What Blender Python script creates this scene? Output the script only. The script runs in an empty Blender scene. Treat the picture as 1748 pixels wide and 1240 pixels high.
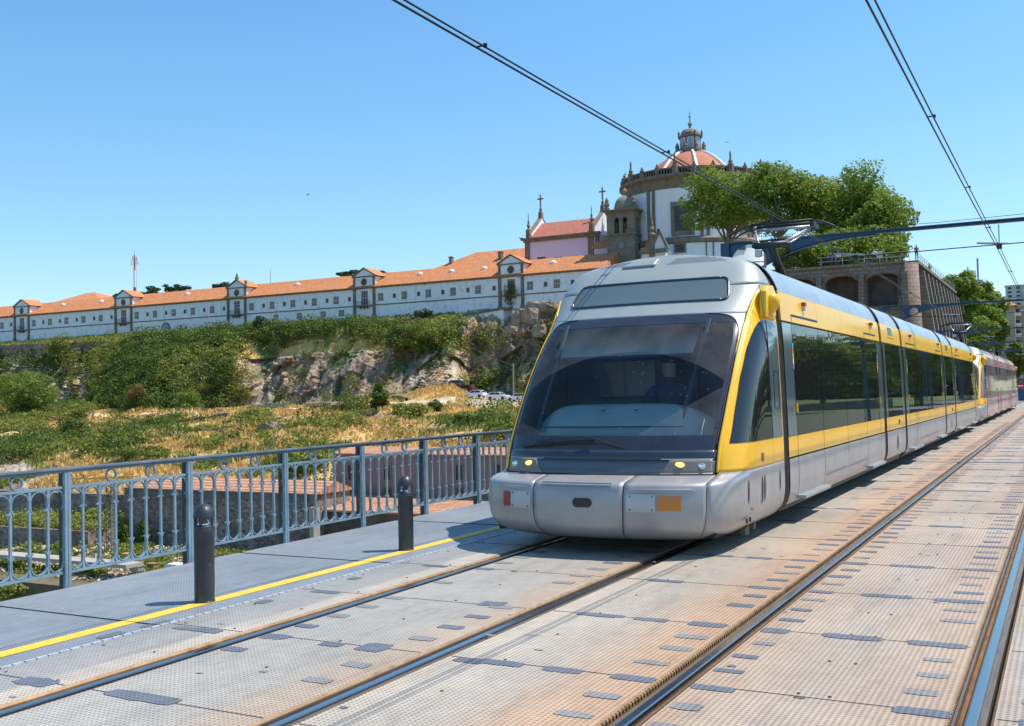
import bpy, math, random
import numpy as np
from mathutils import Vector, Matrix, noise
R_=math.radians
sc=bpy.context.scene
COL=sc.collection
rng=np.random.default_rng(7); random.seed(7)
# ---------------------------------------------------------------- camera
CW,CH,CF,CZ=1748.,1240.,1780.,1.555
YAW,PIT,ROL=R_(28.0),R_(1.71),R_(1.2)
cf=np.array([-math.sin(YAW)*math.cos(PIT), math.cos(YAW)*math.cos(PIT), math.sin(PIT)])
_r=np.array([math.cos(YAW),math.sin(YAW),0.]); _u=np.cross(_r,cf)
cr=math.cos(ROL)*_r-math.sin(ROL)*_u; cu=math.sin(ROL)*_r+math.cos(ROL)*_u
CAM=np.array([0,0,CZ])
def _ray(x,y): return cf+cr*(x-CW/2)/CF-cu*(y-CH/2)/CF
def at(x,y,Y):
    d=_ray(x,y); return Vector(CAM+d*Y/d[1])
def depth(p): return float((np.array(p)-CAM)@cf)
cam=bpy.data.cameras.new('camera'); co=bpy.data.objects.new('camera',cam); COL.objects.link(co)
cam.sensor_width=36; cam.lens=36*CF/CW; cam.clip_start=.05; cam.clip_end=12000
co.matrix_world=Matrix(((cr[0],cu[0],-cf[0],0),(cr[1],cu[1],-cf[1],0),(cr[2],cu[2],-cf[2],CZ),(0,0,0,1)))
sc.camera=co
# ---------------------------------------------------------------- light
SUN=Vector((.39,.26,.883)).normalized()
w=bpy.data.worlds.new('World'); sc.world=w; w.use_nodes=True
nt=w.node_tree; bg=nt.nodes['Background']; sk=nt.nodes.new('ShaderNodeTexSky')
sk.sky_type='NISHITA'; sk.sun_disc=False; sk.sun_elevation=math.asin(SUN.z); sk.sun_rotation=math.atan2(SUN.x,SUN.y)
sk.air_density=1.3; sk.dust_density=.45; sk.ozone_density=3.2; sk.altitude=50
tcw=nt.nodes.new('ShaderNodeTexCoord'); mpw=nt.nodes.new('ShaderNodeMapping'); mpw.vector_type='POINT'; mpw.inputs['Location'].default_value=(0,0,.045); mpw.inputs['Scale'].default_value=(1,1,.9)
nrm=nt.nodes.new('ShaderNodeVectorMath'); nrm.operation='NORMALIZE'; nt.links.new(tcw.outputs['Generated'],mpw.inputs[0]); nt.links.new(mpw.outputs[0],nrm.inputs[0]); nt.links.new(nrm.outputs[0],sk.inputs[0])
hs=nt.nodes.new('ShaderNodeHueSaturation'); hs.inputs['Saturation'].default_value=1.27; hs.inputs['Hue'].default_value=.4965; nt.links.new(sk.outputs[0],hs.inputs['Color'])
nt.links.new(hs.outputs[0],bg.inputs[0]); bg.inputs[1].default_value=.15
sl=bpy.data.lights.new('sun','SUN'); sl.energy=4.9; sl.angle=R_(.5); sl.color=(1,.92,.80)
so=bpy.data.objects.new('sun',sl); COL.objects.link(so); so.rotation_euler=SUN.to_track_quat('Z','Y').to_euler()
sc.view_settings.view_transform='Standard'; sc.view_settings.look='None'; sc.view_settings.exposure=.32; sc.view_settings.gamma=1
# ---------------------------------------------------------------- materials
def mat(name,col,rough=.6,metal=0.,var=0.,vs=3.,bump=0.,bs=20.,col2=None,spec=None,emit=None,island=0.,coord='Object',coat=0.,stretch=None):
    m=bpy.data.materials.new(name); m.use_nodes=True; t=m.node_tree; b=t.nodes['Principled BSDF']
    b.inputs['Roughness'].default_value=rough; b.inputs['Metallic'].default_value=metal
    c=(*col,1); b.inputs['Base Color'].default_value=c
    if spec is not None: b.inputs['Specular IOR Level'].default_value=spec
    if coat: b.inputs['Coat Weight'].default_value=coat; b.inputs['Coat Roughness'].default_value=.06
    if emit: b.inputs['Emission Color'].default_value=(*emit[:3],1); b.inputs['Emission Strength'].default_value=emit[3]
    tc=t.nodes.new('ShaderNodeTexCoord'); src=tc.outputs[coord]
    if stretch:
        mp=t.nodes.new('ShaderNodeMapping'); mp.inputs['Scale'].default_value=stretch; t.links.new(src,mp.inputs[0]); src=mp.outputs[0]
    if var or island or col2:
        n=t.nodes.new('ShaderNodeTexNoise'); n.inputs['Scale'].default_value=vs; n.inputs['Detail'].default_value=6; n.inputs['Roughness'].default_value=.65
        t.links.new(src,n.inputs['Vector'])
        r=t.nodes.new('ShaderNodeMapRange'); r.inputs[1].default_value=.32; r.inputs[2].default_value=.68
        t.links.new(n.outputs['Fac'],r.inputs[0]); f=r.outputs[0]
        if island:
            g=t.nodes.new('ShaderNodeNewGeometry'); mx=t.nodes.new('ShaderNodeMix')
            mx.inputs[0].default_value=island; t.links.new(f,mx.inputs[2]); t.links.new(g.outputs['Random Per Island'],mx.inputs[3]); f=mx.outputs[0]
        m2=t.nodes.new('ShaderNodeMix'); m2.data_type='RGBA'
        a=c if col2 else tuple(x*(1-var) for x in col)+(1,); d=(*col2,1) if col2 else tuple(min(1,x*(1+var)) for x in col)+(1,)
        m2.inputs[6].default_value=a; m2.inputs[7].default_value=d
        t.links.new(f,m2.inputs[0]); t.links.new(m2.outputs[2],b.inputs['Base Color'])
    if bump:
        n=t.nodes.new('ShaderNodeTexNoise'); n.inputs['Scale'].default_value=bs; n.inputs['Detail'].default_value=5
        t.links.new(src,n.inputs['Vector']); bp=t.nodes.new('ShaderNodeBump'); bp.inputs['Strength'].default_value=bump; bp.inputs['Distance'].default_value=.02
        t.links.new(n.outputs['Fac'],bp.inputs['Height']); t.links.new(bp.outputs[0],b.inputs['Normal'])
    return m
def leafmat(name,c1,c2,vs=.4,trans=.35,island=.55):
    m=mat(name,c1,.55,col2=c2,vs=vs,island=island,spec=.3); t=m.node_tree; b=t.nodes['Principled BSDF']
    tr=t.nodes.new('ShaderNodeBsdfTranslucent'); mx=t.nodes.new('ShaderNodeMixShader'); mx.inputs[0].default_value=trans
    l=b.inputs['Base Color'].links[0].from_socket; t.links.new(l,tr.inputs[0]); o=t.nodes['Material Output']
    t.links.new(b.outputs[0],mx.inputs[1]); t.links.new(tr.outputs[0],mx.inputs[2]); t.links.new(mx.outputs[0],o.inputs[0]); return m
def stonemat(name,c1,c2,bw=.8,bh=.4,mortar=(.08,.07,.06),ms=.03,rot=0,dirt=None,sx=1):
    """block masonry: uses world-size object coordinates; x+y mapped to run, z to height"""
    m=mat(name,c1,.85,bump=.4,bs=6); t=m.node_tree; b=t.nodes['Principled BSDF']
    tc=t.nodes.new('ShaderNodeTexCoord'); sp=t.nodes.new('ShaderNodeSeparateXYZ'); t.links.new(tc.outputs['Object'],sp.inputs[0])
    ad=t.nodes.new('ShaderNodeMath'); t.links.new(sp.outputs[0],ad.inputs[0]); t.links.new(sp.outputs[1],ad.inputs[1])
    cb=t.nodes.new('ShaderNodeCombineXYZ'); t.links.new(ad.outputs[0],cb.inputs[0]); t.links.new(sp.outputs[2],cb.inputs[1])
    br=t.nodes.new('ShaderNodeTexBrick'); br.inputs['Scale'].default_value=1; br.inputs['Brick Width'].default_value=bw; br.inputs['Row Height'].default_value=bh
    br.inputs['Mortar Size'].default_value=ms; br.inputs['Color1'].default_value=(*c1,1); br.inputs['Color2'].default_value=(*c2,1); br.inputs['Mortar'].default_value=(*mortar,1)
    t.links.new(cb.outputs[0],br.inputs['Vector'])
    n=t.nodes.new('ShaderNodeTexNoise'); n.inputs['Scale'].default_value=.35; n.inputs['Detail'].default_value=8; t.links.new(tc.outputs['Object'],n.inputs['Vector'])
    r=t.nodes.new('ShaderNodeMapRange'); r.inputs[1].default_value=.35; r.inputs[2].default_value=.65; r.inputs[3].default_value=0; r.inputs[4].default_value=.55; t.links.new(n.outputs['Fac'],r.inputs[0])
    mx=t.nodes.new('ShaderNodeMix'); mx.data_type='RGBA'; t.links.new(r.outputs[0],mx.inputs[0]); t.links.new(br.outputs['Color'],mx.inputs[6]); mx.inputs[7].default_value=(*(dirt or tuple(x*.45 for x in c1)),1)
    t.links.new(mx.outputs[2],b.inputs['Base Color']); return m
def tilemat(name,c1,c2,per=.35,axis=0):
    m=mat(name,c1,.8,col2=c2,vs=.8); t=m.node_tree; b=t.nodes['Principled BSDF']
    tc=t.nodes.new('ShaderNodeTexCoord')
    wv=t.nodes.new('ShaderNodeTexWave'); wv.bands_direction='XYZ'[axis]; wv.inputs['Scale'].default_value=.314/per; wv.inputs['Distortion'].default_value=.3
    t.links.new(tc.outputs['Object'],wv.inputs['Vector'])
    l=b.inputs['Base Color'].links[0].from_socket
    n=t.nodes.new('ShaderNodeTexNoise'); n.inputs['Scale'].default_value=3.; n.inputs['Detail'].default_value=4; t.links.new(tc.outputs['Object'],n.inputs['Vector'])
    r=t.nodes.new('ShaderNodeMapRange'); r.inputs[1].default_value=.3; r.inputs[2].default_value=.7; r.inputs[3].default_value=.7; r.inputs[4].default_value=1.2; t.links.new(n.outputs['Fac'],r.inputs[0])
    r2=t.nodes.new('ShaderNodeMapRange'); r2.inputs[3].default_value=.62; r2.inputs[4].default_value=1.1; t.links.new(wv.outputs['Fac'],r2.inputs[0])
    mu=t.nodes.new('ShaderNodeMath'); mu.operation='MULTIPLY'; t.links.new(r.outputs[0],mu.inputs[0]); t.links.new(r2.outputs[0],mu.inputs[1])
    vm=t.nodes.new('ShaderNodeVectorMath'); vm.operation='SCALE'; t.links.new(l,vm.inputs[0]); t.links.new(mu.outputs[0],vm.inputs['Scale']); t.links.new(vm.outputs[0],b.inputs['Base Color'])
    bp=t.nodes.new('ShaderNodeBump'); bp.inputs['Strength'].default_value=.8; bp.inputs['Distance'].default_value=.1; t.links.new(wv.outputs['Fac'],bp.inputs['Height']); t.links.new(bp.outputs[0],b.inputs['Normal'])
    return m
# ---------------------------------------------------------------- objects
def tag(o,label=None,cat=None,group=None,kind=None):
    if label: o['label']=label
    if cat: o['category']=cat
    if group: o['group']=group
    if kind: o['kind']=kind
    return o
def empty(name,loc,label=None,cat=None,group=None,rz=0):
    o=bpy.data.objects.new(name,None); COL.objects.link(o); o.location=loc; o.rotation_euler=(0,0,rz); o.empty_display_size=.3
    return tag(o,label,cat,group)
def link(name,me,parent=None):
    o=bpy.data.objects.new(name,me); COL.objects.link(o)
    if parent is not None:
        o.parent=parent
    return o
class MB:
    """collects geometry in world (or local) coordinates"""
    def __init__(s): s.v=[];s.f=[];s.m=[];s.cur=0;s.sm=[];s.smooth=False
    def add(s,vs,fs):
        n=len(s.v); s.v+=[tuple(p) for p in vs]
        for f in fs: s.f.append([i+n for i in f]); s.m.append(s.cur); s.sm.append(s.smooth)
        return s
    def box(s,x0,x1,y0,y1,z0,z1):
        vs=[(x,y,z) for z in(z0,z1) for y in(y0,y1) for x in(x0,x1)]
        return s.add(vs,[(0,2,3,1),(4,5,7,6),(0,1,5,4),(2,6,7,3),(1,3,7,5),(0,4,6,2)])
    def cbox(s,c,d,rz=0):
        ca,sa=math.cos(rz),math.sin(rz); vs=[]
        for z in(-.5,.5):
            for y in(-.5,.5):
                for x in(-.5,.5):
                    a,b=x*d[0],y*d[1]; vs.append((c[0]+a*ca-b*sa,c[1]+a*sa+b*ca,c[2]+z*d[2]))
        return s.add(vs,[(0,2,3,1),(4,5,7,6),(0,1,5,4),(2,6,7,3),(1,3,7,5),(0,4,6,2)])
    def tube(s,pts,r,n=8,cap=True):
        pts=[Vector(p) for p in pts]; rr=r if isinstance(r,(list,tuple)) else [r]*len(pts)
        vs=[];up=Vector((0,0,1))
        for i,p in enumerate(pts):
            d=(pts[min(i+1,len(pts)-1)]-pts[max(i-1,0)])
            if d.length<1e-9:d=Vector((0,0,1))
            d.normalize(); a=d.cross(up)
            if a.length<.05: a=d.cross(Vector((0,1,0)))
            a.normalize(); b=d.cross(a)
            for k in range(n):
                t=2*math.pi*k/n; vs.append(p+(a*math.cos(t)+b*math.sin(t))*rr[i])
        fs=[(i*n+k,i*n+(k+1)%n,(i+1)*n+(k+1)%n,(i+1)*n+k) for i in range(len(pts)-1) for k in range(n)]
        if cap: fs+=[tuple(range(n-1,-1,-1)),tuple((len(pts)-1)*n+k for k in range(n))]
        return s.add(vs,fs)
    def bar(s,p,q,w,h,up=(0,0,1)):
        p,q=Vector(p),Vector(q); d=(q-p).normalized(); a=d.cross(Vector(up))
        if a.length<.05:a=d.cross(Vector((0,1,0)))
        a.normalize(); b=a.cross(d); vs=[]
        for c in(p,q):
            for i,j in((-1,-1),(1,-1),(1,1),(-1,1)): vs.append(c+a*i*w/2+b*j*h/2)
        return s.add(vs,[(3,2,1,0),(4,5,6,7),(0,1,5,4),(1,2,6,5),(2,3,7,6),(3,0,4,7)])
    def lathe(s,c,prof,n=24,a0=0,a1=2*math.pi,cap=True):
        full=abs(a1-a0-2*math.pi)<1e-6; m=n if full else n+1; vs=[]
        for r,z in prof:
            for k in range(m):
                t=a0+(a1-a0)*k/n; vs.append((c[0]+r*math.cos(t),c[1]+r*math.sin(t),c[2]+z))
        fs=[]
        for i in range(len(prof)-1):
            for k in range(n):
                k2=(k+1)%m; fs.append((i*m+k,i*m+k2,(i+1)*m+k2,(i+1)*m+k))
        if cap and full:
            fs+=[tuple(range(m-1,-1,-1)),tuple((len(prof)-1)*m+k for k in range(m))]
        return s.add(vs,fs)
    def prism(s,poly,axis,a,b):
        """poly of 2D points extruded along axis ('x','y','z') from a to b"""
        def P(u,v,w): return {'x':(w,u,v),'y':(u,w,v),'z':(u,v,w)}[axis]
        n=len(poly); vs=[P(u,v,a) for u,v in poly]+[P(u,v,b) for u,v in poly]
        fs=[tuple(range(n)),tuple(range(2*n-1,n-1,-1))]+[(i,i+n,(i+1)%n+n,(i+1)%n) for i in range(n)]
        return s.add(vs,fs)
    def grid(s,P):
        """P[i][j] points"""
        n,m=len(P),len(P[0]); return s.add([p for r in P for p in r],[(i*m+j,i*m+j+1,(i+1)*m+j+1,(i+1)*m+j) for i in range(n-1) for j in range(m-1)])
    def ball(s,c,r,n=12,m=8):
        if not hasattr(r,'__len__'): r=(r,r,r)
        P=[[(c[0]+r[0]*math.sin(math.pi*i/m)*math.cos(2*math.pi*j/n),c[1]+r[1]*math.sin(math.pi*i/m)*math.sin(2*math.pi*j/n),c[2]+r[2]*math.cos(math.pi*i/m)) for j in range(n+1)] for i in range(m+1)]
        return s.grid(P)
    def build(s,name,mats,parent=None,origin=None,bevel=0):
        if not isinstance(mats,(list,tuple)): mats=[mats]
        me=bpy.data.meshes.new(name); o0=Vector(origin) if origin is not None else (parent_origin(parent) if parent is not None else Vector((0,0,0)))
        vs=[(p[0]-o0[0],p[1]-o0[1],p[2]-o0[2]) for p in s.v]
        me.from_pydata(vs,[],s.f)
        for m in mats: me.materials.append(m)
        me.polygons.foreach_set('material_index',s.m); me.polygons.foreach_set('use_smooth',s.sm)
        import bmesh
        bm=bmesh.new(); bm.from_mesh(me); bmesh.ops.recalc_face_normals(bm,faces=bm.faces) if getattr(s,'recalc',True) else None; bm.to_mesh(me); bm.free()
        me.update()
        o=link(name,me,parent)
        if parent is None: o.location=o0
        if bevel:
            b=o.modifiers.new('b','BEVEL'); b.width=bevel; b.segments=2; b.limit_method='ANGLE'
        return o
def parent_origin(p):
    v=Vector((0,0,0)); q=p
    while q is not None: v+=Vector(q.location); q=q.parent
    return v
def quadmesh(name,P,mats,parent=None,origin=(0,0,0),midx=None):
    P=np.asarray(P,np.float32)-np.array(origin,np.float32); n=len(P); me=bpy.data.meshes.new(name)
    me.vertices.add(n*4); me.vertices.foreach_set('co',P.reshape(-1)); me.loops.add(n*4); me.loops.foreach_set('vertex_index',np.arange(n*4,dtype=np.int32))
    me.polygons.add(n); me.polygons.foreach_set('loop_start',np.arange(0,n*4,4,dtype=np.int32))
    for m in (mats if isinstance(mats,(list,tuple)) else [mats]): me.materials.append(m)
    if midx is not None: me.polygons.foreach_set('material_index',np.asarray(midx,np.int32))
    me.update(calc_edges=True); me.validate()
    o=link(name,me,parent)
    if parent is None:o.location=origin
    return o
def leafquads(C,size,up=.5,asp=.6,N=None):
    """C centres [n,3] -> quads (kite leaves) with random orientation"""
    n=len(C); a=rng.normal(size=(n,3)); 
    if N is not None: a=a*.6+N*.9
    a[:,2]+=up; a/=np.linalg.norm(a,axis=1)[:,None]
    b=rng.normal(size=(n,3)); u=np.cross(a,b); u/=np.linalg.norm(u,axis=1)[:,None]; v=np.cross(a,u)
    s=(size*rng.uniform(.6,1.35,n))[:,None]; u=u*s*.5; v=v*s*.5*asp
    return np.stack([C-u,C-v+u*.1,C+u,C+v+u*.1],1)
def blobpts(blobs,n,shell=.35):
    """random points near the surfaces of ellipsoid blobs (cx,cy,cz,rx,ry,rz); returns pts, normals"""
    B=np.array(blobs,float); wt=(B[:,3]*B[:,4]*B[:,5])**(2/3); k=rng.choice(len(B),n,p=wt/wt.sum())
    d=rng.normal(size=(n,3)); d/=np.linalg.norm(d,axis=1)[:,None]; r=1-shell*rng.random(n)**1.5+rng.normal(size=n)*.05
    return B[k,:3]+d*B[k,3:6]*r[:,None],d
def crown(c,r,n,k,cl=.34,seed=0,flat=.8):
    """cluster blobs over an ellipsoid crown"""
    g=np.random.default_rng(seed); out=[]
    for i in range(k):
        d=g.normal(size=3); d/=np.linalg.norm(d); d[2]=d[2]*.9+.1
        q=.45+.5*g.random(); s=cl*g.uniform(.6,1.25)
        out.append((c[0]+d[0]*r[0]*q,c[1]+d[1]*r[1]*q,c[2]+d[2]*r[2]*q,r[0]*s,r[1]*s,r[2]*s*flat*1.1))
    return out
# ---- people prototypes (evaluated before the scene grows)
BASEJ=dict(pelvis=(0,0,.95),chest=(0,.0,1.3),neck=(0,.0,1.5),head=(0,.02,1.62),top=(0,.02,1.74),ls=(-.19,0,1.42),le=(-.25,.02,1.14),lh=(-.24,.16,.92),lf=(-.24,.2,.85),rs=(.19,0,1.42),re=(.25,.02,1.14),rh=(.24,.16,.92),rf=(.24,.2,.85),lhip=(-.1,0,.9),lk=(-.11,.03,.5),la=(-.11,0,.09),lt=(-.12,.15,.04),rhip=(.1,0,.9),rk=(.12,.05,.5),ra=(.13,-.02,.09),rt=(.14,.13,.04))
RAD=dict(pelvis=.14,chest=.15,neck=.06,head=.095,top=.07,ls=.07,le=.05,lh=.035,lf=.03,rs=.07,re=.05,rh=.035,rf=.03,lhip=.10,lk=.065,la=.045,lt=.035,rhip=.10,rk=.065,ra=.045,rt=.035)
BONES=[('pelvis','chest'),('chest','neck'),('neck','head'),('head','top'),('chest','ls'),('ls','le'),('le','lh'),('lh','lf'),('chest','rs'),('rs','re'),('re','rh'),('rh','rf'),('pelvis','lhip'),('lhip','lk'),('lk','la'),('la','lt'),('pelvis','rhip'),('rhip','rk'),('rk','ra'),('ra','rt')]
DRV=dict(pelvis=(0,0,.62),chest=(0,.03,.98),neck=(0,.02,1.2),head=(0,.05,1.33),top=(0,.04,1.45),ls=(-.19,.03,1.12),le=(-.27,.18,.88),lh=(-.2,.42,.86),lf=(-.18,.48,.86),rs=(.19,.03,1.12),re=(.27,.18,.88),rh=(.2,.42,.86),rf=(.18,.48,.86),lhip=(-.1,.03,.58),lk=(-.13,.45,.58),la=(-.13,.5,.15),lt=(-.13,.62,.1),rhip=(.1,.03,.58),rk=(.13,.45,.58),ra=(.13,.5,.15),rt=(.13,.62,.1))
def person_mesh(pose=None):
    J=dict(BASEJ)
    if pose: J.update(pose)
    nm=list(J); me=bpy.data.meshes.new('p'); me.from_pydata([J[n] for n in nm],[(nm.index(a),nm.index(b_)) for a,b_ in BONES],[]); o=bpy.data.objects.new('tmp',me); COL.objects.link(o)
    import bmesh; bm=bmesh.new(); bm.from_mesh(me); bm.verts.layers.skin.verify(); bm.to_mesh(me); bm.free(); sv=me.skin_vertices[0].data
    for i,n in enumerate(nm): sv[i].radius=(RAD[n],RAD[n]*.85)
    sv[0].use_root=True; o.modifiers.new('s','SKIN')
    sb=o.modifiers.new('b','SUBSURF'); sb.levels=2; sb.render_levels=2
    dg=bpy.context.evaluated_depsgraph_get(); m2=bpy.data.meshes.new_from_object(o.evaluated_get(dg)); bpy.data.objects.remove(o); m2.name='person'
    hz=J['head'][2]; pz=J['pelvis'][2]; idx=[]
    for f in m2.polygons:
        c=f.center; k=1
        if c.z>hz+.05 or (c.z>hz-.06 and c.y<J['head'][1]-.02): k=3
        elif c.z>J['neck'][2]+.03: k=0
        elif pose and c.y>.12 and c.z<pz+.15: k=2
        elif c.z<pz+.02 and abs(c.x)<.2 and c.z>.12: k=2
        elif c.z<=.12: k=3
        elif abs(c.x)>.215 and c.z<pz+.2: k=0
        idx.append(k)
    for _ in range(4): m2.materials.append(None)
    m2.polygons.foreach_set('material_index',idx); m2.polygons.foreach_set('use_smooth',[True]*len(idx)); return m2
PM_STAND=person_mesh(); PM_SIT=person_mesh(DRV)
# ================================================================ BRIDGE
def deckmat(name='tread_plate',flat=None):
    m=bpy.data.materials.new(name); m.use_nodes=True; t=m.node_tree; L=t.links.new; N=t.nodes.new; b=t.nodes['Principled BSDF']
    def M(op,a,b_=None,c=None):
        n=N('ShaderNodeMath'); n.operation=op
        for i,v in enumerate((a,b_,c)):
            if v is None: continue
            if isinstance(v,(int,float)): n.inputs[i].default_value=v
            else: L(v,n.inputs[i])
        return n.outputs[0]
    def NZ(scale,det=5,vec=None,rough=.6):
        n=N('ShaderNodeTexNoise'); n.inputs['Scale'].default_value=scale; n.inputs['Detail'].default_value=det; n.inputs['Roughness'].default_value=rough; L(vec or tc.outputs['Object'],n.inputs['Vector']); return n.outputs['Fac']
    tc=N('ShaderNodeTexCoord'); sp=N('ShaderNodeSeparateXYZ'); L(tc.outputs['Object'],sp.inputs[0]); X,Y=sp.outputs[0],sp.outputs[1]
    mp=N('ShaderNodeMapping'); mp.inputs['Scale'].default_value=(1,.18,1); L(tc.outputs['Object'],mp.inputs[0])
    nz=NZ(2.2,5,mp.outputs[0]); fine=NZ(9,6)
    wob=M('MULTIPLY',M('SUBTRACT',nz,.5),.5)
    # painted walkway edge is sharp, the stains between the rails wander
    sharp=M('LESS_THAN',X,-5.2); wob2=M('MULTIPLY',wob,M('SUBTRACT',1,sharp))
    pos=M('DIVIDE',M('ADD',M('ADD',X,wob2),8.),11.)
    cr_=N('ShaderNodeValToRGB'); L(pos,cr_.inputs[0]); el=cr_.color_ramp.elements
    st=[(-8,(.265,.30,.335)),(-5.63,(.27,.305,.34)),(-5.60,(.35,.345,.325)),(-5.2,(.38,.37,.34)),(-5.12,(.56,.50,.42)),(-4.9,(.54,.47,.38)),(-4.65,(.44,.42,.375)),(-3.9,(.43,.40,.35)),(-3.6,(.49,.385,.28)),
        (-3.3,(.56,.49,.39)),(-2.75,(.46,.41,.345)),(-2.3,(.52,.365,.245)),(-1.9,(.51,.315,.195)),(-1.72,(.52,.395,.285)),(-1.2,(.46,.39,.315)),(-.75,(.50,.38,.275)),(-.45,(.49,.35,.24)),(-.25,(.42,.37,.32)),(3,(.40,.37,.34))]
    if flat: st=[(-8,flat),(3,flat)]
    while len(el)<len(st): el.new(.5)
    for e,(x,c) in zip(el,st): e.position=(x+8)/11; e.color=(*c,1)
    # broad variations
    big=NZ(.55,6); r=N('ShaderNodeMapRange'); r.inputs[1].default_value=.3; r.inputs[2].default_value=.7; r.inputs[3].default_value=.84; r.inputs[4].default_value=1.12; L(big,r.inputs[0])
    r2=N('ShaderNodeMapRange'); r2.inputs[1].default_value=.3; r2.inputs[2].default_value=.75; r2.inputs[3].default_value=.9; r2.inputs[4].default_value=1.1; L(fine,r2.inputs[0])
    # raised lozenges
    p=2*math.pi/.062
    s1=M('SINE',M('MULTIPLY',M('ADD',X,Y),p)); s2=M('SINE',M('MULTIPLY',M('SUBTRACT',X,Y),p)); lat=M('MULTIPLY',s1,s2)
    dot=N('ShaderNodeMapRange'); dot.inputs[1].default_value=.15; dot.inputs[2].default_value=.75; L(lat,dot.inputs[0])
    dk=M('SUBTRACT',.89,M('MULTIPLY',dot.outputs[0],.46))
    f=M('MULTIPLY',M('MULTIPLY',r.outputs[0],r2.outputs[0]),dk)
    vm=N('ShaderNodeVectorMath'); vm.operation='SCALE'; L(cr_.outputs[0],vm.inputs[0]); L(f,vm.inputs['Scale'])
    # rust flecks and worn dark spots
    sp_=NZ(26,2); fl=N('ShaderNodeMapRange'); fl.inputs[1].default_value=.72; fl.inputs[2].default_value=.78; L(sp_,fl.inputs[0])
    # long dirty streaks along the running direction
    st1=NZ(5,6,mp.outputs[0],.7); sr=N('ShaderNodeMapRange'); sr.inputs[1].default_value=.5; sr.inputs[2].default_value=.75; sr.inputs[3].default_value=1; sr.inputs[4].default_value=.72; L(st1,sr.inputs[0])
    vm2=N('ShaderNodeVectorMath'); vm2.operation='SCALE'; L(vm.outputs[0],vm2.inputs[0]); L(sr.outputs[0],vm2.inputs['Scale']); vm=vm2
    mx=N('ShaderNodeMix'); mx.data_type='RGBA'; L(M('MULTIPLY',fl.outputs[0],.6),mx.inputs[0]); L(vm.outputs[0],mx.inputs[6]); mx.inputs[7].default_value=(.16,.09,.055,1)
    L(mx.outputs[2],b.inputs['Base Color']); b.inputs['Roughness'].default_value=.5; b.inputs['Specular IOR Level'].default_value=.35
    bp=N('ShaderNodeBump'); bp.inputs['Strength'].default_value=.5; bp.inputs['Distance'].default_value=.004; L(lat,bp.inputs['Height']); L(bp.outputs[0],b.inputs['Normal'])
    return m
M_deck=deckmat(); M_patch=deckmat('bare_tread_patch',(.165,.185,.225)); M_patch2=deckmat('faded_tread_patch',(.29,.29,.285))
M_rust=mat('rusty_steel',(.20,.095,.03),.6,.3,var=.45,vs=9,bump=.3,bs=40,stretch=(4,.6,4))
M_lip=mat('plate_lip',(.36,.23,.12),.55,.2,col2=(.20,.115,.05),vs=6,stretch=(1,1.6,1))
M_steel=mat('polished_rail_steel',(.46,.445,.43),.22,1.,var=.1,vs=3,stretch=(6,.15,1))
M_steel2=mat('worn_rail_side',(.22,.17,.13),.45,.6,var=.3,vs=8,stretch=(4,.3,1))
M_dark=mat('black_gap',(.012,.012,.013),.8)
M_iron=mat('blue_grey_paint',(.205,.30,.37),.42,.15,var=.22,vs=3.5,bump=.15,bs=60,coat=.25)
M_irondk=mat('dark_worn_handrail',(.10,.115,.14),.4,.2,col2=(.20,.26,.32),vs=2.2,coat=.3)
M_ybl=mat('yellow_line_paint',(.80,.53,.02),.55,col2=(.62,.42,.08),vs=11,bump=.2,bs=60)
_x=mat('bare_grey_patch',(.15,.19,.25),.6,var=.35,vs=24,bump=.9,bs=60)
_x=mat('faded_grey_patch',(.25,.27,.30),.6,var=.35,vs=20,bump=.8,bs=60)
RX=[(-4.83,1),(-3.405,-1),(-1.90,1),(-.445,-1)]
Y0,Y1=-5.,96.
d=MB(); HW=.098
xs=[-7.5]+sum([[x-HW,x+HW] for x,g in RX],[])+[2.4]
for i in range(0,len(xs),2): d.box(xs[i],xs[i+1],Y0,Y1,-.07,0)
d.box(-7.5,2.4,Y0,Y1,-.4,-.15)
d.build('bridge_deck',M_deck).name='bridge_deck'; tag(bpy.data.objects['bridge_deck'],kind='structure')
e=MB(); e.box(-7.66,-7.502,Y0,Y1,-.16,-.045); e.box(-7.63,-7.55,Y0,Y1,-1.1,-.16); e.box(2.402,2.56,Y0,Y1,-.16,-.045)
tag(e.build('bridge_edge_beam',M_iron),kind='structure')
labs=['leftmost rail with polished head, nearest the yellow line, running under the front tram','rail with a wide rusty groove, running out from under the middle of the front tram','nearest rail of the empty track, with a rusty toothed plate lip on its left','rightmost rail with a broad bright head and rusty trough, cut by the picture edge']
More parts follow.
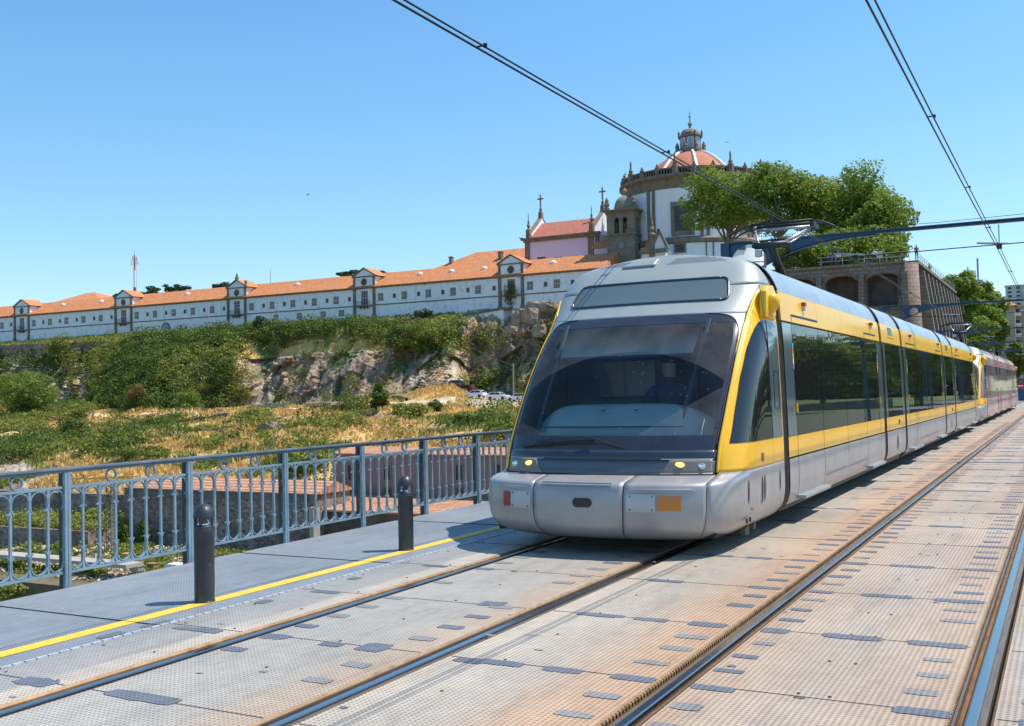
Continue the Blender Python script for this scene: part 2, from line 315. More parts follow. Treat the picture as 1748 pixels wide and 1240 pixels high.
for ri,((x,g),lb) in enumerate(zip(RX,labs)):
    r=empty('rail',(x,0,0),lb,'rail','steel rails set in the bridge deck')
    h=MB(); h.prism([(x-.029,-.02),(x-.027,-.008),(x-.018,-.004),(x+.018,-.004),(x+.027,-.008),(x+.029,-.02),(x+.029,-.06),(x-.029,-.06)],'y',Y0,300); h.build('rail_head',M_steel,r)
    gx=x+g*.046; q=MB(); q.box(min(x+g*.0295,gx+g*.018),max(x+g*.0295,gx+g*.018),Y0,300,-.075,-.045); q.box(x-.0965,x+.0965,Y0,300,-.15,-.076); q.build('groove',M_rust,r)
    q=MB(); a,b_=sorted((x+g*.066,x+g*.079)); q.box(a,b_,Y0,300,-.075,-.008); a,b_=sorted((x-g*.030,x-g*.062)); q.box(a,b_,Y0,300,-.075,-.02); q.build('guard',M_steel2,r)
    q=MB()
    for sgn in(-1,1):
        a=x+sgn*.0975; c_=x+sgn*.084
        q.prism([(a,.002),(a,-.05),(c_,-.05),(c_,-.012)] if sgn<0 else [(a,-.05),(a,.002),(c_,-.012),(c_,-.05)],'y',Y0,96)
    k=0
    y=2.5
    lipx=x-.088
    while y<26 and ri>=2: q.box(lipx-.004,lipx+.004,y,y+.018,-.03,-.0025); y+=.042 if y<12 else .084
    q.build('serrated_lip',M_lip,r)
# painted line, plate edge, joints, patches
p=MB(); p.box(-5.975,-5.845,Y0,96,.002,.005); p.smooth=False
tag(p.build('yellow_line',M_ybl),kind='structure')
M_edge=mat('light_plate_edge',(.40,.45,.49),.5,.1,var=.25,vs=12)
p=MB(); y=1.
while y<40: p.box(-5.615,-5.59,y,y+.07,.001,.009); y+=.082
tag(p.build('plate_edge',M_edge),kind='structure')
p=MB()
for k in range(-2,64):
    y=5.35+1.4*k
    if y<1: continue
    for a,b_ in((-5.58,xs[1]),(xs[2],xs[3]),(xs[4],xs[5]),(xs[6],xs[7]),(xs[8],2.4)):
        p.box(a+.01,b_-.01,y-(.0022 if y<9 else .004),y+(.0022 if y<9 else .004),.0005,.0025)
for k in range(-2,32):
    y=5.27+2.82*k
    if y>1: p.box(-7.49,-5.62,y-.004,y+.004,.0005,.0062)
for a,b_ in((-7.49,xs[1]),(xs[2],xs[3]),(xs[4],xs[5]),(xs[6],xs[7]),(xs[8],2.4)): p.box(a,b_,24.6,24.66,.0005,.0035)
tag(p.build('plate_joints',M_dark),kind='structure')
def patch(mb,cx,cy,w_,h_,seed):
    g=np.random.default_rng(seed); n=28; vs=[]
    for i in range(n):
        t=2*math.pi*i/n; c_,s_=math.cos(t),math.sin(t); k=1/max(abs(c_),abs(s_)); k=k**.9
        vs.append((cx+c_*k*w_/2*g.uniform(.93,1.04),cy+s_*k*h_/2*g.uniform(.86,1.1),.0027+(seed%9)*.00012))
    mb.add(vs,[tuple(range(n))])
p=MB(); p2=MB(); sd=0
for i in range(0,170):
    y=4.62+.353*i
    if y>46: break
    jt=(i%4==2)
    for x,wd in((-1.69,.17),(-.69,.2),(-2.14,.19),(-.14,.2)):
        sd+=1; q=random.random()
        if q<.05: continue
        (p if (q>.6 or jt) else p2).cur=0
        patch(p if (q>.55 or jt) else p2,x+random.uniform(-.02,.02),y+random.uniform(-.02,.02),wd*random.uniform(.8,1.15)*(1.2 if jt else 1),random.uniform(.075,.12)*(1.15 if jt else 1),sd)
    if jt:
        for x,wd in(((-1.42,.78),(-.66,.26)) if i%16==2 else ((-1.23,.36),(-.74,.34))):
            if random.random()<.8: sd+=1; patch(p,x,y,wd,.12,sd)
        for x,wd in((-2.95,.3),(-2.55,.24)):
            if random.random()<.7: sd+=1; patch(p,x,y,wd,.10,sd)
    for x,wd in((-4.64,.17),(-3.70,.19)):
        if y<12 and random.random()<.9: sd+=1; patch(p if random.random()<.5 else p2,x,y-.02,wd,.10,sd)
for x,y,a,b_ in((-4.36,3.96,.5,.13),(-5.15,3.93,.28,.14),(-4.15,5.3,.17,.1),(-4.62,5.33,.2,.12),(-5.32,5.27,.3,.08),(-5.18,5.28,.24,.1),(-5.69,4.92,.09,.2),(-5.68,5.3,.08,.26),(-5.3,6.7,.26,.08),(-5.15,8.1,.26,.08),(-3.85,5.34,.2,.2),(-3.82,6.8,.2,.16),(-3.14,5.3,.2,.1),(-2.9,6.75,.3,.07),(-5.5,6.2,.1,.14),(-5.46,7.3,.1,.12)):
    sd+=1; patch(p,x,y,a,b_,sd)
for i in range(70):
    sd+=1; patch(p if i%2 else p2,random.uniform(-5.5,0),random.uniform(3,20),random.uniform(.03,.07),random.uniform(.02,.04),sd)
tag(p.build('ground_marks',M_patch),kind='structure'); tag(p2.build('faded_ground_marks',M_patch2),kind='structure')
# bolts (small dark heads) on the plates
p=MB()
for i in range(0,60):
    y=3.3+.7*i
    for x in(-5.5,-5.05,-4.15,-2.95,-1.25,-1.1,.3):
        p.lathe((x+random.uniform(-.01,.01),y,.002),[(.011,0),(.009,.004)],6)
tag(p.build('plate_bolts',M_rust),kind='structure')

# ---------------------------------------------------------------- railing
M_ironshade=mat('shaded_rear_post_iron',(.05,.065,.085),.5,.2,var=.3,vs=6)  # shade on the rear posts put into a darker copy of the railing colour
def arcpts(c,r,a0,a1,n): return [(c[0]+r*math.cos(a0+(a1-a0)*i/n),c[1]+r*math.sin(a0+(a1-a0)*i/n)) for i in range(n+1)]
def ribbon(mb,x,pts,w_,t_):
    """flat strip following pts (y,z) with width w_ along x, thickness t_"""
    n=len(pts); A=[];
    for i,(y,z) in enumerate(pts):
        a=pts[max(i-1,0)]; b_=pts[min(i+1,n-1)]; dy,dz=b_[0]-a[0],b_[1]-a[1]; l=math.hypot(dy,dz) or 1; ny,nz=-dz/l,dy/l
        A.append([(x-w_/2,y-ny*t_/2,z-nz*t_/2),(x+w_/2,y-ny*t_/2,z-nz*t_/2),(x+w_/2,y+ny*t_/2,z+nz*t_/2),(x-w_/2,y+ny*t_/2,z+nz*t_/2),(x-w_/2,y-ny*t_/2,z-nz*t_/2)])
    mb.grid(A); mb.add([p for p in A[0][:4]],[(0,1,2,3)]); mb.add([p for p in A[-1][:4]],[(3,2,1,0)])
PX=-7.6; PB=1.413; PY=6.10; sp_=PB/8
def bay_bar(mb,x,y,end=0,which=3):
    """one vertical bar with its four scroll ends; end: draw only the scroll half"""
    r=sp_/2
    for s in((-1,1) if not end else ((1,) if end<0 else (-1,))):
        # upper arc from bar up to mid rail then outwards, curling below
        cy=y+s*r
        up=arcpts((cy,.740),r-.006,math.pi/2,math.pi,8) if s>0 else arcpts((cy,.740),r-.006,math.pi/2,0,8)
        fl=[(y+s*.007,.74),(y+s*.006,.715),(y-s*.012+s*.006,.69),(y+s*.006-s*.026,.672)]
        fl=[(y+s*.006,.715),(y+s*.003,.695),(y+s*.010,.675),(y+s*.028,.655)]
        if which&1: ribbon(mb,x,up+fl,.028,.0085)
        lo=arcpts((cy,.212),r-.006,-math.pi/2,-math.pi,8) if s>0 else arcpts((cy,.212),r-.006,-math.pi/2,0,8)
        fl=[(y+s*.006,.25),(y+s*.003,.272),(y+s*.010,.294),(y+s*.028,.318)]
        if which&2: ribbon(mb,x,lo+fl,.028,.0085)
    if not end: mb.box(x-.0105,x+.0105,y-.0105,y+.0105,.128,.827)
def railing(x,ya,nb,full,label):
    root=empty('railing',(x,ya,0),label,'railing')
    q=MB(); q.box(x-.032,x+.032,ya-.06,ya+nb*PB+.06,.985,1.008); q.box(x-.022,x+.022,ya-.06,ya+nb*PB+.06,.962,.984); h=q.build('handrail',M_irondk,root,bevel=.004)
    q=MB(); q.box(x-.013,x+.013,ya-.05,ya+nb*PB+.05,.828,.850); q.build('middle_rail',M_iron,root)
    q=MB(); q.box(x-.013,x+.013,ya-.05,ya+nb*PB+.05,.103,.127); q.build('bottom_rail',M_iron,root)
    far=MB()
    for k in range(nb+1):
        y=ya+k*PB
        q=MB() if (k<full) else far
        q.box(x+.002,x+.034,y-.031,y-.002,-.10,.961); q.box(x+.002,x+.034,y+.002,y+.031,-.10,.961)
        if k<full: q.build('post',M_iron,root,bevel=.002)
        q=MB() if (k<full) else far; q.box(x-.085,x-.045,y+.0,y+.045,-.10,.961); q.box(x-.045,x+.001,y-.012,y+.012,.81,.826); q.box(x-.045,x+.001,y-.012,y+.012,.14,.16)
        if k<full: q.build('rear_post',M_ironshade,root)
        if k==nb: break
        for f_ in(.345,.665):
            q=MB() if k<full else far; cy=y+PB*f_; ribbon(q,x,arcpts((cy,.9065),.0535,0,2*math.pi,18),.028,.0085)
            if k<full: q.build('ring',M_iron,root)
        for j in range(1,8):
            q=MB() if k<full else far; bay_bar(q,x,y+j*sp_)
            if k<full: q.build('bar',M_iron,root)
        for yy,ee in((y+.012,-1),(y+PB-.012,1)):
            for wh in(1,2):
                q=MB() if k<full else far; bay_bar(q,x,yy,ee,wh)
                if k<full: q.build('end_scroll',M_iron,root)
    if far.v:
        o=far.build('distant_bays',M_iron,root); tag(o,kind='stuff')
railing(PX,PY-3*PB,26,10,'blue grey iron railing with rings and scrolled bars along the walkway')
# ---------------------------------------------------------------- bollards
M_bol=mat('charcoal_bollard_paint',(.035,.04,.048),.42,.2,var=.2,vs=9,bump=.12,bs=120,coat=.15)
M_chrome=mat('bollard_reflector',(.75,.78,.8),.18,.9)
M_lens=mat('clear_lens',(.5,.52,.55),.08,0); 
def bollard(x,y,label):
    r=empty('bollard',(x,y,0),label,'bollard','charcoal light bollards along the yellow line')
    q=MB(); q.smooth=True; q.lathe((x,y,0),[(.080,0),(.080,.012),(.077,.016),(.077,.545),(.0785,.55),(.0785,.558),(.077,.562),(.077,.585),(.068,.592),(.02,.594)],32); o=q.build('post',M_bol,r)
    e=o.modifiers.new('e','EDGE_SPLIT'); e.split_angle=R_(35)
    q=MB(); q.smooth=True; q.lathe((x,y,0),[(.058,.595),(.045,.61),(.025,.64),(.02,.66)],24); q.build('reflector',M_chrome,r)
    for k in range(4):
        q=MB(); a=R_(20)+k*math.pi/2; q.bar((x+.068*math.cos(a),y+.068*math.sin(a),.585),(x+.068*math.cos(a),y+.068*math.sin(a),.668),.012,.012); q.build('strut',M_bol,r)
    q=MB(); q.smooth=True; q.lathe((x,y,0),[(.06,.655),(.081,.655),(.0815,.668),(.079,.69),(.070,.715),(.052,.738),(.028,.752),(.001,.757)],32); o=q.build('dome_cap',M_bol,r)
    e=o.modifiers.new('e','EDGE_SPLIT'); e.split_angle=R_(50)
bollard(-5.93,6.02,'nearer and larger charcoal light bollard with a domed cap at the yellow line')
bollard(-5.95,8.83,'farther charcoal light bollard, between the nearer one and the front tram')
# ---------------------------------------------------------------- catenary frames and wires
M_frame=mat('dark_blue_steel',(.035,.085,.155),.45,.2,var=.2,vs=2,bump=.1,bs=30)
M_wire=mat('black_wire',(.014,.013,.015),.5,.4)
M_galv=mat('galvanised',(.42,.43,.44),.4,.7,var=.15,vs=6)
flabs=['nearest blue steel portal, its holed gusset just behind the front tram\'s pantograph','second blue steel portal, its holed gusset above the tram roof before the buttressed wall','third blue steel portal crossing in front of the tree bank','fourth blue steel portal, seen past the second tram\'s pantograph','farthest blue steel portal at the end of the bridge beside the leafy bank']
for i,lb in enumerate(flabs):
    Y=24.2+23.5*i; r=empty('catenary_portal',(-7.05,Y,0),lb,'steel portal','blue steel catenary portals spanning the tracks'); T=5.02; t=.09
    for xp,s in((-7.05,1),(2.2,-1)):
        HL=3.3 if s>0 else 2.3
        q=MB(); q.box(xp-.1,xp+.1,Y-.1,Y-.07,-.3,T); q.box(xp-.1,xp+.1,Y+.07,Y+.1,-.3,T); q.box(xp-.012,xp+.012,Y-.07,Y+.07,-.3,T); q.build('post',M_frame,r)
        # gusset with a round hole then an arched haunch
        q=MB(); R0=.40; cx=xp+s*.58; cz=T-.52
        if i: q_holes=[(xp+s*.42,T-.42,.33),(xp+s*1.12,T-.33,.24)]
        n=32
        outer=[]
        def top(x): return T-.02
        def bot(x):
            u=abs(x-xp); return T-1.12 if u<.12 else T-.09-1.03*max(0,(1-(u-.1)/HL))**2.6
        def plate(x0,x1,nn):
            P=[[(x0+(x1-x0)*a/nn*1.0,Y,z) for z in(bot(x0+(x1-x0)*a/nn),top(0))] for a in range(nn+1)]
            for yy in(-.02,.02): q.grid([[(c[0],Y+yy,c[2]) for c in row] for row in P])
        cx=xp+s*.62; cz=T-.50; R0=.40
        # square panel with circular hole
        def panel(xa,xb,hx,hz,hr):
            za=None
            for yy in(-.02,.02):
                ring=[];out=[]
                for k in range(n):
                    a=2*math.pi*k/n; c_,s_=math.cos(a),math.sin(a); ring.append((hx+hr*c_,Y+yy,hz+hr*s_))
                    # intersect ray with panel outline
                    L=8
                    for st in range(1,400):
                        L=hr+st*.01; px_,pz_=hx+L*c_,hz+L*s_
                        if px_<min(xa,xb) or px_>max(xa,xb) or pz_>top(0) or pz_<bot(px_): break
                    out.append((hx+L*c_,Y+yy,hz+L*s_))
                m=len(ring); q.add(ring+out,[(k,(k+1)%m,(k+1)%m+m,k+m) for k in range(m)])
            rg=[[(hx+hr*math.cos(2*math.pi*k/n),Y+yy,hz+hr*math.sin(2*math.pi*k/n)) for yy in(-.05,.05)] for k in range(n+1)]; q.grid(rg)
        panel(xp,xp+s*1.06,xp+s*.54,T-.47,.41)
        panel(xp+s*1.06,xp+s*1.62,xp+s*1.33,T-.27,.17)
        plate(xp+s*1.62,xp+s*(HL+.1),14)
        q.build('gusset',M_frame,r)
        q=MB(); P=[]
        for a in range(25):
            u=.1+HL*a/24; P.append([(xp+s*u,Y-.08,bot(xp+s*u)),(xp+s*u,Y+.08,bot(xp+s*u))])
        q.grid(P); q.grid([[(a[0],a[1],a[2]-.02) for a in row] for row in P]); q.build('haunch_flange',M_frame,r)
    q=MB(); q.box(-7.15,2.3,Y-.08,Y+.08,T-.02,T+.002); q.box(-3.7,-.1,Y-.05,Y+.05,T-.075,T-.065); q.box(-3.7,-.1,Y-.012,Y+.012,T-.065,T-.02); q.build('beam',M_frame,r)
    q=MB()
    q.tube([(-7.0,Y+.3,T+.15),(-2.4,Y+.3,T+.1),(2.2,Y+.3,T+.15)],.006,5); q.build('stay_wire',M_wire,r)
    z=4.37
    q=MB(); q.tube([(-7.0,Y,4.55),(-4.3,Y,4.47),(2.1,Y,4.52)],.012,6)
    for x in(-4.09,-1.17): q.tube([(x,Y,T-.1),(x,Y,4.5)],.01,5); q.box(x-.05,x+.05,Y-.03,Y+.03,4.40,4.5)
    q.build('span_wire',M_wire,r)
    q=MB(); q.tube([(-4.55,Y,4.56),(-3.9,Y,4.5)],.022,8); q.tube([(-1.6,Y,4.56),(-1.0,Y,4.5)],.022,8); q.build('insulator',M_galv,r)
def wire(x0,x1,label,z0=4.36):
    r=empty('contact_wire',((x0+x1)/2,0,z0),label,'overhead wire','twin overhead contact wires')
    for k,x in enumerate((x0,x1)):
        pts=[]; y=-10.
        while y<=190:
            f_=((y-.7)%23.5)/23.5; z=z0+.04*(2*f_-1)**2*(1 if y<200 else 0); st=.10*math.sin((y-12.45)/23.5*math.pi)*0
            pts.append((x+st,y,z)); y+=2.35
        q=MB(); q.smooth=True; q.tube(pts,.008 if k else .0095,6); q.build('wire',M_wire,r)
    for y in(7.3,11.7,16.2,20.6,29,33.5):
        q=MB(); q.bar((x0-.015,y,z0+.02),(x1+.02,y,z0+.02),.012,.012); q.box(x1-.008,x1+.016,y-.012,y+.012,z0+.0,z0+.035); q.build('clamp',M_wire,r)
wire(-4.135,-4.07,'pair of contact wires over the trams, from the top of the picture to the pantograph')
wire(-1.20,-1.145,'pair of contact wires over the empty track at the upper right')
# ================================================================ TRAMS
XC=-4.09; SEAM=11.5; NOSE=9.05; TL=32.15
def plf(tab):
    a=[q[0] for q in tab]; b_=[q[1] for q in tab]
    return lambda x: float(np.interp(x,a,b_))
Yf=plf([(.14,9.38),(.17,9.22),(.21,9.13),(.27,9.075),(.36,9.05),(.5,9.045),(.62,9.06),(.675,9.075),(.698,9.10),(.71,9.16),(.735,9.36),(.745,9.39),(.76,9.42),(.97,9.47),(1.4,9.74),(1.8,10.04),(2.2,10.42),(2.38,10.62),(2.55,10.85),(2.78,11.08),(2.95,11.27),(3.06,11.42),(3.12,11.49)])
Wz=plf([(.14,1.1),(.2,1.24),(.3,1.3),(.45,1.325),(1.0,1.32),(2.1,1.29),(2.62,1.25),(2.78,1.19),(2.9,1.11),(2.97,1.05),(3.03,.93),(3.07,.78),(3.1,.5),(3.12,0.02)])
# smooth the nose profile a little
_zz=np.linspace(.14,3.12,300); _yy=np.array([Yf(z) for z in _zz]); 
def _sm(v,k,lo,hi):
    o=v.copy()
    for _ in range(k): o[1:-1]=np.where((_zz[1:-1]>lo)&(_zz[1:-1]<hi),(o[:-2]+o[1:-1]*2+o[2:])/4,o[1:-1])
    return o
_yy=_sm(_yy,260,.78,3.1); _yy=_sm(_yy,3,.14,.73); Yf=lambda z: float(np.interp(z,_zz,_yy))
_ww=_sm(np.array([Wz(z) for z in _zz]),60,.14,3.11); Wz=lambda z: float(np.interp(z,_zz,_ww))
CT=[(0,0),(.3,.025),(.58,.09),(.78,.19),(.9,.33),(.965,.52),(.993,.75),(1,1.0)]
def fg(t):
    t=min(max(t,0),1)*7; i=min(int(t),6); u=t-i
    P=[np.array(CT[max(0,min(7,k))],float) for k in (i-1,i,i+1,i+2)]
    if i==0:P[0]=np.array([-CT[1][0],CT[1][1]])
    if i==6:P[3]=np.array([1.0,1.3])
    return .5*((2*P[1])+(-P[0]+P[2])*u+(2*P[0]-5*P[1]+4*P[2]-P[3])*u*u+(-P[0]+3*P[1]-3*P[2]+P[3])*u**3)
import functools
@functools.lru_cache(maxsize=None)
def S0(t,z):
    s=1 if t>=0 else -1;t=abs(t); y0=Yf(z);D=min(1.0,SEAM-y0);W=Wz(z); f,g=fg(t)
    if t<=1:return np.array([XC+s*W*f,y0+D*g,z])
    return np.array([XC+s*W,y0+D+(SEAM-y0-D)*(t-1),z])
@functools.lru_cache(maxsize=None)
def SP(t,z,off=0):
    p=S0(t,z)
    if off:
        e=.004; a=S0(t+e,z)-S0(t-e,z); b_=S0(t,min(z+e,3.119))-S0(t,max(z-e,.141)); n=np.cross(a,b_); l=np.linalg.norm(n)
        if l>1e-9: p=p+n/l*off*(1 if np.dot(n,[p[0]-XC,-1 if abs(t)<1 else 0,.2])>0 else -1)
    return tuple(p)
def trow(z,Y):   # parameter t for given Y on the side
    y0=Yf(z); D=min(1.0,SEAM-y0)
    if Y<y0+D:
        lo,hi=0.,1.
        for _ in range(30):
            m=(lo+hi)/2
            if y0+D*fg(m)[1]<Y: lo=m
            else: hi=m
        return lo
    return 1+(Y-y0-D)/max(SEAM-y0-D,1e-6)
def panel(rows,left,right,n,off=0.,flip=None):
    P=[]
    for z in rows:
        a,b_=left(z),right(z); P.append([SP(a+(b_-a)*k/n,z,off) for k in range(n+1)])
    q=MB(); q.smooth=True; q.grid(P); q.recalc=False
    return q
lin=lambda a,b_,n:[a+(b_-a)*k/n for k in range(n+1)]
M_silver=mat('silver_tram_paint',(.325,.365,.355),.42,.15,var=.06,vs=1.6,coat=.15)
M_skirt=mat('silver_skirt_paint',(.335,.33,.335),.40,.28,var=.12,vs=2.2,coat=.22)
M_roofs=mat('grey_roof_paint',(.36,.44,.50),.42,.35,var=.14,vs=1.4,coat=.2)
M_yel=mat('yellow_tram_paint',(.82,.45,.003),.35,0,var=.06,vs=1.3,coat=.35)
M_navy=mat('dark_slate_panel',(.030,.040,.055),.25,0,coat=.5,var=.1)
M_slate=mat('grey_slate_panel',(.10,.115,.135),.4,.2,var=.1,vs=3,coat=.3)
M_rubber=mat('black_rubber',(.016,.016,.017),.65,var=.2)
M_bel=mat('brown_black_bellows',(.11,.085,.068),.7,var=.25,vs=10)
M_under=mat('dark_underframe',(.02,.02,.02),.8,var=.3)
M_plate=mat('bolted_grey_plate',(.42,.43,.45),.4,.3,var=.08,vs=5)
M_red=mat('red_reflector',(.32,.035,.03),.4); M_or=mat('orange_reflector',(.55,.20,.03),.45)
M_redl=mat('red_lamp_lens',(.30,.015,.02),.2,coat=.5); M_white=mat('white_lens',(.6,.6,.58),.3)
M_amb=mat('amber_turn_lens',(.75,.22,.01),.25,coat=.5)
M_lamp=mat('lit_headlamp',(1,.6,.25),.3,emit=(1,.44,.10,1.3))
M_int=mat('cab_interior_grey',(.10,.12,.13),.7,var=.1); M_dash=mat('dashboard_green_grey',(.60,.70,.66),.6,var=.1,vs=3); M_blind=mat('sun_blind_fabric',(.85,.74,.60),.9,var=.1)
M_blk=mat('matt_black',(.02,.02,.022),.5)
def glassmat(name,tint,rough=.03,ior=1.6,bump=0.0):
    m=bpy.data.materials.new(name); m.use_nodes=True; t=m.node_tree; b=t.nodes['Principled BSDF']
    b.inputs['Base Color'].default_value=(*tint,1); b.inputs['Roughness'].default_value=rough; b.inputs['IOR'].default_value=ior; b.inputs['Specular IOR Level'].default_value=.5
    if bump:
        tc=t.nodes.new('ShaderNodeTexCoord'); mp=t.nodes.new('ShaderNodeMapping'); mp.inputs['Scale'].default_value=(1,1.,.35); n=t.nodes.new('ShaderNodeTexNoise'); n.inputs['Scale'].default_value=1.6; n.inputs['Detail'].default_value=2
        t.links.new(tc.outputs['Object'],mp.inputs[0]); t.links.new(mp.outputs[0],n.inputs['Vector']); bp=t.nodes.new('ShaderNodeBump'); bp.inputs['Strength'].default_value=bump; bp.inputs['Distance'].default_value=.05
        t.links.new(n.outputs['Fac'],bp.inputs['Height']); t.links.new(bp.outputs[0],b.inputs['Normal'])
    return m
M_win=glassmat('dark_tinted_window',(.012,.014,.016),.02,1.5,.04)
M_winstrip=mat('blue_grey_glass_strip',(.10,.14,.18),.12,.2,coat=.6,var=.1)
M_disp=glassmat('display_glass',(.10,.135,.14),.22,1.8)
def windshieldmat():
    m=bpy.data.materials.new('windscreen_glass'); m.use_nodes=True; t=m.node_tree; L=t.links.new; N=t.nodes.new
    for n in list(t.nodes):
        if n.type!='OUTPUT_MATERIAL': t.nodes.remove(n)
    out=[n for n in t.nodes if n.type=='OUTPUT_MATERIAL'][0]
    tr=N('ShaderNodeBsdfTransparent'); tr.inputs[0].default_value=(.70,.76,.79,1)
    gl=N('ShaderNodeBsdfGlossy'); gl.inputs['Roughness'].default_value=.03; fr=N('ShaderNodeFresnel'); fr.inputs[0].default_value=1.42
    m1=N('ShaderNodeMixShader'); L(fr.outputs[0],m1.inputs[0]); L(tr.outputs[0],m1.inputs[1]); L(gl.outputs[0],m1.inputs[2])
    df=N('ShaderNodeBsdfDiffuse'); df.inputs[0].default_value=(.42,.41,.40,1)
    # dust outside the wiped fan: distance from the wiper pivot, in the glass plane (local x,z)
    tc=N('ShaderNodeTexCoord'); sp=N('ShaderNodeSeparateXYZ'); L(tc.outputs['Object'],sp.inputs[0])
    def M(op,a,b_=None):
        n=N('ShaderNodeMath'); n.operation=op
        for i,v in enumerate((a,b_)):
            if v is None: continue
            if isinstance(v,(int,float)): n.inputs[i].default_value=v
            else: L(v,n.inputs[i])
        return n.outputs[0]
    dx=M('SUBTRACT',sp.outputs[0],.05); dz=M('MULTIPLY',M('SUBTRACT',sp.outputs[2],.93),1.38)
    ang=M('ARCTAN2',dz,dx); r_=M('SQRT',M('ADD',M('MULTIPLY',dx,dx),M('MULTIPLY',dz,dz)))
    a1=M('GREATER_THAN',ang,.72); a2=M('LESS_THAN',ang,2.75); a3=M('LESS_THAN',r_,1.43); a4=M('LESS_THAN',ang,3.6)
    fan=M('MULTIPLY',M('MULTIPLY',a1,a2),a3)
    n1=N('ShaderNodeTexNoise'); n1.inputs['Scale'].default_value=3; n1.inputs['Detail'].default_value=8; L(tc.outputs['Object'],n1.inputs['Vector'])
    mr=N('ShaderNodeMapRange'); mr.inputs[1].default_value=.3; mr.inputs[2].default_value=.75; mr.inputs[3].default_value=.04; mr.inputs[4].default_value=.15; L(n1.outputs['Fac'],mr.inputs[0])
    dust=M('MULTIPLY',mr.outputs[0],M('SUBTRACT',1,M('MULTIPLY',fan,.90)))
    n2=N('ShaderNodeTexNoise'); n2.inputs['Scale'].default_value=38; n2.inputs['Detail'].default_value=1; L(tc.outputs['Object'],n2.inputs['Vector'])
    sp2=M('MULTIPLY',M('GREATER_THAN',n2.outputs['Fac'],.775),.5); dust=M('MAXIMUM',dust,sp2)
    m2=N('ShaderNodeMixShader'); L(dust,m2.inputs[0]); L(m1.outputs[0],m2.inputs[1]); L(df.outputs[0],m2.inputs[2]); L(m2.outputs[0],out.inputs[0])
    return m
M_ws=windshieldmat()
M_frit=mat('black_glass_border',(.03,.032,.045),.12,coat=.4,var=.2,vs=6)
def livery(name,cols,ys=1.5):
    """printed advertising film in vertical wavy bands"""
    m=bpy.data.materials.new(name); m.use_nodes=True; t=m.node_tree; L=t.links.new; N=t.nodes.new; b=t.nodes['Principled BSDF']
    tc=N('ShaderNodeTexCoord'); mp=N('ShaderNodeMapping'); mp.inputs['Scale'].default_value=(.3,1.5,.35); n=N('ShaderNodeTexNoise'); n.inputs['Scale'].default_value=1.2; n.inputs['Detail'].default_value=4
    L(tc.outputs['Object'],mp.inputs[0]); L(mp.outputs[0],n.inputs['Vector']); cr_=N('ShaderNodeValToRGB'); L(n.outputs['Fac'],cr_.inputs[0]); el=cr_.color_ramp.elements
    while len(el)<len(cols): el.new(.5)
    for i,(e,c) in enumerate(zip(el,cols)): e.position=.3+.4*i/(len(cols)-1); e.color=(*c,1)
    L(cr_.outputs[0],b.inputs['Base Color']); b.inputs['Roughness'].default_value=.35; b.inputs['Coat Weight'].default_value=.4
    return m
M_liv=livery('mauve_printed_film',[(.30,.22,.28),(.42,.33,.36),(.50,.25,.28),(.45,.40,.34),(.26,.22,.30)])
M_livr=mat('coral_red_film',(.60,.16,.16),.35,var=.15,coat=.4)
M_livw=livery('film_on_glass',[(.03,.03,.04),(.07,.05,.06),(.22,.14,.18),(.04,.04,.05),(.10,.06,.07)])
NOSEC=[]
tw=plf([(.98,.480),(1.3,.498),(1.7,.510),(2.05,.512),(2.12,.508),(2.18,.500),(2.23,.487),(2.27,.47),(2.30,.450),(2.325,.425),(2.34,.40),(2.352,.36),(2.36,.30)])
ty=plf([(.745,.492),(1.0,.497),(1.3,.513),(1.7,.526),(2.05,.528),(2.2,.532),(2.38,.553),(2.5,.585),(2.57,.618),(2.62,.67),(2.655,.76),(2.675,.90),(2.69,1.2),(2.70,2.0)])
def part_builder(T,flip,dy):
    """returns build(mb,name,mat,parent): places cab geometry at the front or, turned round, at the rear"""
    def B(q,name,m,parent,solid=0,**k):
        vs=[]
        for x,y,z in q.v:
            if flip: x,y=2*XC-x,2*NOSE+TL-y
            vs.append((x,y+dy,z))
        q.v=vs; o=q.build(name,m,parent,**k)
        if solid:
            s=o.modifiers.new('s','SOLIDIFY'); s.thickness=abs(solid); s.offset=0 
        return o
    return B
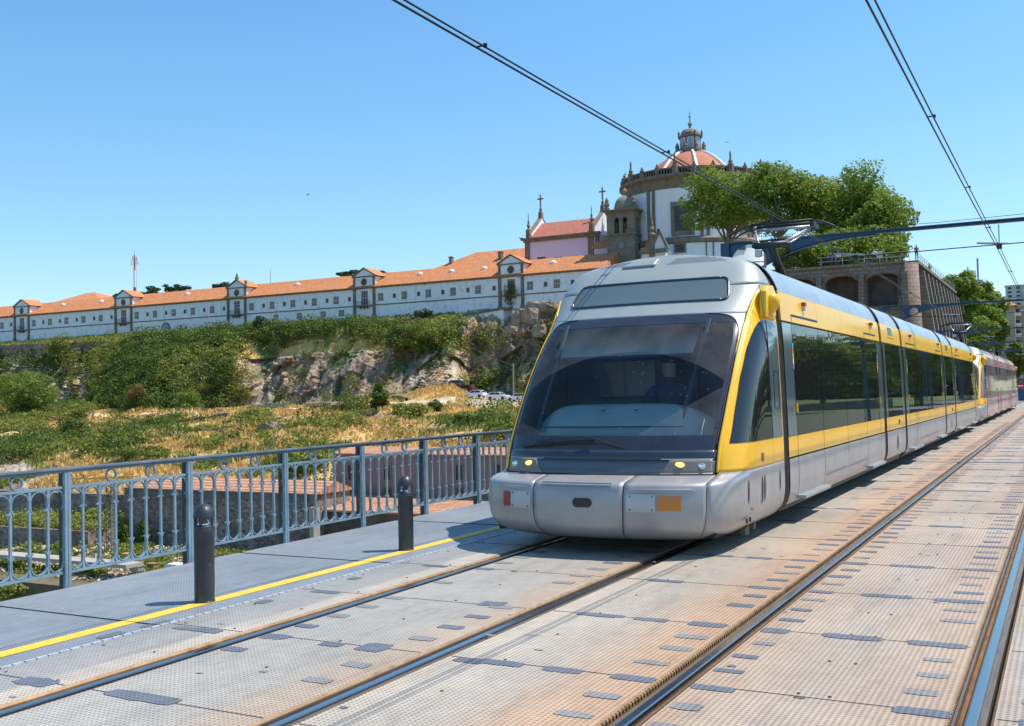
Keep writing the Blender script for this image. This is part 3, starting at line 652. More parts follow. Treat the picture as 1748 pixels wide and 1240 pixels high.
def cab(T,flip,dy,pal):
    B=part_builder(T,flip,dy); G=.006
    low=lin(.14,.66,18)+[.68,.69,.70,.708,.715,.725,.735,.745]
    # ---- bumper: three panels and the lower skirt sides
    bump=None
    for nm,a,b_ in(('bumper_panel',-.503,-.199),('bumper_panel',-.195,.143),('bumper_panel',.147,.503)):
        o=B(panel(low,lambda z:a,lambda z:b_,16),nm,pal['bump'],T,solid=.01)
        if b_==.503: bR=o
        elif a==-.503: bL=o
        else: bC=o
    B(panel(lin(.15,.745,10)+[.75],lambda z:-1.98,lambda z:1.98,60,-.03),'inner_shell',M_blk,T)
    for s in(-1,1):
        a,b_=(.508,2.0) if s>0 else (-2.0,-.508)
        sk=B(panel(lin(.14,.66,18)+[.68,.70,.715,.74,.765],lambda z:a,lambda z:b_,34),'skirt',pal['bump'],T,solid=.01)
        for y,hw,z0,z1 in((10.02,.022,.44,.68),(10.53,.028,.38,.68),(10.63,.026,.40,.69),(11.27,.022,.46,.69)):
            q=MB(); n=10; xx=XC+s*(1.327)
            vs=[]
            for k in range(n+1):
                u=k/n; ww=hw*math.sin(math.pi*u)**.6; z=z0+(z1-z0)*u; xo=XC+s*(Wz(z)+.010); vs.append(((xo,y-ww+.02*u,z),(xo,y+ww+.02*u,z)))
            q.grid([list(r) for r in vs]); B(q,'vent_slot',M_blk,sk)
        q=MB(); xo=XC+s*1.327
        for y in(9.98,10.1): q.cbox((xo-s*.01,y,.285),(.02,.03,.045))
        q.cbox((xo-.0*s,10.16,.38),(.004,.07,.012)); B(q,'bolt',M_bel,sk)
        q=MB(); q.cbox((xo-s*.16,10.42,.13),(.06,.14,.08)); q.cbox((xo-s*.16,10.72,.15),(.05,.08,.08)); B(q,'sander_box',M_bel,T)
    # ledge of centre panel, coupler slot
    q=MB(); n=20; pts=[]
    for k in range(n+1):
        a=2*math.pi*k/n; cx=XC-.0+ (.055 if math.cos(a)>0 else -.055)+.045*math.cos(a); pts.append((cx,.515+.045*math.sin(a)))
    q.add([(x,NOSE-.012+.0,z) for x,z in pts],[tuple(range(n+1))]); B(q,'coupler_slot',M_blk,bC)
    q=MB(); P=[]
    for tt in lin(-.165,.10,10): P.append([SP(tt,.665,.009),SP(tt,.692,.009)])
    q.grid(P); B(q,'top_ledge',M_slate,bC)
    for (t0,t1,z0,z1,m,par,nm) in((-.305,-.205,.44,.60,M_plate,bL,'cover_plate'),(.158,.258,.44,.60,M_plate,bR,'cover_plate'),(-.355,-.312,.45,.59,M_red,bL,'reflector'),(.266,.365,.455,.585,M_or,bR,'reflector')):
        q=MB(); q.grid([[SP(t0+(t1-t0)*a/6,z0+(z1-z0)*b2/3,.012 if nm[0]=='c' else .008) for a in range(7)] for b2 in range(4)])
        o=B(q,nm,m,par,solid=.012)
        if nm[0]=='c':
            for a in(.12,.88):
                for b2 in(.12,.88):
                    q=MB(); c=SP(t0+(t1-t0)*a,z0+(z1-z0)*b2,.02); q.ball(c,.009,8,6); B(q,'bolt',M_slate,o)
    # raised brow above plates
    for a,b_,par in((-.42,-.205,bL),(.153,.44,bR)):
        q=MB(); q.smooth=True; P=[]
        for tt in lin(a,b_,14):
            k=math.sin(math.pi*(tt-a)/(b_-a))**.5 if 0<tt-a<b_-a else 0
            P.append([SP(tt,.655,.002),SP(tt,.635,.004+.02*k),SP(tt,.615,.003)])
        q.grid(P); B(q,'brow',pal['bump'],par)
    # ---- dark band with headlights
    fb=B(panel(lin(.752,.89,4),lambda z:-.487,lambda z:.487,40,.0),'front_band',M_slate,T,solid=.008)
    B(panel(lin(.892,.982,3),lambda z:-.489,lambda z:.489,40,.004),'lower_windscreen_band',M_navy,T,solid=.008)
    for s in(-1,1):
        q=MB(); q.smooth=True
        a,b_=(.232,.468)
        P=[]
        for k,z in enumerate(lin(.762,.895,5)):
            a2=a+.03*(z-.762)/.13; P.append([SP(s*(a2+(b_-a2)*j/14),z,.008) for j in range(15)])
        q.grid(P); hl=B(q,'headlight',pal['lens'],T,solid=.006)
        q=MB(); q.smooth=True; c=SP(s*.30,.845,.004); q.ball(c,(.055,.02,.028),14,10); B(q,'lamp',M_lamp,hl)
        q=MB(); c=SP(s*.40,.83,.006); q.ball(c,(.05,.012,.035),14,8); B(q,'dark_lamp',M_chrome,hl)
        q=MB(); P=[]
        for z0,z1 in((.755,.765),(.893,.902)): q.grid([[SP(s*(.228+.245*j/14),z,.011) for j in range(15)] for z in(z0,z1)])
        B(q,'trim',M_plate,hl)
    # ---- windscreen: frit border, clear middle
    rows=lin(.984,2.05,16)+lin(2.1,2.32,9)+[2.335,2.345,2.353,2.359]
    inner=lambda z:max(0,tw(z)-.04-(0.0 if z<2.2 else (z-2.2)*.55))
    ws=B(panel(rows,lambda z:-tw(z)+.001,lambda z:tw(z)-.001,44,.003),'windscreen',M_ws,T)
    # frit ring
    q=MB(); q.smooth=True; q.recalc=False
    for s in(-1,1):
        P=[]
        for z in rows: 
            if z<1.12 or z>2.26: continue
            P.append([SP(s*(tw(z)-.036+.036*j/4),z,.0055) for j in range(5)])
        q.grid(P)
    for zs in([.984,1.03,1.07,1.12],[2.26]+[z for z in rows if z>2.26]):
        q.grid([[SP(-tw(z)+2*tw(z)*j/44,z,.0055) for j in range(45)] for z in zs])
    B(q,'glass_border',M_frit,ws)
    # seal
    q=MB(); q.smooth=True
    pts=[SP(tw(z),z,.004) for z in rows]+[SP(-tw(z),z,.004) for z in reversed(rows)]; pts.append(pts[0]); q.tube(pts,.009,6); B(q,'seal',M_rubber,ws)
    # wiper
    wp=[SP(-.12,.975,.05),SP(-.02,1.07,.05),SP(.04,1.075,.05),SP(.13,.985,.05)]
    q=MB(); q.tube([SP(-.36,1.0,.03),SP(-.25,1.03,.035),SP(-.1,1.055,.035),SP(-.02,1.06,.035)],.012,6); q.tube([SP(-.27,1.04,.05),SP(-.16,1.075,.055),SP(-.06,1.085,.055),SP(.0,1.06,.05),SP(.10,.985,.03)],.009,6); q.tube([SP(-.25,1.02,.05),SP(-.02,1.05,.05)],.006,5)
    B(q,'wiper',M_blk,ws)
    # ---- silver cap
    q=MB(); q.smooth=True; q.recalc=False
    cr1=[2.12,2.16,2.2,2.235,2.265,2.29,2.31,2.325,2.34,2.352,2.36]
    for s in(-1,1): q.grid([[SP(s*(tw(z)+(ty(z)-tw(z))*j/10),z,.0) for j in range(11)] for z in lin(1.9,2.1,4)+cr1])
    q.grid([[SP(-ty(z)+2*ty(z)*j/80,z,0) for j in range(81)] for z in [2.36,2.38,2.42,2.46,2.5,2.54,2.57,2.6,2.62,2.64,2.655,2.665,2.675,2.682,2.69,2.7,2.73,2.76,2.8,2.84,2.88,2.92,2.95,2.98,3.0,3.02,3.04,3.06,3.07,3.08,3.09,3.1,3.105,3.11,3.115,3.119]])
    cap=B(q,'cab_roof',pal['cab'],T,solid=.006)
    q=MB(); q.grid([[(XC+s2*Wz(z)*.99,y,z-.004) for s2 in lin(-1,1,10)] for y,z in((11.3,3.09),(11.5,3.1))]) 
    for k in range(5):
        for x0,x1 in((-.05,.72),(-.80,-.30)):
            y=11.30+.035*k; q.grid([[SP(1.*u,z,.006) for u in ()] for z in ()]) if False else None
    v=MB()
    for k in range(5):
        z=2.995+.016*k; v=MB(); v.grid([[SP(tt,z+dz_,.008) for tt in lin(.04+.02*k,.47+.02*k,14)] for dz_ in(0,.0035)]); B(v,'roof_vent',M_blk,cap)
    for k in range(4):
        z=3.015+.015*k; v=MB(); v.grid([[SP(-tt,z+dz_,.008) for tt in lin(.25,.50,8)] for dz_ in(0,.0035)]); B(v,'roof_vent',M_blk,cap)
    v=MB(); v.smooth=True; v.grid([[SP(tt,z,.012) for tt in lin(-.22,-.02,10)] for z in lin(2.985,3.07,5)]); B(v,'roof_hatch',pal['cab'],cap,solid=.02)
    # destination display
    q=MB(); q.smooth=True; q.recalc=False
    rr=[2.515,2.525,2.545,2.575,2.62,2.66,2.70,2.735,2.76,2.772,2.78]
    def wd(z,k=1.):
        u=min(z-2.515,2.78-z); c=.045; e=0 if u>c else (1-math.sqrt(max(0,1-((c-u)/c)**2)))*.028
        return (.385+(z-2.6)*-.03)*1.0-e
    q.grid([[SP(-wd(z)+2*wd(z)*j/50,z,.006) for j in range(51)] for z in rr]); dd=B(q,'destination_display',pal['disp'],cap)
    pts=[SP(wd(z),z,.009) for z in rr]+[SP(-wd(z),z,.009) for z in reversed(rr)]; 
    q=MB(); q.smooth=True
    def dense(pts):
        o=[]
        for a,b_ in zip(pts,pts[1:]+pts[:1]): o.append(a)
        return o
    loop=[SP(wd(z),z,.009) for z in rr]+[SP(wd(rr[-1])*(1-2*k/24),rr[-1],.009) for k in range(25)]+[SP(-wd(z),z,.009) for z in reversed(rr)]+[SP(-wd(rr[0])*(1-2*k/24),rr[0],.009) for k in range(25)]
    q.tube(loop+[loop[0]],.013,6); B(q,'frame',M_navy,dd)
    # ---- yellow side frames with glass
    for s in(-1,1):
        tyl=lambda z:s*ty(z)
        rows=[.768,.80]+lin(.85,2.5,34)+[2.54,2.57,2.6,2.62,2.64,2.655,2.665,2.675,2.682,2.69,2.695]
        if s>0: q=panel(rows,lambda z:ty(z)+.0,lambda z:2.0,30,.001)
        else: q=panel(rows,lambda z:-2.0,lambda z:-ty(z),30,.001)
        q.add([],[]); sf=B(q,'side_frame',pal['frame'],T,solid=.012)
        # front raised bead along the windscreen
        q=MB(); q.smooth=True; q.tube([SP(s*(ty(z)+.012),z,.000) for z in rows[:-6]],.019,8); B(q,'edge_bead',pal['frame'],sf)
        q=MB(); q.smooth=True; q.tube([SP(s*ty(z),z,.004) for z in rows],.007,6); B(q,'rubber_seal',M_rubber,sf)
        gl=plf([(1.035,9.86),(1.37,10.08),(1.67,10.30),(1.96,10.56),(2.1,10.72),(2.19,10.84),(2.25,10.94),(2.29,11.04)])
        rw=lin(1.035,2.1,18)+[2.13,2.16,2.19,2.22,2.25,2.27,2.285]
        q=MB(); q.smooth=True; q.recalc=False
        q.grid([[SP(s*(trow(z,gl(z))+(trow(z,11.02)-trow(z,gl(z)))*j/16),z,.012) for j in range(17)] for z in rw if gl(z)<11.0]); B(q,'side_window',pal['win'],sf)
        q=MB(); q.grid([[SP(s*(trow(z,11.03)+(trow(z,11.46)-trow(z,11.03))*j/6),z,.012) for j in range(7)] for z in rw]); b2=B(q,'window_strip',pal['strip'],sf)
        q=MB(); loop=[(11.18,1.35),(11.38,1.35),(11.38,1.75),(11.18,1.75),(11.18,1.35)]; q.tube([(XC+s*(Wz(z)+.014),y,z) for y,z in loop],.005,4); q.tube([(XC+s*(Wz(z)+.01),11.025,z) for z in rw],.006,4); B(q,'hatch_line',M_blk,sf)
        q=MB(); q.tube([(XC+s*(Wz(z)+.004),11.02,z) for z in(.79,1.03)],.004,4); q.tube([(XC+s*(Wz(z)+.004),11.0,z) for z in (2.3,2.66)],.004,4); B(q,'panel_line',M_bel,sf)
        q=MB(); q.cbox((XC+s*1.325,10.59,.865),(.02,.085,.09)); tl=B(q,'turn_lamp_housing',M_slate,sf,bevel=.008); q=MB(); q.cbox((XC+s*1.334,10.59,.865),(.02,.06,.06)); B(q,'turn_lamp',M_amb,tl)
        # end of the frame against the bellows
        q=MB(); q.grid([[(XC+s*(Wz(z)+.0),11.5,z),(XC+s*(Wz(z)-.12),11.52,z)] for z in lin(.765,2.7,20)]); B(q,'frame_return',pal['frame'],sf)
        # camera pod
        if (s>0)==flip: continue
        q=MB(); q.smooth=True; q.lathe((0,0,0),[(.001,-.14),(.045,-.12),(.085,-.07),(.108,0),(.10,.045),(.075,.075),(.03,.092),(.001,.095)],20)
        q.v=[(XC+s*(1.30)+v_[0]*.85,11.24+v_[1]*.95,2.50+v_[2]) for v_ in q.v]; pod=B(q,'mirror_pod',pal['frame'],T)
        q=MB(); q.smooth=True; q.prism([(11.02,2.32),(11.4,2.30),(11.46,2.36),(11.45,2.62),(11.36,2.68),(11.14,2.66),(11.06,2.6)],'x',XC+s*1.24-.02,XC+s*1.275+.02); B(q,'pod_base',pal['frame'],pod,bevel=.012)
    # ---- interior
    it=MB(); it.box(XC-1.17,XC+1.17,11.35,11.4,.5,2.6); it.box(XC-1.2,XC+1.2,9.7,11.4,.45,.5); ci=B(it,'cab_interior',M_int,T)
    q=MB(); q.smooth=True
    P=[]
    for a in range(21):
        u=-1+2*a/20; hw=1-abs(u)**6*.35; row=[]
        for yy,zz in((9.9,.72),(9.82,.95),(9.9,1.22),(10.02,1.40),(10.12,1.43),(10.35,1.40),(10.5,1.2)): row.append((XC-.05+u*.98,yy+.22*abs(u)**2.5,.72+(zz-.72)*hw))
        P.append(row)
    q.grid(P); ds=B(q,'dashboard',M_dash,T)
    q=MB(); q.bar((XC-.85,9.86,1.20),(XC+.75,9.86,1.20),.01,.012); B(q,'dash_seam',M_blk,ds)
    q=MB(); 
    for xx in(-.16,.2):
        q.lathe((XC+xx,9.985,1.37),[(.022,0),(.022,.006)],12) 
    B(q,'yellow_button',M_yel,ds)
    q=MB(); q.smooth=True; P=[]
    for a in range(41):
        u=a/40; x=XC-1.0+1.62*u; fold=.03*math.sin(u*30)*(u>.62)+.012*math.sin(u*13); zt=2.5; P.append([(x,11.0,2.44),(x,10.86+fold*.6,2.2),(x,10.62+fold*1.3,1.95)])
    q.grid(P); B(q,'sun_blind',M_blind,T)
    q=MB(); q.bar((XC-1.0,10.62,1.94),(XC+.64,10.62,1.94),.02,.025); q.bar((XC-.94,9.9,1.0),(XC-.78,10.5,2.3),.035,.02); q.bar((XC+.62,9.95,1.0),(XC+.82,10.55,2.3),.035,.02); B(q,'blind_rail',M_int,T)
    q=MB(); q.box(XC+.05,XC+.55,10.95,11.05,1.0,1.95); q.box(XC-.1,XC+.6,10.6,11.0,.9,1.02); B(q,'driver_seat',M_blk,T,bevel=.03)
    q=MB(); q.box(XC-.85,XC+.05,11.28,11.345,1.5,2.3); B(q,'partition',M_slate,T)
    # floor & underframe
    q=MB(); q.box(XC-1.15,XC+1.15,9.5,11.5,.17,.44); B(q,'underframe',M_under,T)
def wside(q,s,y0,y1,z0,z1,off,n=6):
    q.smooth=True
    q.grid([[(XC+s*(Wz(z)+off),y,z) for y in(y0,y1)] for z in lin(z0,z1,n)])
ROOF=[(Wz(z),z) for z in lin(2.66,3.0,10)+[3.03,3.05,3.07,3.085,3.1,3.11]]+[(.25,3.122),(0,3.126)]
def section(T,y0,y1,kind,dy,pal,num):
    D=lambda q:[None,setattr(q,'v',[(x,y+dy,z) for x,y,z in q.v])][0]
    def B(q,name,m,parent,**k):
        q.v=[(x,y+dy,z) for x,y,z in q.v]; return q.build(name,m,parent,**k)
    sec='short' if kind=='s' else 'long'
    # dark inner shell
    q=MB(); 
    for s in(-1,1): q.grid([[(XC+s*(Wz(z)-.018),y,z) for y in(y0,y1)] for z in lin(.24,2.66,12)])
    q.box(XC-1.2,XC+1.2,y0,y1,.18,.26)
    body=B(q,'car_body',M_blk,T)
    q=MB(); q.smooth=True; P=[]
    full=[(w_,z) for w_,z in ROOF]+[(-w_,z) for w_,z in reversed(ROOF[:-1])]
    nseg=1 if kind=='s' else 3
    for k in range(nseg):
        a=y0+(y1-y0)*k/nseg+(.004 if k else 0); b_=y0+(y1-y0)*(k+1)/nseg-(.004 if k<nseg-1 else 0); q.grid([[(XC+w_,y,z) for w_,z in full] for y in(a,b_)])
    roof=B(q,'roof',pal['roof'],body)
    for yy in(y0,y1):
        q=MB(); q.smooth=True; q.tube([(XC+w_,yy,z+.002) for w_,z in full],.016,6); B(q,'roof_seam',M_rubber,roof)
    if kind=='l':
        dws=[(y0+.45,1.45),(y1-1.72,1.3)]; L=y1-y0
        cuts=[y0,y0+.45,y0+1.92,y0+1.92+(L-1.92-1.72)/2,y1-1.72,y1-.42,y1]
    else: cuts=[y0,y0+.25,y1-.28,y1]; dws=[]
    for s in(-1,1):
        for i in range(len(cuts)-1):
            a,b_=cuts[i]+.009,cuts[i+1]-.009; end=(i==0 or i==len(cuts)-2)
            q=MB(); wside(q,s,a,b_,1.015,2.30,.006,9); m=pal['strip'] if (b_-a)<.6 else pal['win']
            o=B(q,'window',m,body)
            q=MB(); wside(q,s,a,b_,.785,1.01,.004,3); q.grid([[(XC+s*(Wz(1.01)+.004),y,1.01),(XC+s*(Wz(1.01)-.015),y,1.014)] for y in(a,b_)]); B(q,'waist_panel',pal['low'] if kind=='l' else pal['lows'],body)
            q=MB(); wside(q,s,a,b_,.255 if not(kind=='s') else .30,.765,.006,10)
            sk=B(q,'skirt_panel',pal['skirt'] if kind=='l' else pal['skirts'],body)
            if kind=='l' and i in(1,4):
                q=MB(); q.box(min(XC+s*1.25,XC+s*1.40),max(XC+s*1.25,XC+s*1.40),cuts[i]+.0,cuts[i+1]-.03,.285,.325); B(q,'door_step',M_skirt,sk,bevel=.006)
            if kind=='l' and i in(2,3):
                q=MB(); q.bar((XC+s*1.334,a+.05,.45),(XC+s*1.334,b_-.1,.45),.004,.006); B(q,'panel_line',M_bel,sk)
        # header panels (yellow band)
        hc=[y0]+([y0+1.95,y0+3.55,y1-1.55] if kind=='l' else [])+[y1]
        for i in range(len(hc)-1):
            q=MB(); a,b_=hc[i]+(.003 if i else 0),hc[i+1]-.003; wside(q,s,a,b_,2.325,2.655,.008,6); q.grid([[(XC+s*(Wz(2.325)+.008),y,2.325),(XC+s*(Wz(2.32)-.02),y,2.315)] for y in(a,b_)])
            if i==0: q.grid([[(XC+s*(Wz(z)+.006),y0,z),(XC+s*(Wz(z)-.10),y0-.01,z)] for z in lin(2.325,2.655,6)])
            hd=B(q,'header_panel',pal['head'] if kind=='l' else pal['heads'],body)
            if kind=='l' and i in(0,3):
                yl=y0+1.17 if i==0 else y1-.86
                q=MB(); xo=XC+s*(Wz(2.55)+.03); q.box(min(xo-s*.03,xo+s*.025),max(xo-s*.03,xo+s*.025),yl-.045,yl+.045,2.55,2.60); la=B(q,'door_lamp',M_redl,hd,bevel=.006); q=MB(); q.box(min(xo-s*.03,xo+s*.022),max(xo-s*.03,xo+s*.022),yl-.04,yl+.04,2.50,2.5495); B(q,'white_lens',M_white,la)
                ya,yb=(y0+.48,y0+1.93) if i==0 else (y1-1.52,y1-.42)
                q=MB(); q.grid([[(XC+s*(Wz(z)+.011),y,z) for y in(ya,yb)] for z in(2.392,2.418)]); q.grid([[(XC+s*(Wz(z)+.011),y,z) for y in(ya,ya+.015)] for z in(2.33,2.415)]); B(q,'door_slot',M_blk,hd)
            if kind=='s':
                yc=(y0+y1)/2-.1; q=MB(); q.grid([[(XC+s*(Wz(z)+.012),y,z) for y in(yc-.22,yc+.22)] for z in(2.49,2.60)]); la=B(q,'small_window',pal['disp'],hd)
                q=MB(); q.grid([[(XC+s*(Wz(z)+.0105),y,z) for y in(yc-.26,yc+.26)] for z in(2.475,2.615)]); B(q,'frame',M_slate,la)
                q=MB(); q.grid([[(XC+s*(Wz(z)+.0105),y,z) for y in(yc-.4,yc+.4)] for z in(2.42,2.43)]); B(q,'panel_line',M_bel,hd)
        if kind=='l':
            for yy in(y0+.40,y1-.47):
                if s>0:
                    for k,c in enumerate(((.02,.45,.75),(.8,.12,.05),(.3,.7,.1),(.9,.75,.05),(.45,.15,.6))):
                        q=MB(); q.grid([[(XC+s*(Wz(z)+.010),y,z) for y in(yy,yy+.045)] for z in(2.02-.06*k,2.078-.06*k)]); mm=bpy.data.materials.get('sticker_%d'%k) or mat('sticker_%d'%k,c,.4); B(q,'sticker',mm,body)
                q=MB(); q.cbox((XC+s*1.33,yy+.03,1.33),(.02,.03,.1)); B(q,'door_button',M_yel,body)
        if kind=='s':
            q=MB(); q.cbox((XC+s*1.328,(y0+y1)/2+.35,.90),(.02,.09,.09)); tl=B(q,'turn_lamp_housing',M_slate,body,bevel=.008); q=MB(); q.cbox((XC+s*1.336,(y0+y1)/2+.35,.90),(.02,.06,.06)); B(q,'turn_lamp',M_amb,tl)
            for yy in((y0+y1)/2-.0,(y0+y1)/2+.13):
                q=MB(); vs=[]
                for k in range(11):
                    u=k/10; ww=.03*math.sin(math.pi*u)**.6; z=.38+.3*u; vs.append([(XC+s*(Wz(z)+.010),yy-ww,z),(XC+s*(Wz(z)+.010),yy+ww,z)])
                q.grid(vs); B(q,'vent_slot',M_blk,body)
            # bogie and wheels
    if kind=='s' or True:
        q=MB()
        for yc in ([(y0+y1)/2-.7,(y0+y1)/2+.7] if kind=='s' else []):
            for s in(-1,1): q.prism([(yc+.28*math.cos(2*math.pi*k/20),.285+.28*math.sin(2*math.pi*k/20)) for k in range(20)],'x',XC+s*.72-.06,XC+s*.72+.06)
        if q.v: B(q,'wheels',M_rust,body)
def bellows(T,y0,y1,dy):
    q=MB(); n=max(4,int((y1-y0)/.045)); 
    prof=[(Wz(z),z) for z in lin(.26,3.0,26)+[3.03,3.06,3.09]]+[(0,3.10)]
    full=prof+[(-w_,z) for w_,z in reversed(prof[:-1])]; P=[]
    for k in range(2*n+1):
        y=y0+(y1-y0)*k/(2*n); o=.004 if k%2==0 else .045; P.append([(XC+w_-math.copysign(o,w_) if abs(w_)>.01 else XC,y+dy,z-.03) for w_,z in full])
    q.grid(P); q.build('bellows',M_bel,T)
def pantograph(T,yb,dy,raise_=1):
    X=XC
    def B(q,name,m,parent,**k):
        q.v=[(x,y+dy,z) for x,y,z in q.v]; return q.build(name,m,parent,**k)
    q=MB(); q.box(X-.55,X+.55,yb-.6,yb+.75,3.14,3.19); 
    for sx in(-.45,.45):
        for sy in(-.5,.6): q.lathe((X+sx,yb+sy,3.10),[(.04,0),(.06,.02),(.04,.04),(.06,.06),(.04,.08)],10)
    pb=B(q,'pantograph_base',M_blk,T)
    kn=(X,yb-.55,3.84); hd_z=4.29; hy=yb+.35
    q=MB(); q.smooth=True; q.tube([(X+.02,yb+.35,3.2),kn],[.075,.06],12); B(q,'lower_arm',M_blk,pb)
    q=MB(); q.tube([(X-.28,yb+.1,3.2),(X-.1,kn[1]+.02,3.70)],.02,8); q.lathe((X-.2,kn[1],3.72),[(.001,-.06),(.06,-.05),(.06,.05),(.001,.06)],12); B(q,'control_rod',M_galv,pb)
    q=MB(); q.smooth=True; q.tube([(X-.26,kn[1],kn[2]),(X+.26,kn[1],kn[2])],.055,12); q.tube([(X-.3,kn[1],kn[2]),(X+.3,kn[1],kn[2])],.03,10); B(q,'knee_joint',M_blk,pb)
    q=MB(); q.smooth=True
    for s in(-1,1):
        q.tube([(X+s*.2,kn[1],kn[2]+.02),(X+s*.48,hy,hd_z-.07)],[.032,.022],10)
    q.tube([(X+.12,kn[1]+.05,kn[2]-.06),(X+.44,hy+.02,hd_z-.14)],.012,8); q.tube([(X-.48,hy,hd_z-.07),(X+.48,hy,hd_z-.07)],.022,10)
    B(q,'upper_arm',M_galv,pb)
    for yy in(hy-.16,hy+.16):
        q=MB(); q.smooth=True; pts=[(X+u,yy,hd_z-(max(0,abs(u)-.5))**1.7*.75) for u in lin(-.88,.88,26)]; q.tube(pts,.016,8); q.box(X-.5,X+.5,yy-.018,yy+.018,hd_z+.0,hd_z+.028); B(q,'contact_strip',M_blk,pb)
    q=MB()
    for s in(-1,1): q.box(X+s*.5-.03,X+s*.5+.03,hy-.2,hy+.2,hd_z-.1,hd_z-.02); q.tube([(X+s*.5,hy-.18,hd_z-.03),(X+s*.5,hy,hd_z-.12),(X+s*.5,hy+.18,hd_z-.03)],.014,6)
    B(q,'head_mount',M_blk,pb)
    q=MB(); q.tube([(X-.3,kn[1]+.0,kn[2]+.07),(X-.05,kn[1]+.25,kn[2]+.13),(X+.3,kn[1]+.1,kn[2]+.07)],.008,6); B(q,'cable',M_blk,pb)
SEC=[(11.74,18.66,'l'),(18.92,21.22,'s'),(21.46,28.70,'l'),(28.96,31.36,'s'),(31.60,38.56,'l')]
def tram(dy,label,pal,panto):
    T=empty('tram',(XC,NOSE+dy,0),label,'tram')
    cab(T,False,dy,pal); cab(T,True,dy,pal)
    for k,(a,b_,kd) in enumerate(SEC): section(T,a,b_,kd,dy,pal,k)
    cuts=[SEAM]+[v for a,b_,_ in SEC for v in(a,b_)]+[2*NOSE+TL-SEAM]
    for i in range(0,len(cuts),2): bellows(T,cuts[i]-.02,cuts[i+1]+.02,dy)
    pantograph(T,panto,dy)
    # rooftop equipment
    q=MB(); q.box(XC-.5,XC+.5,17.0+dy+1.2,18.4+dy,3.1,3.2); q.build('roof_box',pal['roof'],T,bevel=.02)
    q=MB(); q.prism([(20.0+dy,3.1),(20.1+dy,3.22),(21.0+dy,3.22),(21.4+dy,3.1)],'x',XC-.2,XC+.35); q.build('roof_box',M_silver,T,bevel=.02)
    return T
M_headl=glassmat('headlight_lens',(.21,.19,.155),.12,1.5)
pal1=dict(bump=M_skirt,cab=M_silver,frame=M_yel,win=M_win,strip=M_winstrip,disp=M_disp,roof=M_roofs,low=M_yel,lows=M_yel,skirt=M_skirt,skirts=M_skirt,head=M_yel,heads=M_yel,lens=M_headl)
pal2=dict(pal1,roof=M_liv,low=M_liv,lows=M_livr,skirt=M_liv,skirts=M_livr,head=M_liv,heads=M_livr,win=M_livw)
tram(0,'yellow and silver low floor tram with raised pantograph, filling the right half of the picture',pal1,17.1)
tram(32.9,'second tram in mauve and coral printed film, following close behind the yellow one',pal2,17.1)
# ================================================================ TERRAIN
def pproj(P):
    P=np.asarray(P,float)-CAM; z=P@cf
    return CW/2+CF*(P@cr)/z, CH/2-CF*(P@cu)/z
def prof(tab,x): return float(np.interp(x,[a for a,_ in tab],[b for _,b in tab]))
By=lambda x:584.75-.0687*x
XS=[-260,0,100,170,230,300,400,450,600,770,800,870,960,1060,1180]
ROWS=[ # (subdivisions to next row, Y(x), y(x))
 (3,lambda x:235,lambda x:By(x)-2),
 (6,lambda x:190.5,lambda x:By(x)+1),
 (5,lambda x:prof([(0,185),(600,185),(790,186),(1200,187)],x),lambda x:By(x)+prof([(0,4),(600,6),(760,12),(830,26),(1200,26)],x)),
 (30,lambda x:prof([(-260,181.5),(100,181.5),(300,179.5),(450,180),(770,180),(800,184.5),(1200,184.5)],x),lambda x:prof([(-260,640),(0,613),(100,612),(170,598),(230,588),(300,578),(400,576),(600,566),(770,570),(800,575),(870,572),(960,562),(1180,540)],x)),
 (34,lambda x:prof([(-260,179),(0,178.5),(100,177),(170,173),(300,167),(400,169),(450,176),(600,176.5),(770,176),(800,183),(1200,183)],x),lambda x:prof([(-260,660),(0,645),(170,640),(300,622),(400,622),(450,625),(600,612),(770,606),(800,610),(870,610),(1180,600)],x)),
 (14,lambda x:prof([(-260,172),(0,172),(100,171),(170,165),(230,159),(300,158),(400,166),(450,168),(770,167),(800,178),(1200,178)],x),lambda x:prof([(-260,705),(0,690),(100,698),(230,701),(400,700),(450,697),(600,694),(770,656),(800,664),(870,678),(960,680),(1180,690)],x)),
 (14,lambda x:150,lambda x:prof([(-260,735),(0,722),(170,716),(300,712),(450,703),(600,700),(770,694),(870,692),(1180,705)],x)),
 (14,lambda x:132,lambda x:prof([(-260,760),(0,745),(170,744),(300,738),(450,728),(600,722),(770,716),(870,709),(1180,715)],x)),
 (12,lambda x:114,lambda x:prof([(-260,800),(0,778),(170,775),(300,768),(450,760),(600,754),(770,745),(870,736),(1180,740)],x)),
 (5,lambda x:prof([(-260,98.5),(545,98.5),(570,101.5),(1200,101.5)],x),lambda x:prof([(-260,840),(0,836),(230,842),(450,843),(600,846),(1180,846)],x)),
 (5,lambda x:prof([(-260,97),(545,97),(570,100.5),(1200,100.5)],x),lambda x:1060),
 (6,lambda x:60,lambda x:1300),
 (0,lambda x:6,lambda x:6500)]
NC=520; cxs=[XS[0]+(XS[-1]-XS[0])*i/(NC-1) for i in range(NC)]
ctrl=[[at(x,yf(x),Yr(x)) for x in cxs] for n,Yr,yf in ROWS]
TP=[]; TR=[]
for i in range(len(ROWS)-1):
    n=ROWS[i][0]
    for k in range(n):
        u=k/n; us=u
        TP.append([a.lerp(b_,us) for a,b_ in zip(ctrl[i],ctrl[i+1])]); TR.append(i+u)
TP.append(ctrl[-1]); TR.append(len(ROWS)-1)
TP=np.array([[tuple(p) for p in r] for r in TP]); NR=len(TP)
TPX,TPY=pproj(TP.reshape(-1,3)); TPX=TPX.reshape(NR,NC); TPY=TPY.reshape(NR,NC)
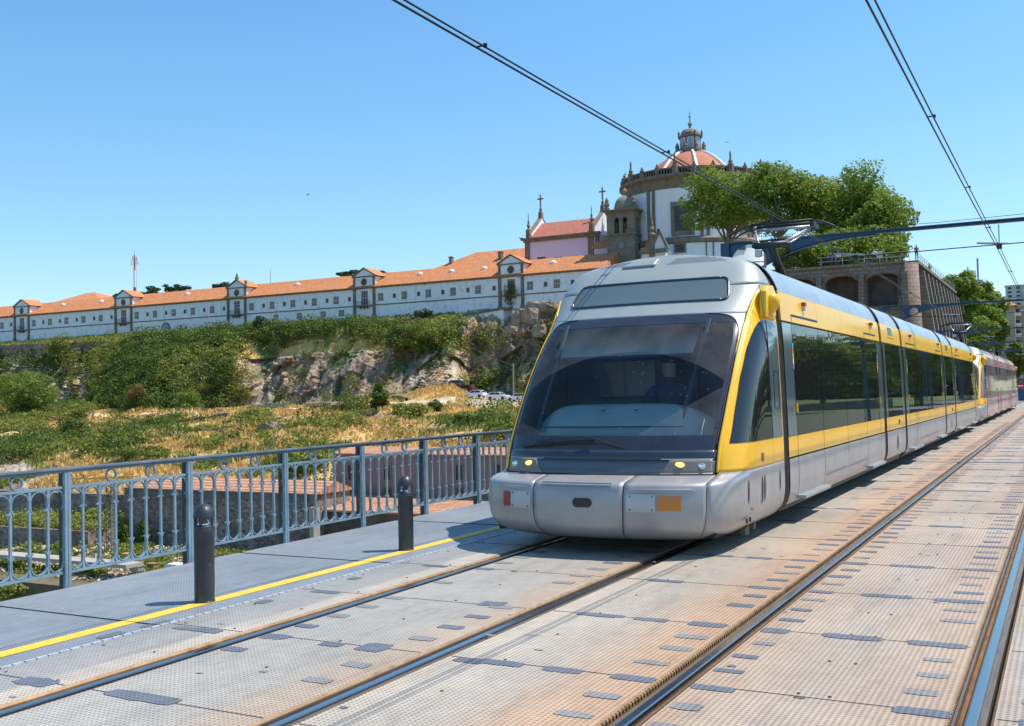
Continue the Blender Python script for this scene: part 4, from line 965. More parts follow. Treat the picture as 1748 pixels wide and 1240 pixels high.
def rockness(r,x):
    if 3<=r<=5:
        if x<150: return 1. if r>3.2 else .5
        if x<395: return .15
        if x<790: return 1. if r>3.75 else .3
        return .9
    if r<3: return .1 if x<780 else .8
    if 7.1<r<9.3 and x<140: return .7
    return .06
COLS=np.zeros((NR,NC,4)); COLS[...,3]=1
rock=np.array((.60,.45,.30)); rock2=np.array((.24,.185,.14)); dry=np.array((.62,.40,.13)); dry2=np.array((.50,.36,.15)); gr=np.array((.13,.17,.045)); dirt=np.array((.66,.54,.38)); scrubc=np.array((.06,.08,.025))
NZ_=noise.noise; 
D=np.zeros((NR,NC,3)); RK=np.zeros((NR,NC))
for i in range(NR):
    r=TR[i]
    for j in range(NC):
        p=Vector(TP[i,j]); x=cxs[j]; k=rockness(r,x); RK[i,j]=k
        if k>.3:
            wx=p.x+1.6*NZ_(Vector((p.x*.12,p.z*.12,5))); wz=p.z+1.5*NZ_(Vector((p.x*.1,8,p.z*.15)))
            q=Vector((wx*.10,p.y*.10,wz*.10)); h=4.2*NZ_(Vector((p.x*.075,3,p.z*.03)))+1.8*NZ_(Vector((wx*.22,1,wz*.09))); e2=1
            for fx,fz,am,tl in ((.20,.13,2.0,1.7),(.52,.40,.9,.9),(1.3,1.1,.32,.35)):
                V=Vector((wx*fx,.3*am,wz*fz)); dd,pp=noise.voronoi(V); c0=pp[0]; rn=math.sin(c0.x*127.1+c0.z*311.7+c0.y*74.7)*43758.5; rn-=math.floor(rn); r1=math.sin(c0.x*269.5+c0.z*183.3)*43758.5; r1-=math.floor(r1); r3=math.sin(c0.x*19.5+c0.z*83.3)*43758.5; r3-=math.floor(r3)
                h+=am*(rn-.5)+tl*((V.x-c0.x)*(r1-.25)*2.2+(V.z-c0.z)*(r3-.5)*1.5); e2=min(e2,(dd[1]-dd[0])*(1.6 if am<1 else 1))
            h+=.25*NZ_(q*16)
            D[i,j]=(.35*h*k,-h*k,.25*h*k*NZ_(q*2))
            c=rock*(0.85+.6*NZ_(q*2.3)+.25*NZ_(q*9)); c=c*(.6+.4*min(1,e2/.07)); c=c*np.array((1+.25*NZ_(q*1.7),1,1-.2*NZ_(q*1.7)))
            m=max(0,min(1,NZ_(Vector((p.x*.06,9,p.z*.12)))*2.2+.25)); c=c*(1-m*.75)+rock2*m*.75
            g=max(0,min(1,NZ_(q*1.4+Vector((7,3,1)))*3-.6)); c=c*(1-g)+gr*.8*g
        else:
            q=Vector((p.x*.06,p.y*.06,0)); h=.9*NZ_(q*2)+.5*NZ_(q*5); 
            if r<2.6 or r>9.9 or (5<=r<6.3 and x>735):h*=.15
            stp=0
            if 6.05<r<8.7 and x>140:
                ph=(p.y+5*NZ_(Vector((p.x*.035,p.y*.02,3)))+p.x*.05)/8.5; fr=ph-math.floor(ph); am=max(0,min(1,NZ_(Vector((p.x*.03,math.floor(ph)*7.3,1)))*2.5+.6)); stp=am*1.5*((min(1,fr/.14)) -.5-(fr-.14)*.9*(fr>.14)) ; stn=am*(fr<.13)
            else: stn=0
            D[i,j]=(0,0,h+stp)
            a=NZ_(q*1.3+Vector((0,0,4)))+.6*NZ_(q*4.); m=max(0,min(1,a*2.2+.30)); c=dry*(1-m)+dry2*m
            g=max(0,min(1,(NZ_(q*1.9+Vector((5,1,0)))+.5*NZ_(q*6)-.02)*3.2)); c=c*(1-g)+gr*g
            if 5.2<r<6.6 and x>150:
                t=max(0,1-abs(r-5.75-.25*NZ_(Vector((x*.01,0,0))))/.4); c=c*(1-t)+dirt*t
            c=c*(1-stn)+rock*.8*stn*(.8+.5*NZ_(q*20))
            if 4.9<r<6.3 and x>780: c=c*.0+dirt*.62
            if r<2.4: c=gr*1.1*(1-.3*m)+dry*.3*m
            if 3<=r<=5 and 140<x<400: c=scrubc
            if r>9.2: c=c*.0+ (gr*.7 if NZ_(q*3)>-.1 else dirt*.7)
        COLS[i,j,:3]=np.clip(c,.02,.8)
TPD=TP+D
me=bpy.data.meshes.new('hillside'); 
vs=TPD.reshape(-1,3); idx=np.arange(NR*NC).reshape(NR,NC); F=np.stack([idx[:-1,:-1],idx[1:,:-1],idx[1:,1:],idx[:-1,1:]],-1).reshape(-1,4)
me.vertices.add(len(vs)); me.vertices.foreach_set('co',vs.astype(np.float32).reshape(-1)); me.loops.add(F.size); me.loops.foreach_set('vertex_index',F.astype(np.int32).reshape(-1)); me.polygons.add(len(F)); me.polygons.foreach_set('loop_start',np.arange(0,F.size,4,dtype=np.int32)); me.update(calc_edges=True); me.validate()
ca=me.color_attributes.new('ground_colour','FLOAT_COLOR','POINT'); ca.data.foreach_set('color',COLS.astype(np.float32).reshape(-1))
def groundmat():
    m=mat('hillside_ground',(.3,.2,.1),.95,var=.1,vs=1.2,bump=.9,bs=1.6); t=m.node_tree; b=t.nodes['Principled BSDF']; a=t.nodes.new('ShaderNodeVertexColor'); a.layer_name='ground_colour'
    tc=t.nodes.new('ShaderNodeTexCoord'); n=t.nodes.new('ShaderNodeTexNoise'); n.inputs['Scale'].default_value=1.1; n.inputs['Detail'].default_value=8; n.inputs['Roughness'].default_value=.7; t.links.new(tc.outputs['Object'],n.inputs['Vector'])
    r=t.nodes.new('ShaderNodeMapRange'); r.inputs[1].default_value=.3; r.inputs[2].default_value=.7; r.inputs[3].default_value=.55; r.inputs[4].default_value=1.35; t.links.new(n.outputs['Fac'],r.inputs[0])
    v=t.nodes.new('ShaderNodeVectorMath'); v.operation='SCALE'; t.links.new(a.outputs[0],v.inputs[0]); t.links.new(r.outputs[0],v.inputs['Scale']); t.links.new(v.outputs[0],b.inputs['Base Color'])
    for nn in t.nodes:
        if nn.type=='BUMP': nn.inputs['Distance'].default_value=.5
    return m
M_ground=groundmat(); me.materials.append(M_ground); ho=link('hillside',me); tag(ho,kind='structure')
# ---- base ground, street, banks
M_asph=mat('street_asphalt',(.16,.155,.15),.85,var=.2,vs=.6); M_pave=mat('pale_paving',(.36,.33,.29),.85,var=.12,vs=.7)
M_grass=mat('mown_grass',(.10,.15,.035),.95,var=.3,vs=.6); M_low=mat('valley_ground',(.10,.11,.06),.95,var=.3,vs=.05)
q=MB(); q.add([(-5000,-5000,-46),(5000,-5000,-46),(5000,8000,-46),(-5000,8000,-46)],[(0,1,2,3)]); tag(q.build('ground',M_low),kind='structure')
q=MB(); q.box(-14,9,96.02,420,-30,-.005); tag(q.build('street',M_asph),kind='structure')
q=MB(); q.box(-13.9,-8.6,96.1,400,.0,.13); tag(q.build('pavement',M_pave),kind='structure')
q=MB(); q.grid([[(x,y,-.02+max(0,(x-14))*.05+.6*NZ_(Vector((x*.05,y*.05,0)))*(x>12)) for x in (9,14,20,40,70,110,200,600)] for y in lin(96,420,24)]); tag(q.build('park_lawn',M_grass),kind='structure')
q=MB(); q.smooth=True
q.grid([[(-14-60*u/12,y,15.5*min(1,(u/12)*1.5)+1.2*NZ_(Vector((u*.5,y*.05,0)))*(u>0)) for u in range(13)] for y in lin(168,330,30)]); tag(q.build('grass_bank',M_grass),kind='structure')
q=MB(); q.box(at(1195,500,126).x,-16,125.65,186,-25,15.0); tag(q.build('terrace_ground',M_pave),kind='structure')
q=MB(); q.box(-400,-14,236,700,-20,16); tag(q.build('upper_ground',M_grass),kind='structure')

_F=TPD.reshape(-1,3)
def gz(x,y):
    d=(_F[:,0]-x)**2+(_F[:,1]-y)**2; return float(_F[int(np.argmin(d)),2])

q=MB(); q.box(10,120,110,110.5,-.02,1.05); tag(q.build('park_wall',M_asph),'low dark park wall across the street to the right of the bridge','wall')
# ================================================================ BUILDINGS
def plaster(name,c,dirt=(.22,.22,.22),amt=.5,vs=1.1):
    m=mat(name,c,.85,bump=.2,bs=8); t=m.node_tree; b=t.nodes['Principled BSDF']; tc=t.nodes.new('ShaderNodeTexCoord')
    n=t.nodes.new('ShaderNodeTexNoise'); n.inputs['Scale'].default_value=vs; n.inputs['Detail'].default_value=9; n.inputs['Roughness'].default_value=.72
    mp=t.nodes.new('ShaderNodeMapping'); mp.inputs['Scale'].default_value=(1,1,.45); t.links.new(tc.outputs['Object'],mp.inputs[0]); t.links.new(mp.outputs[0],n.inputs['Vector'])
    r=t.nodes.new('ShaderNodeMapRange'); r.inputs[1].default_value=.50; r.inputs[2].default_value=.72; r.inputs[4].default_value=amt; t.links.new(n.outputs['Fac'],r.inputs[0])
    mx=t.nodes.new('ShaderNodeMix'); mx.data_type='RGBA'; t.links.new(r.outputs[0],mx.inputs[0]); mx.inputs[6].default_value=(*c,1); mx.inputs[7].default_value=(*dirt,1); t.links.new(mx.outputs[2],b.inputs['Base Color']); return m
M_wwall=plaster('white_limewash',(.82,.82,.84),(.36,.35,.35),.7)
M_lav=plaster('lavender_render',(.66,.58,.72),(.50,.44,.55),.35,.4)
M_white2=plaster('white_render',(.80,.79,.82),(.55,.54,.56),.4,.4)
M_gran=mat('dark_granite',(.20,.155,.115),.9,var=.35,vs=1.2,bump=.4,bs=6)
M_granl=stonemat('granite_blocks',(.30,.25,.19),(.22,.18,.135),.9,.42,(.10,.08,.065),.03)
M_brown=stonemat('brown_stone_blocks',(.34,.235,.18),(.24,.17,.135),.85,.42,(.07,.055,.05),.03)
M_rub=stonemat('rubble_wall_stone',(.30,.235,.19),(.20,.165,.15),.55,.3,(.13,.11,.095),.05,dirt=(.08,.07,.06))
M_tile=tilemat('orange_clay_tiles',(.72,.285,.10),(.56,.20,.075),.55)
M_tiler=tilemat('red_clay_tiles',(.56,.19,.12),(.45,.14,.09),.55)
M_tilen=tilemat('worn_clay_tiles',(.62,.32,.18),(.40,.20,.12),.75,1)
M_wint=mat('dark_window_pane',(.03,.035,.04),.35)
M_wfr=mat('white_window_bars',(.62,.63,.62),.6)
M_mauve=plaster('mauve_render',(.25,.165,.15),(.14,.10,.09),.6,.35)
def gable_roof(q,x0,x1,y0,y1,ze,zr,ov=.4,hipL=0,hipR=0,th=.18):
    ym=(y0+y1)/2; a=(x0-ov,y0-ov,ze); b_=(x1+ov,y0-ov,ze); c=(x1+ov,y1+ov,ze); d=(x0-ov,y1+ov,ze); r0=(x0-ov+hipL,ym,zr); r1=(x1+ov-hipR,ym,zr)
    dn=lambda p:(p[0],p[1],p[2]-th)
    q.add([a,b_,c,d,r0,r1,dn(a),dn(b_),dn(c),dn(d)],[(0,1,5,4),(2,3,4,5),(3,0,4),(1,2,5),(0,6,7,1),(1,7,8,2),(2,8,9,3),(3,9,6,0),(6,9,8,7)])
def window(par,x,z,w_,h,Y,bars=2,fr=None,name='window',pm=None):
    q=MB(); t=.16 if w_>.8 else .10
    q.box(x-w_/2,x-w_/2+t,Y-.07,Y+.05,z-h/2,z+h/2); q.box(x+w_/2-t,x+w_/2,Y-.07,Y+.05,z-h/2,z+h/2); q.box(x-w_/2+t,x+w_/2-t,Y-.07,Y+.05,z+h/2-t,z+h/2); q.box(x-w_/2-.05,x+w_/2+.05,Y-.10,Y-.071,z-h/2-.03,z-h/2+t); q.box(x-w_/2+t,x+w_/2-t,Y-.069,Y+.05,z-h/2,z-h/2+t)
    o=q.build(name,fr or M_gran,par)
    q=MB(); q.box(x-w_/2+t,x+w_/2-t,Y-.02,Y+.03,z-h/2+t,z+h/2-t); q.build('pane',pm or M_wint,o)
    if bars:
        q=MB(); xa,xb,za,zb=x-w_/2+t,x+w_/2-t,z-h/2+t,z+h/2-t; b=.05
        for k in range(bars+2): xx=xa+(xb-xa)*k/(bars+1); q.box(xx-b/2*(1+(k in(0,bars+1))),xx+b/2*(1+(k in(0,bars+1))),Y-.045,Y-.021,za,zb)
        for k in range(5): zz=za+(zb-za)*k/4; q.box(xa,xb,Y-.047,Y-.0455,zz-b/2*(1+(k in(0,2,4))),zz+b/2*(1+(k in(0,2,4))))
        q.build('glazing_bars',M_wfr,o)
    return o
def rubblemat(name,c1,c2,mort,sc=1.6):
    m=mat(name,c1,.9,bump=.5,bs=5); t=m.node_tree; b=t.nodes['Principled BSDF']; N=t.nodes.new; L=t.links.new; tc=N('ShaderNodeTexCoord'); mp=N('ShaderNodeMapping'); mp.inputs['Scale'].default_value=(sc,sc,sc*1.7); L(tc.outputs['Object'],mp.inputs[0])
    nz=N('ShaderNodeTexNoise'); nz.inputs['Scale'].default_value=.8; L(mp.outputs[0],nz.inputs['Vector']); ad=N('ShaderNodeMix'); ad.data_type='RGBA'; ad.blend_type='ADD'; ad.inputs[0].default_value=.5; L(mp.outputs[0],ad.inputs[6]); L(nz.outputs['Color'],ad.inputs[7])
    v=N('ShaderNodeTexVoronoi'); v.inputs['Scale'].default_value=1; L(ad.outputs[2],v.inputs['Vector']); e=N('ShaderNodeTexVoronoi'); e.feature='DISTANCE_TO_EDGE'; e.inputs['Scale'].default_value=1; L(ad.outputs[2],e.inputs['Vector'])
    sp=N('ShaderNodeSeparateColor'); L(v.outputs['Color'],sp.inputs[0]); m1=N('ShaderNodeMix'); m1.data_type='RGBA'; L(sp.outputs[0],m1.inputs[0]); m1.inputs[6].default_value=(*c1,1); m1.inputs[7].default_value=(*c2,1)
    r=N('ShaderNodeMapRange'); r.inputs[1].default_value=.0; r.inputs[2].default_value=.06; L(e.outputs['Distance'],r.inputs[0]); m2=N('ShaderNodeMix'); m2.data_type='RGBA'; L(r.outputs[0],m2.inputs[0]); m2.inputs[6].default_value=(*mort,1); L(m1.outputs[2],m2.inputs[7])
    n=N('ShaderNodeTexNoise'); n.inputs['Scale'].default_value=.25; n.inputs['Detail'].default_value=8; n.inputs['Roughness'].default_value=.7; L(tc.outputs['Object'],n.inputs['Vector']); r2=N('ShaderNodeMapRange'); r2.inputs[1].default_value=.35; r2.inputs[2].default_value=.65; r2.inputs[3].default_value=.45; r2.inputs[4].default_value=1.25; L(n.outputs['Fac'],r2.inputs[0])
    vm=N('ShaderNodeVectorMath'); vm.operation='SCALE'; L(m2.outputs[2],vm.inputs[0]); L(r2.outputs[0],vm.inputs['Scale']); L(vm.outputs[0],b.inputs['Base Color']); return m
M_rub=rubblemat('rubble_wall_stone',(.40,.285,.23),(.13,.10,.09),(.27,.22,.19),2.3)
# ---- the long convent wing
YF=190.
EZ=26.05; 
X0=at(-70,560,YF).x; X1=at(1032,450,YF).x
cv=empty('convent_wing',(at(500,500,YF).x,YF,19),'very long white convent wing with orange tiled roof on the clifftop','building')
q=MB(); q.box(X0,X1,YF,YF+11,14,EZ); q.build('wall',M_wwall,cv)
q=MB(); gable_roof(q,X0,X1,YF,YF+11,EZ+.12,29.75,.55); rf=q.build('roof',M_tile,cv)
q=MB(); q.box(X0,X1,YF-.35,YF-.002,EZ-.28,EZ-.05); q.build('cornice',M_gran,cv)
q=MB(); q.box(X0,X1,YF-.09,YF-.001,at(500,556,YF).z-.0-.0,at(500,556,YF).z+.22)
zs=at(447,533.5+1.2,YF).z; q=MB(); q.box(X0,X1,YF-.09,YF-.001,zs-.12,zs+.12); q.build('string_course',M_gran,cv)
pav=[(25.7,49.4),(197.7,224.5),(389.8,419),(605.4,638.6),(853,891.7)]
for i,(a,b_) in enumerate(pav):
    y=EZ; xa=at(a,540-.085*a,YF).x; xb=at(b_,540-.085*b_,YF).x; xm=(xa+xb)/2; pw=.62
    for xx in(xa,xb):
        q=MB(); q.box(xx-pw/2,xx+pw/2,YF-.28,YF+.1,14.5,EZ-.3); q.box(xx-pw/2-.12,xx+pw/2+.12,YF-.36,YF+.1,14.5,19.9); q.box(xx-pw/2-.07,xx+pw/2+.07,YF-.42,YF+.1,EZ-.3,EZ+.05); q.build('pilaster',M_gran,cv)
    g=MB(); g.box(xa-.1,xb+.1,YF-.1,YF+.5,EZ,EZ+2.45); g.prism([(xa-.4,EZ+2.45),(xb+.4,EZ+2.45),(xm,EZ+4.15)],'y',YF-.1,YF+.4); gb=g.build('gable',M_wwall,cv)
    q=MB(); 
    for xx in(xa,xb): q.box(xx-.28,xx+.28,YF-.22,YF+.1,EZ+.06,EZ+2.3)
    q.box(xa-.5,xb+.5,YF-.3,YF+.1,EZ+2.3,EZ+2.55); q.box(xa-.3,xb+.3,YF-.3,YF+.1,EZ-.06,EZ+.2)
    L=math.hypot(xm-xa+.5,1.85)
    for s in(-1,1): q.bar((xm+s*((xb-xa)/2+.6),YF-.1,EZ+2.55),(xm,YF-.1,EZ+4.4),.5,.22)
    q.lathe((xm,YF-.08,EZ+1.25),[(.01,0)],3,cap=False) if False else None
    q.build('gable_frame',M_gran,gb)
    q=MB(); n=20; vs=[(xm+.62*math.cos(2*math.pi*k/n),YF-.13,EZ+1.25+.62*math.sin(2*math.pi*k/n)) for k in range(n)]; q.add(vs,[tuple(range(n))]); v2=[(xm+.85*math.cos(2*math.pi*k/n),YF-.12,EZ+1.25+.85*math.sin(2*math.pi*k/n)) for k in range(n)]; q.cur=1; q.add(v2,[tuple(range(n))]); q.build('oculus',[M_wint,M_gran],gb)
    q=MB(); q.add([(xa-.6,YF-.1,EZ+2.6),(xm,YF-.1,EZ+4.5),(xb+.6,YF-.1,EZ+2.6),(xa-.6,YF+4.6,EZ+2.6),(xm,YF+5.4,EZ+4.5),(xb+.6,YF+4.6,EZ+2.6)],[(0,1,4,3),(1,2,5,4)]); q.build('gable_roof',M_tile,gb)
    q=MB(); q.box(xa+.02,xb-.02,YF+.4,YF+3.8,EZ,EZ+2.5); q.build('dormer_wall',M_white2,gb)
    # balcony door
    zd=EZ-2.35; dw=window(cv,xm,zd,1.75,3.2,YF,2,name='balcony_door')
    q=MB(); q.box(xa+.5,xb-.5,YF-1.0,YF-.11,zd-1.9,zd-1.68)
    for s in(-.9,0,.9): q.prism([(YF-.9,zd-1.9),(YF-.11,zd-1.9),(YF-.11,zd-2.5)],'x',xm+s-.14,xm+s+.14)
    bl=q.build('balcony',M_gran,cv); q=MB()
    q.box(xa+.55,xb-.55,YF-.98,YF-.94,zd-.75,zd-.70)
    k=xa+.6
    while k<xb-.55: q.box(k-.02,k+.02,YF-.97,YF-.95,zd-1.68,zd-.72); k+=.26
    q.build('balcony_rail',M_blk,bl)
    if i==2:
        for s in(-1,0,1):
            q=MB(); zb=EZ+2.5 if s else EZ+4.3; xx=xm+s*((xb-xa)/2+.1); q.lathe((xx,YF+.1,zb),[(.32,0),(.34,.5),(.2,.6),(.18,.9),(.42,1.15),(.3,1.45),(.08,1.7),(.01,1.9)] if s else [(.42,0),(.45,.7),(.25,.9),(.3,1.2),(.1,1.6),(.01,1.7)],10); q.build('urn',M_gran,gb)
big=[3.3,57.7,85.2,113.3,142.4,172,233.3,264.4,296.3,328.9,362,429.3,464.2,499.7,536.3,573.4,649.6,689.6,730.7,772.9,815.7,904.3,949.8,994.3]
sml=[19.3,74,102.5,131.3,160.7,190.5,252,283.5,315.7,348.6,382.3,450,485.3,521.4,558.3,596.3,673,714.3,755.7,798.5,843,930.9,977,1018]
zb_=at(815.7,494.6,YF).z; 
for x in big: window(cv,at(x,540-.085*x,YF).x,zb_,1.35,1.65,YF,2)
for x in sml: window(cv,at(x,540-.085*x,YF).x,zb_+.05,.72,.95,YF,0)
for x in(441,471,510.7,551.4,582.5): window(cv,at(x,560-.085*x,YF).x,at(510,539.5,YF).z,1.45,1.3,YF,1)
q=MB(); xd=at(283.5,555,YF).x; n=14
for r_,yy,c in((1.5,YF-.15,0),(1.1,YF-.17,1)):
    q.cur=c; q.add([(xd+r_*math.cos(math.pi*k/n),yy,19.9+r_*math.sin(math.pi*k/n)) for k in range(n+1)]+[(xd-r_,yy,17.),(xd+r_,yy,17.)],[tuple(range(n+3))])
q.build('arched_door',[M_gran,mat('grey_door',(.28,.33,.38),.6)],cv)
for x in(101.8,167.3,314.5,502.5,712,766,822,940):
    p=at(x,525-.085*x,YF+2.2); q=MB(); q.smooth=True; zz=27.9 if x<900 else 27.9; q.ball((p.x,YF+3.4,28.35),(.75,.6,.62),12,8); q.build('roof_ventilator',M_white2,rf)
# buttress plinth wall and dark ramp near the right end
q=MB(); a=at(745,541,YF-2.4).x; b_=at(860,532,YF-2.4).x; q.prism([(a,12),(b_,12),(b_,18.9),(a,17.3)],'y',YF-2.6,YF-.4); q.build('lower_wall',M_wwall,cv)
q=MB(); q.prism([(a-1,17.35),(b_+1,18.95),(b_+1,19.45),(a-1,17.75)],'y',YF-2.8,YF-.38); q.build('wall_coping',M_gran,cv)
# ---- stone retaining wall at the left
q=MB(); xa=at(-260,600,182).x; xb=at(330,585,182).x
q.prism([(xa,8),(xb,12),(xb,at(330,577,182).z),(at(200,589,182).x,at(200,583,182).z),(at(0,592,182).x,at(0,590,182).z),(xa,at(-260,604,182).z)],'y',181.6,182.6)
tag(q.build('retaining_wall',M_rub),'rough grey stone retaining wall below the left end of the convent','wall')
q=MB()
xa=at(600,548,184).x; q.box(at(395,560,184).x,at(720,540,184).x,183.2,183.9,14,at(560,552,184).z); tag(q.build('parapet_wall',M_rub),'overgrown low stone wall along the clifftop path under the middle windows','wall')
# ---- hipped tile roof behind, left end; and hipped wing near the church
def simple_house(name,label,px0,px1,ye,yr,Y,depth,hipL,hipR,wallm,tile,chim=(),zb=10.,ov=.5,cat='building',wins=()):
    a=at(px0,ye,Y); b_=at(px1,ye,Y); zr=at((px0+px1)/2,yr,Y+depth/2).z; ze=(a.z+b_.z)/2
    o=empty(name,((a.x+b_.x)/2,Y,zb),label,cat)
    q=MB(); q.box(a.x,b_.x,Y,Y+depth,zb,ze); q.build('wall',wallm,o)
    q=MB(); gable_roof(q,a.x,b_.x,Y,Y+depth,ze+.1,zr,ov,hipL,hipR); r=q.build('roof',tile,o)
    for cx,cy0,cy1,w_ in chim:
        c0=at(cx,cy0,Y+2.5); c1=at(cx,cy1,Y+2.5); q=MB(); q.box(c0.x-w_,c0.x+w_,Y+2.,Y+3.,c0.z-1.,c1.z); q.box(c0.x-w_-.1,c0.x+w_+.1,Y+1.9,Y+3.1,c1.z,c1.z+.2); q.build('chimney',M_gran,r)
    return o,a,b_,ze
simple_house('hipped_house','orange pyramid roofed building rising behind the left end of the convent',74,170,519,503,214,18,9,13,M_white2,M_tile,zb=12)
simple_house('hipped_wing','long hipped orange roof with two chimneys left of the lavender nave',733,900,457,431,206,14,9,0,M_white2,M_tile,((770.5,456,440,.35),(855,449,431.5,.45)),zb=14)
# ---- church nave
YN=203.
a=at(897,406,YN); b_=at(1020,400,YN); zc=(a.z+b_.z)/2
nv=empty('church_nave',((a.x+b_.x)/2,YN,20),'lavender church nave with red roof, stone corners and stone crosses on its gables','church')
q=MB(); q.box(a.x,b_.x,YN,YN+12,18,zc-.4); q.build('wall',M_lav,nv)
q=MB()
for x0,x1 in((a.x-.1,a.x+1.0),(b_.x-2.2,b_.x-.9),(b_.x-.5,b_.x+.2)): q.box(x0,x1,YN-.25,YN+.5,18,zc-.4)
q.box(a.x-.9,b_.x+.7,YN-.8,YN+.2,zc-.25,zc+.15); q.box(a.x-.4,b_.x+.4,YN-.5,YN+.2,zc-.75,zc-.25); q.build('cornice',M_gran,nv)
zr=at(960,378,YN+6).z
q=MB(); gable_roof(q,a.x+1.4,b_.x-1.2,YN,YN+12,zc+.2,zr,.2); rf=q.build('roof',M_tiler,nv)
for xx,nm in((a.x+.5,1),(b_.x-1.6,1)):
    q=MB(); q.prism([(YN-.2,zc+.1),(YN+12.2,zc+.1),(YN+12.2,zc+.9),(YN+6.4,zr+1.1),(YN+5.6,zr+1.1),(YN-.2,zc+.9)],'x',xx,xx+.75); g=q.build('gable_parapet',M_white2,nv)
    q=MB(); q.bar((xx+.37,YN-.2,zc+1.0),(xx+.37,YN+5.8,zr+1.25),.95,.22); q.bar((xx+.37,YN+12.2,zc+1.0),(xx+.37,YN+6.2,zr+1.25),.95,.22); q.build('coping',M_granl,g)
    q=MB(); q.box(xx,xx+.8,YN+5.5,YN+6.5,zr+1.2,zr+2.4); q.lathe((xx+.4,YN+6,zr+2.4),[(.5,0),(.3,.5),(.35,.9),(.15,1.2),(.13,1.5)],8); z=zr+3.8; q.box(xx+.27,xx+.53,YN+5.87,YN+6.13,z,z+2.7); q.box(xx-.35,xx+1.15,YN+5.88,YN+6.12,z+1.6,z+1.88); q.build('stone_cross',M_gran,g)
    q=MB(); q.box(xx-.1,xx+.8,YN-.6,YN+.4,zc+.1,zc+2.0); q.lathe((xx+.35,YN-.1,zc+2.0),[(.45,0),(.2,.35),(.42,.9),(.2,1.3),(.24,1.9),(.1,2.1),(.08,3.3),(.01,3.9)],8); q.build('pinnacle',M_gran,g)
for x in(924,952,978):
    p=at(x,442,YN); window(nv,p.x,p.z-.7,2.0,2.2,YN,0)
q=MB(); c=at(889,402,YN); q.tube([(a.x-.3,YN-.3,zc+.1),(c.x,YN-.9,zc+.35)],[.22,.1],6); q.build('gargoyle',M_gran,nv)
# annex with orange lean-to roof between nave and tower
YA=199.; a=at(1014,423,YA); b_=at(1060,420,YA)
an=empty('church_annex',(a.x,YA,20),'small annex with orange sloping roof between nave and bell tower','church annex')
q=MB(); q.box(a.x,b_.x,YA,YA+4,18,a.z); q.build('wall',M_lav,an)
q=MB(); t=at(1022,402,YA+4); q.add([(a.x-.5,YA-.4,a.z),(b_.x+.5,YA-.4,a.z),(b_.x+.5,YA+4.2,t.z),(a.x+1.2,YA+4.2,t.z),(a.x-.5,YA-.4,a.z-.25),(b_.x+.5,YA-.4,a.z-.25),(b_.x+.5,YA+4.2,a.z-.25),(a.x+1.2,YA+4.2,a.z-.25)],[(0,1,2,3),(0,4,5,1),(1,5,6,2),(3,2,6,7),(0,3,7,4)]); q.build('roof',M_tile,an)
# ---- bell tower
YT=196.; a=at(1036.5,420,YT); b_=at(1083.5,420,YT); wT=b_.x-a.x
bt=empty('bell_tower',((a.x+b_.x)/2,YT+wT/2,18),'square stone bell tower with arched openings and a small round dome','bell tower')
zT=at(1060,362,YT).z; zM=at(1060,400,YT).z
xa,xb=a.x,b_.x; dT=wT*.92
q=MB(); q.box(xa,xb,YT,YT+dT,16,zM); q.build('shaft',M_granl,bt)
# belfry: solid walls with arched holes built from piers and arches
q=MB()
def archwall(q,along,c0,c1,fix,th,z0,z1,ops,hw,zsp):
    """wall from c0 to c1 with arched openings centred at ops"""
    def P(u,z,o): return (u,fix+o,z) if along=='x' else (fix+o,u,z)
    def slab(u0,u1,za,zb_):
        A=[P(u0,za,0),P(u1,za,0),P(u1,zb_,0),P(u0,zb_,0),P(u0,za,th),P(u1,za,th),P(u1,zb_,th),P(u0,zb_,th)]; q.add(A,[(0,1,2,3),(7,6,5,4),(0,4,5,1),(1,5,6,2),(2,6,7,3),(3,7,4,0)])
    u=c0
    for o in ops:
        slab(u,o-hw,z0,z1); u=o+hw; n=10
        for k in range(n):
            t0=math.pi-math.pi*k/n; t1=math.pi-math.pi*(k+1)/n; x0_,x1_=o+hw*math.cos(t0),o+hw*math.cos(t1); za,zb_=zsp+hw*math.sin(t0),zsp+hw*math.sin(t1)
            A=[P(x0_,za,0),P(x1_,zb_,0),P(x1_,z1,0),P(x0_,z1,0),P(x0_,za,th),P(x1_,zb_,th),P(x1_,z1,th),P(x0_,z1,th)]; q.add(A,[(0,1,2,3),(7,6,5,4),(0,4,5,1)])
    slab(u,c1,z0,z1)
ops=[xa+wT*.36,xa+wT*.66]; opy=[YT+dT*.34,YT+dT*.68]
archwall(q,'x',xa,xb,YT,.7,zM,zT,ops,wT*.085,zT-1.6); archwall(q,'x',xa,xb,YT+dT-.7,.7,zM,zT,ops,wT*.085,zT-1.6)
archwall(q,'y',YT+.7,YT+dT-.7,xa,.7,zM,zT,opy,dT*.085,zT-1.6); archwall(q,'y',YT+.7,YT+dT-.7,xb-.7,.7,zM,zT,opy,dT*.085,zT-1.6)
q.build('belfry',M_granl,bt)
q=MB(); q.box(xa-.3,xb+.3,YT-.3,YT+dT+.3,zM-.25,zM+.1); q.build('string_course',M_gran,bt)
q=MB(); q.box(xa-.35,xb+.35,YT-.35,YT+dT+.35,zT,zT+.25); q.box(xa-.65,xb+.65,YT-.65,YT+dT+.65,zT+.25,zT+.55); q.build('cornice',M_gran,bt)
xc_,yc_=(xa+xb)/2,YT+dT/2
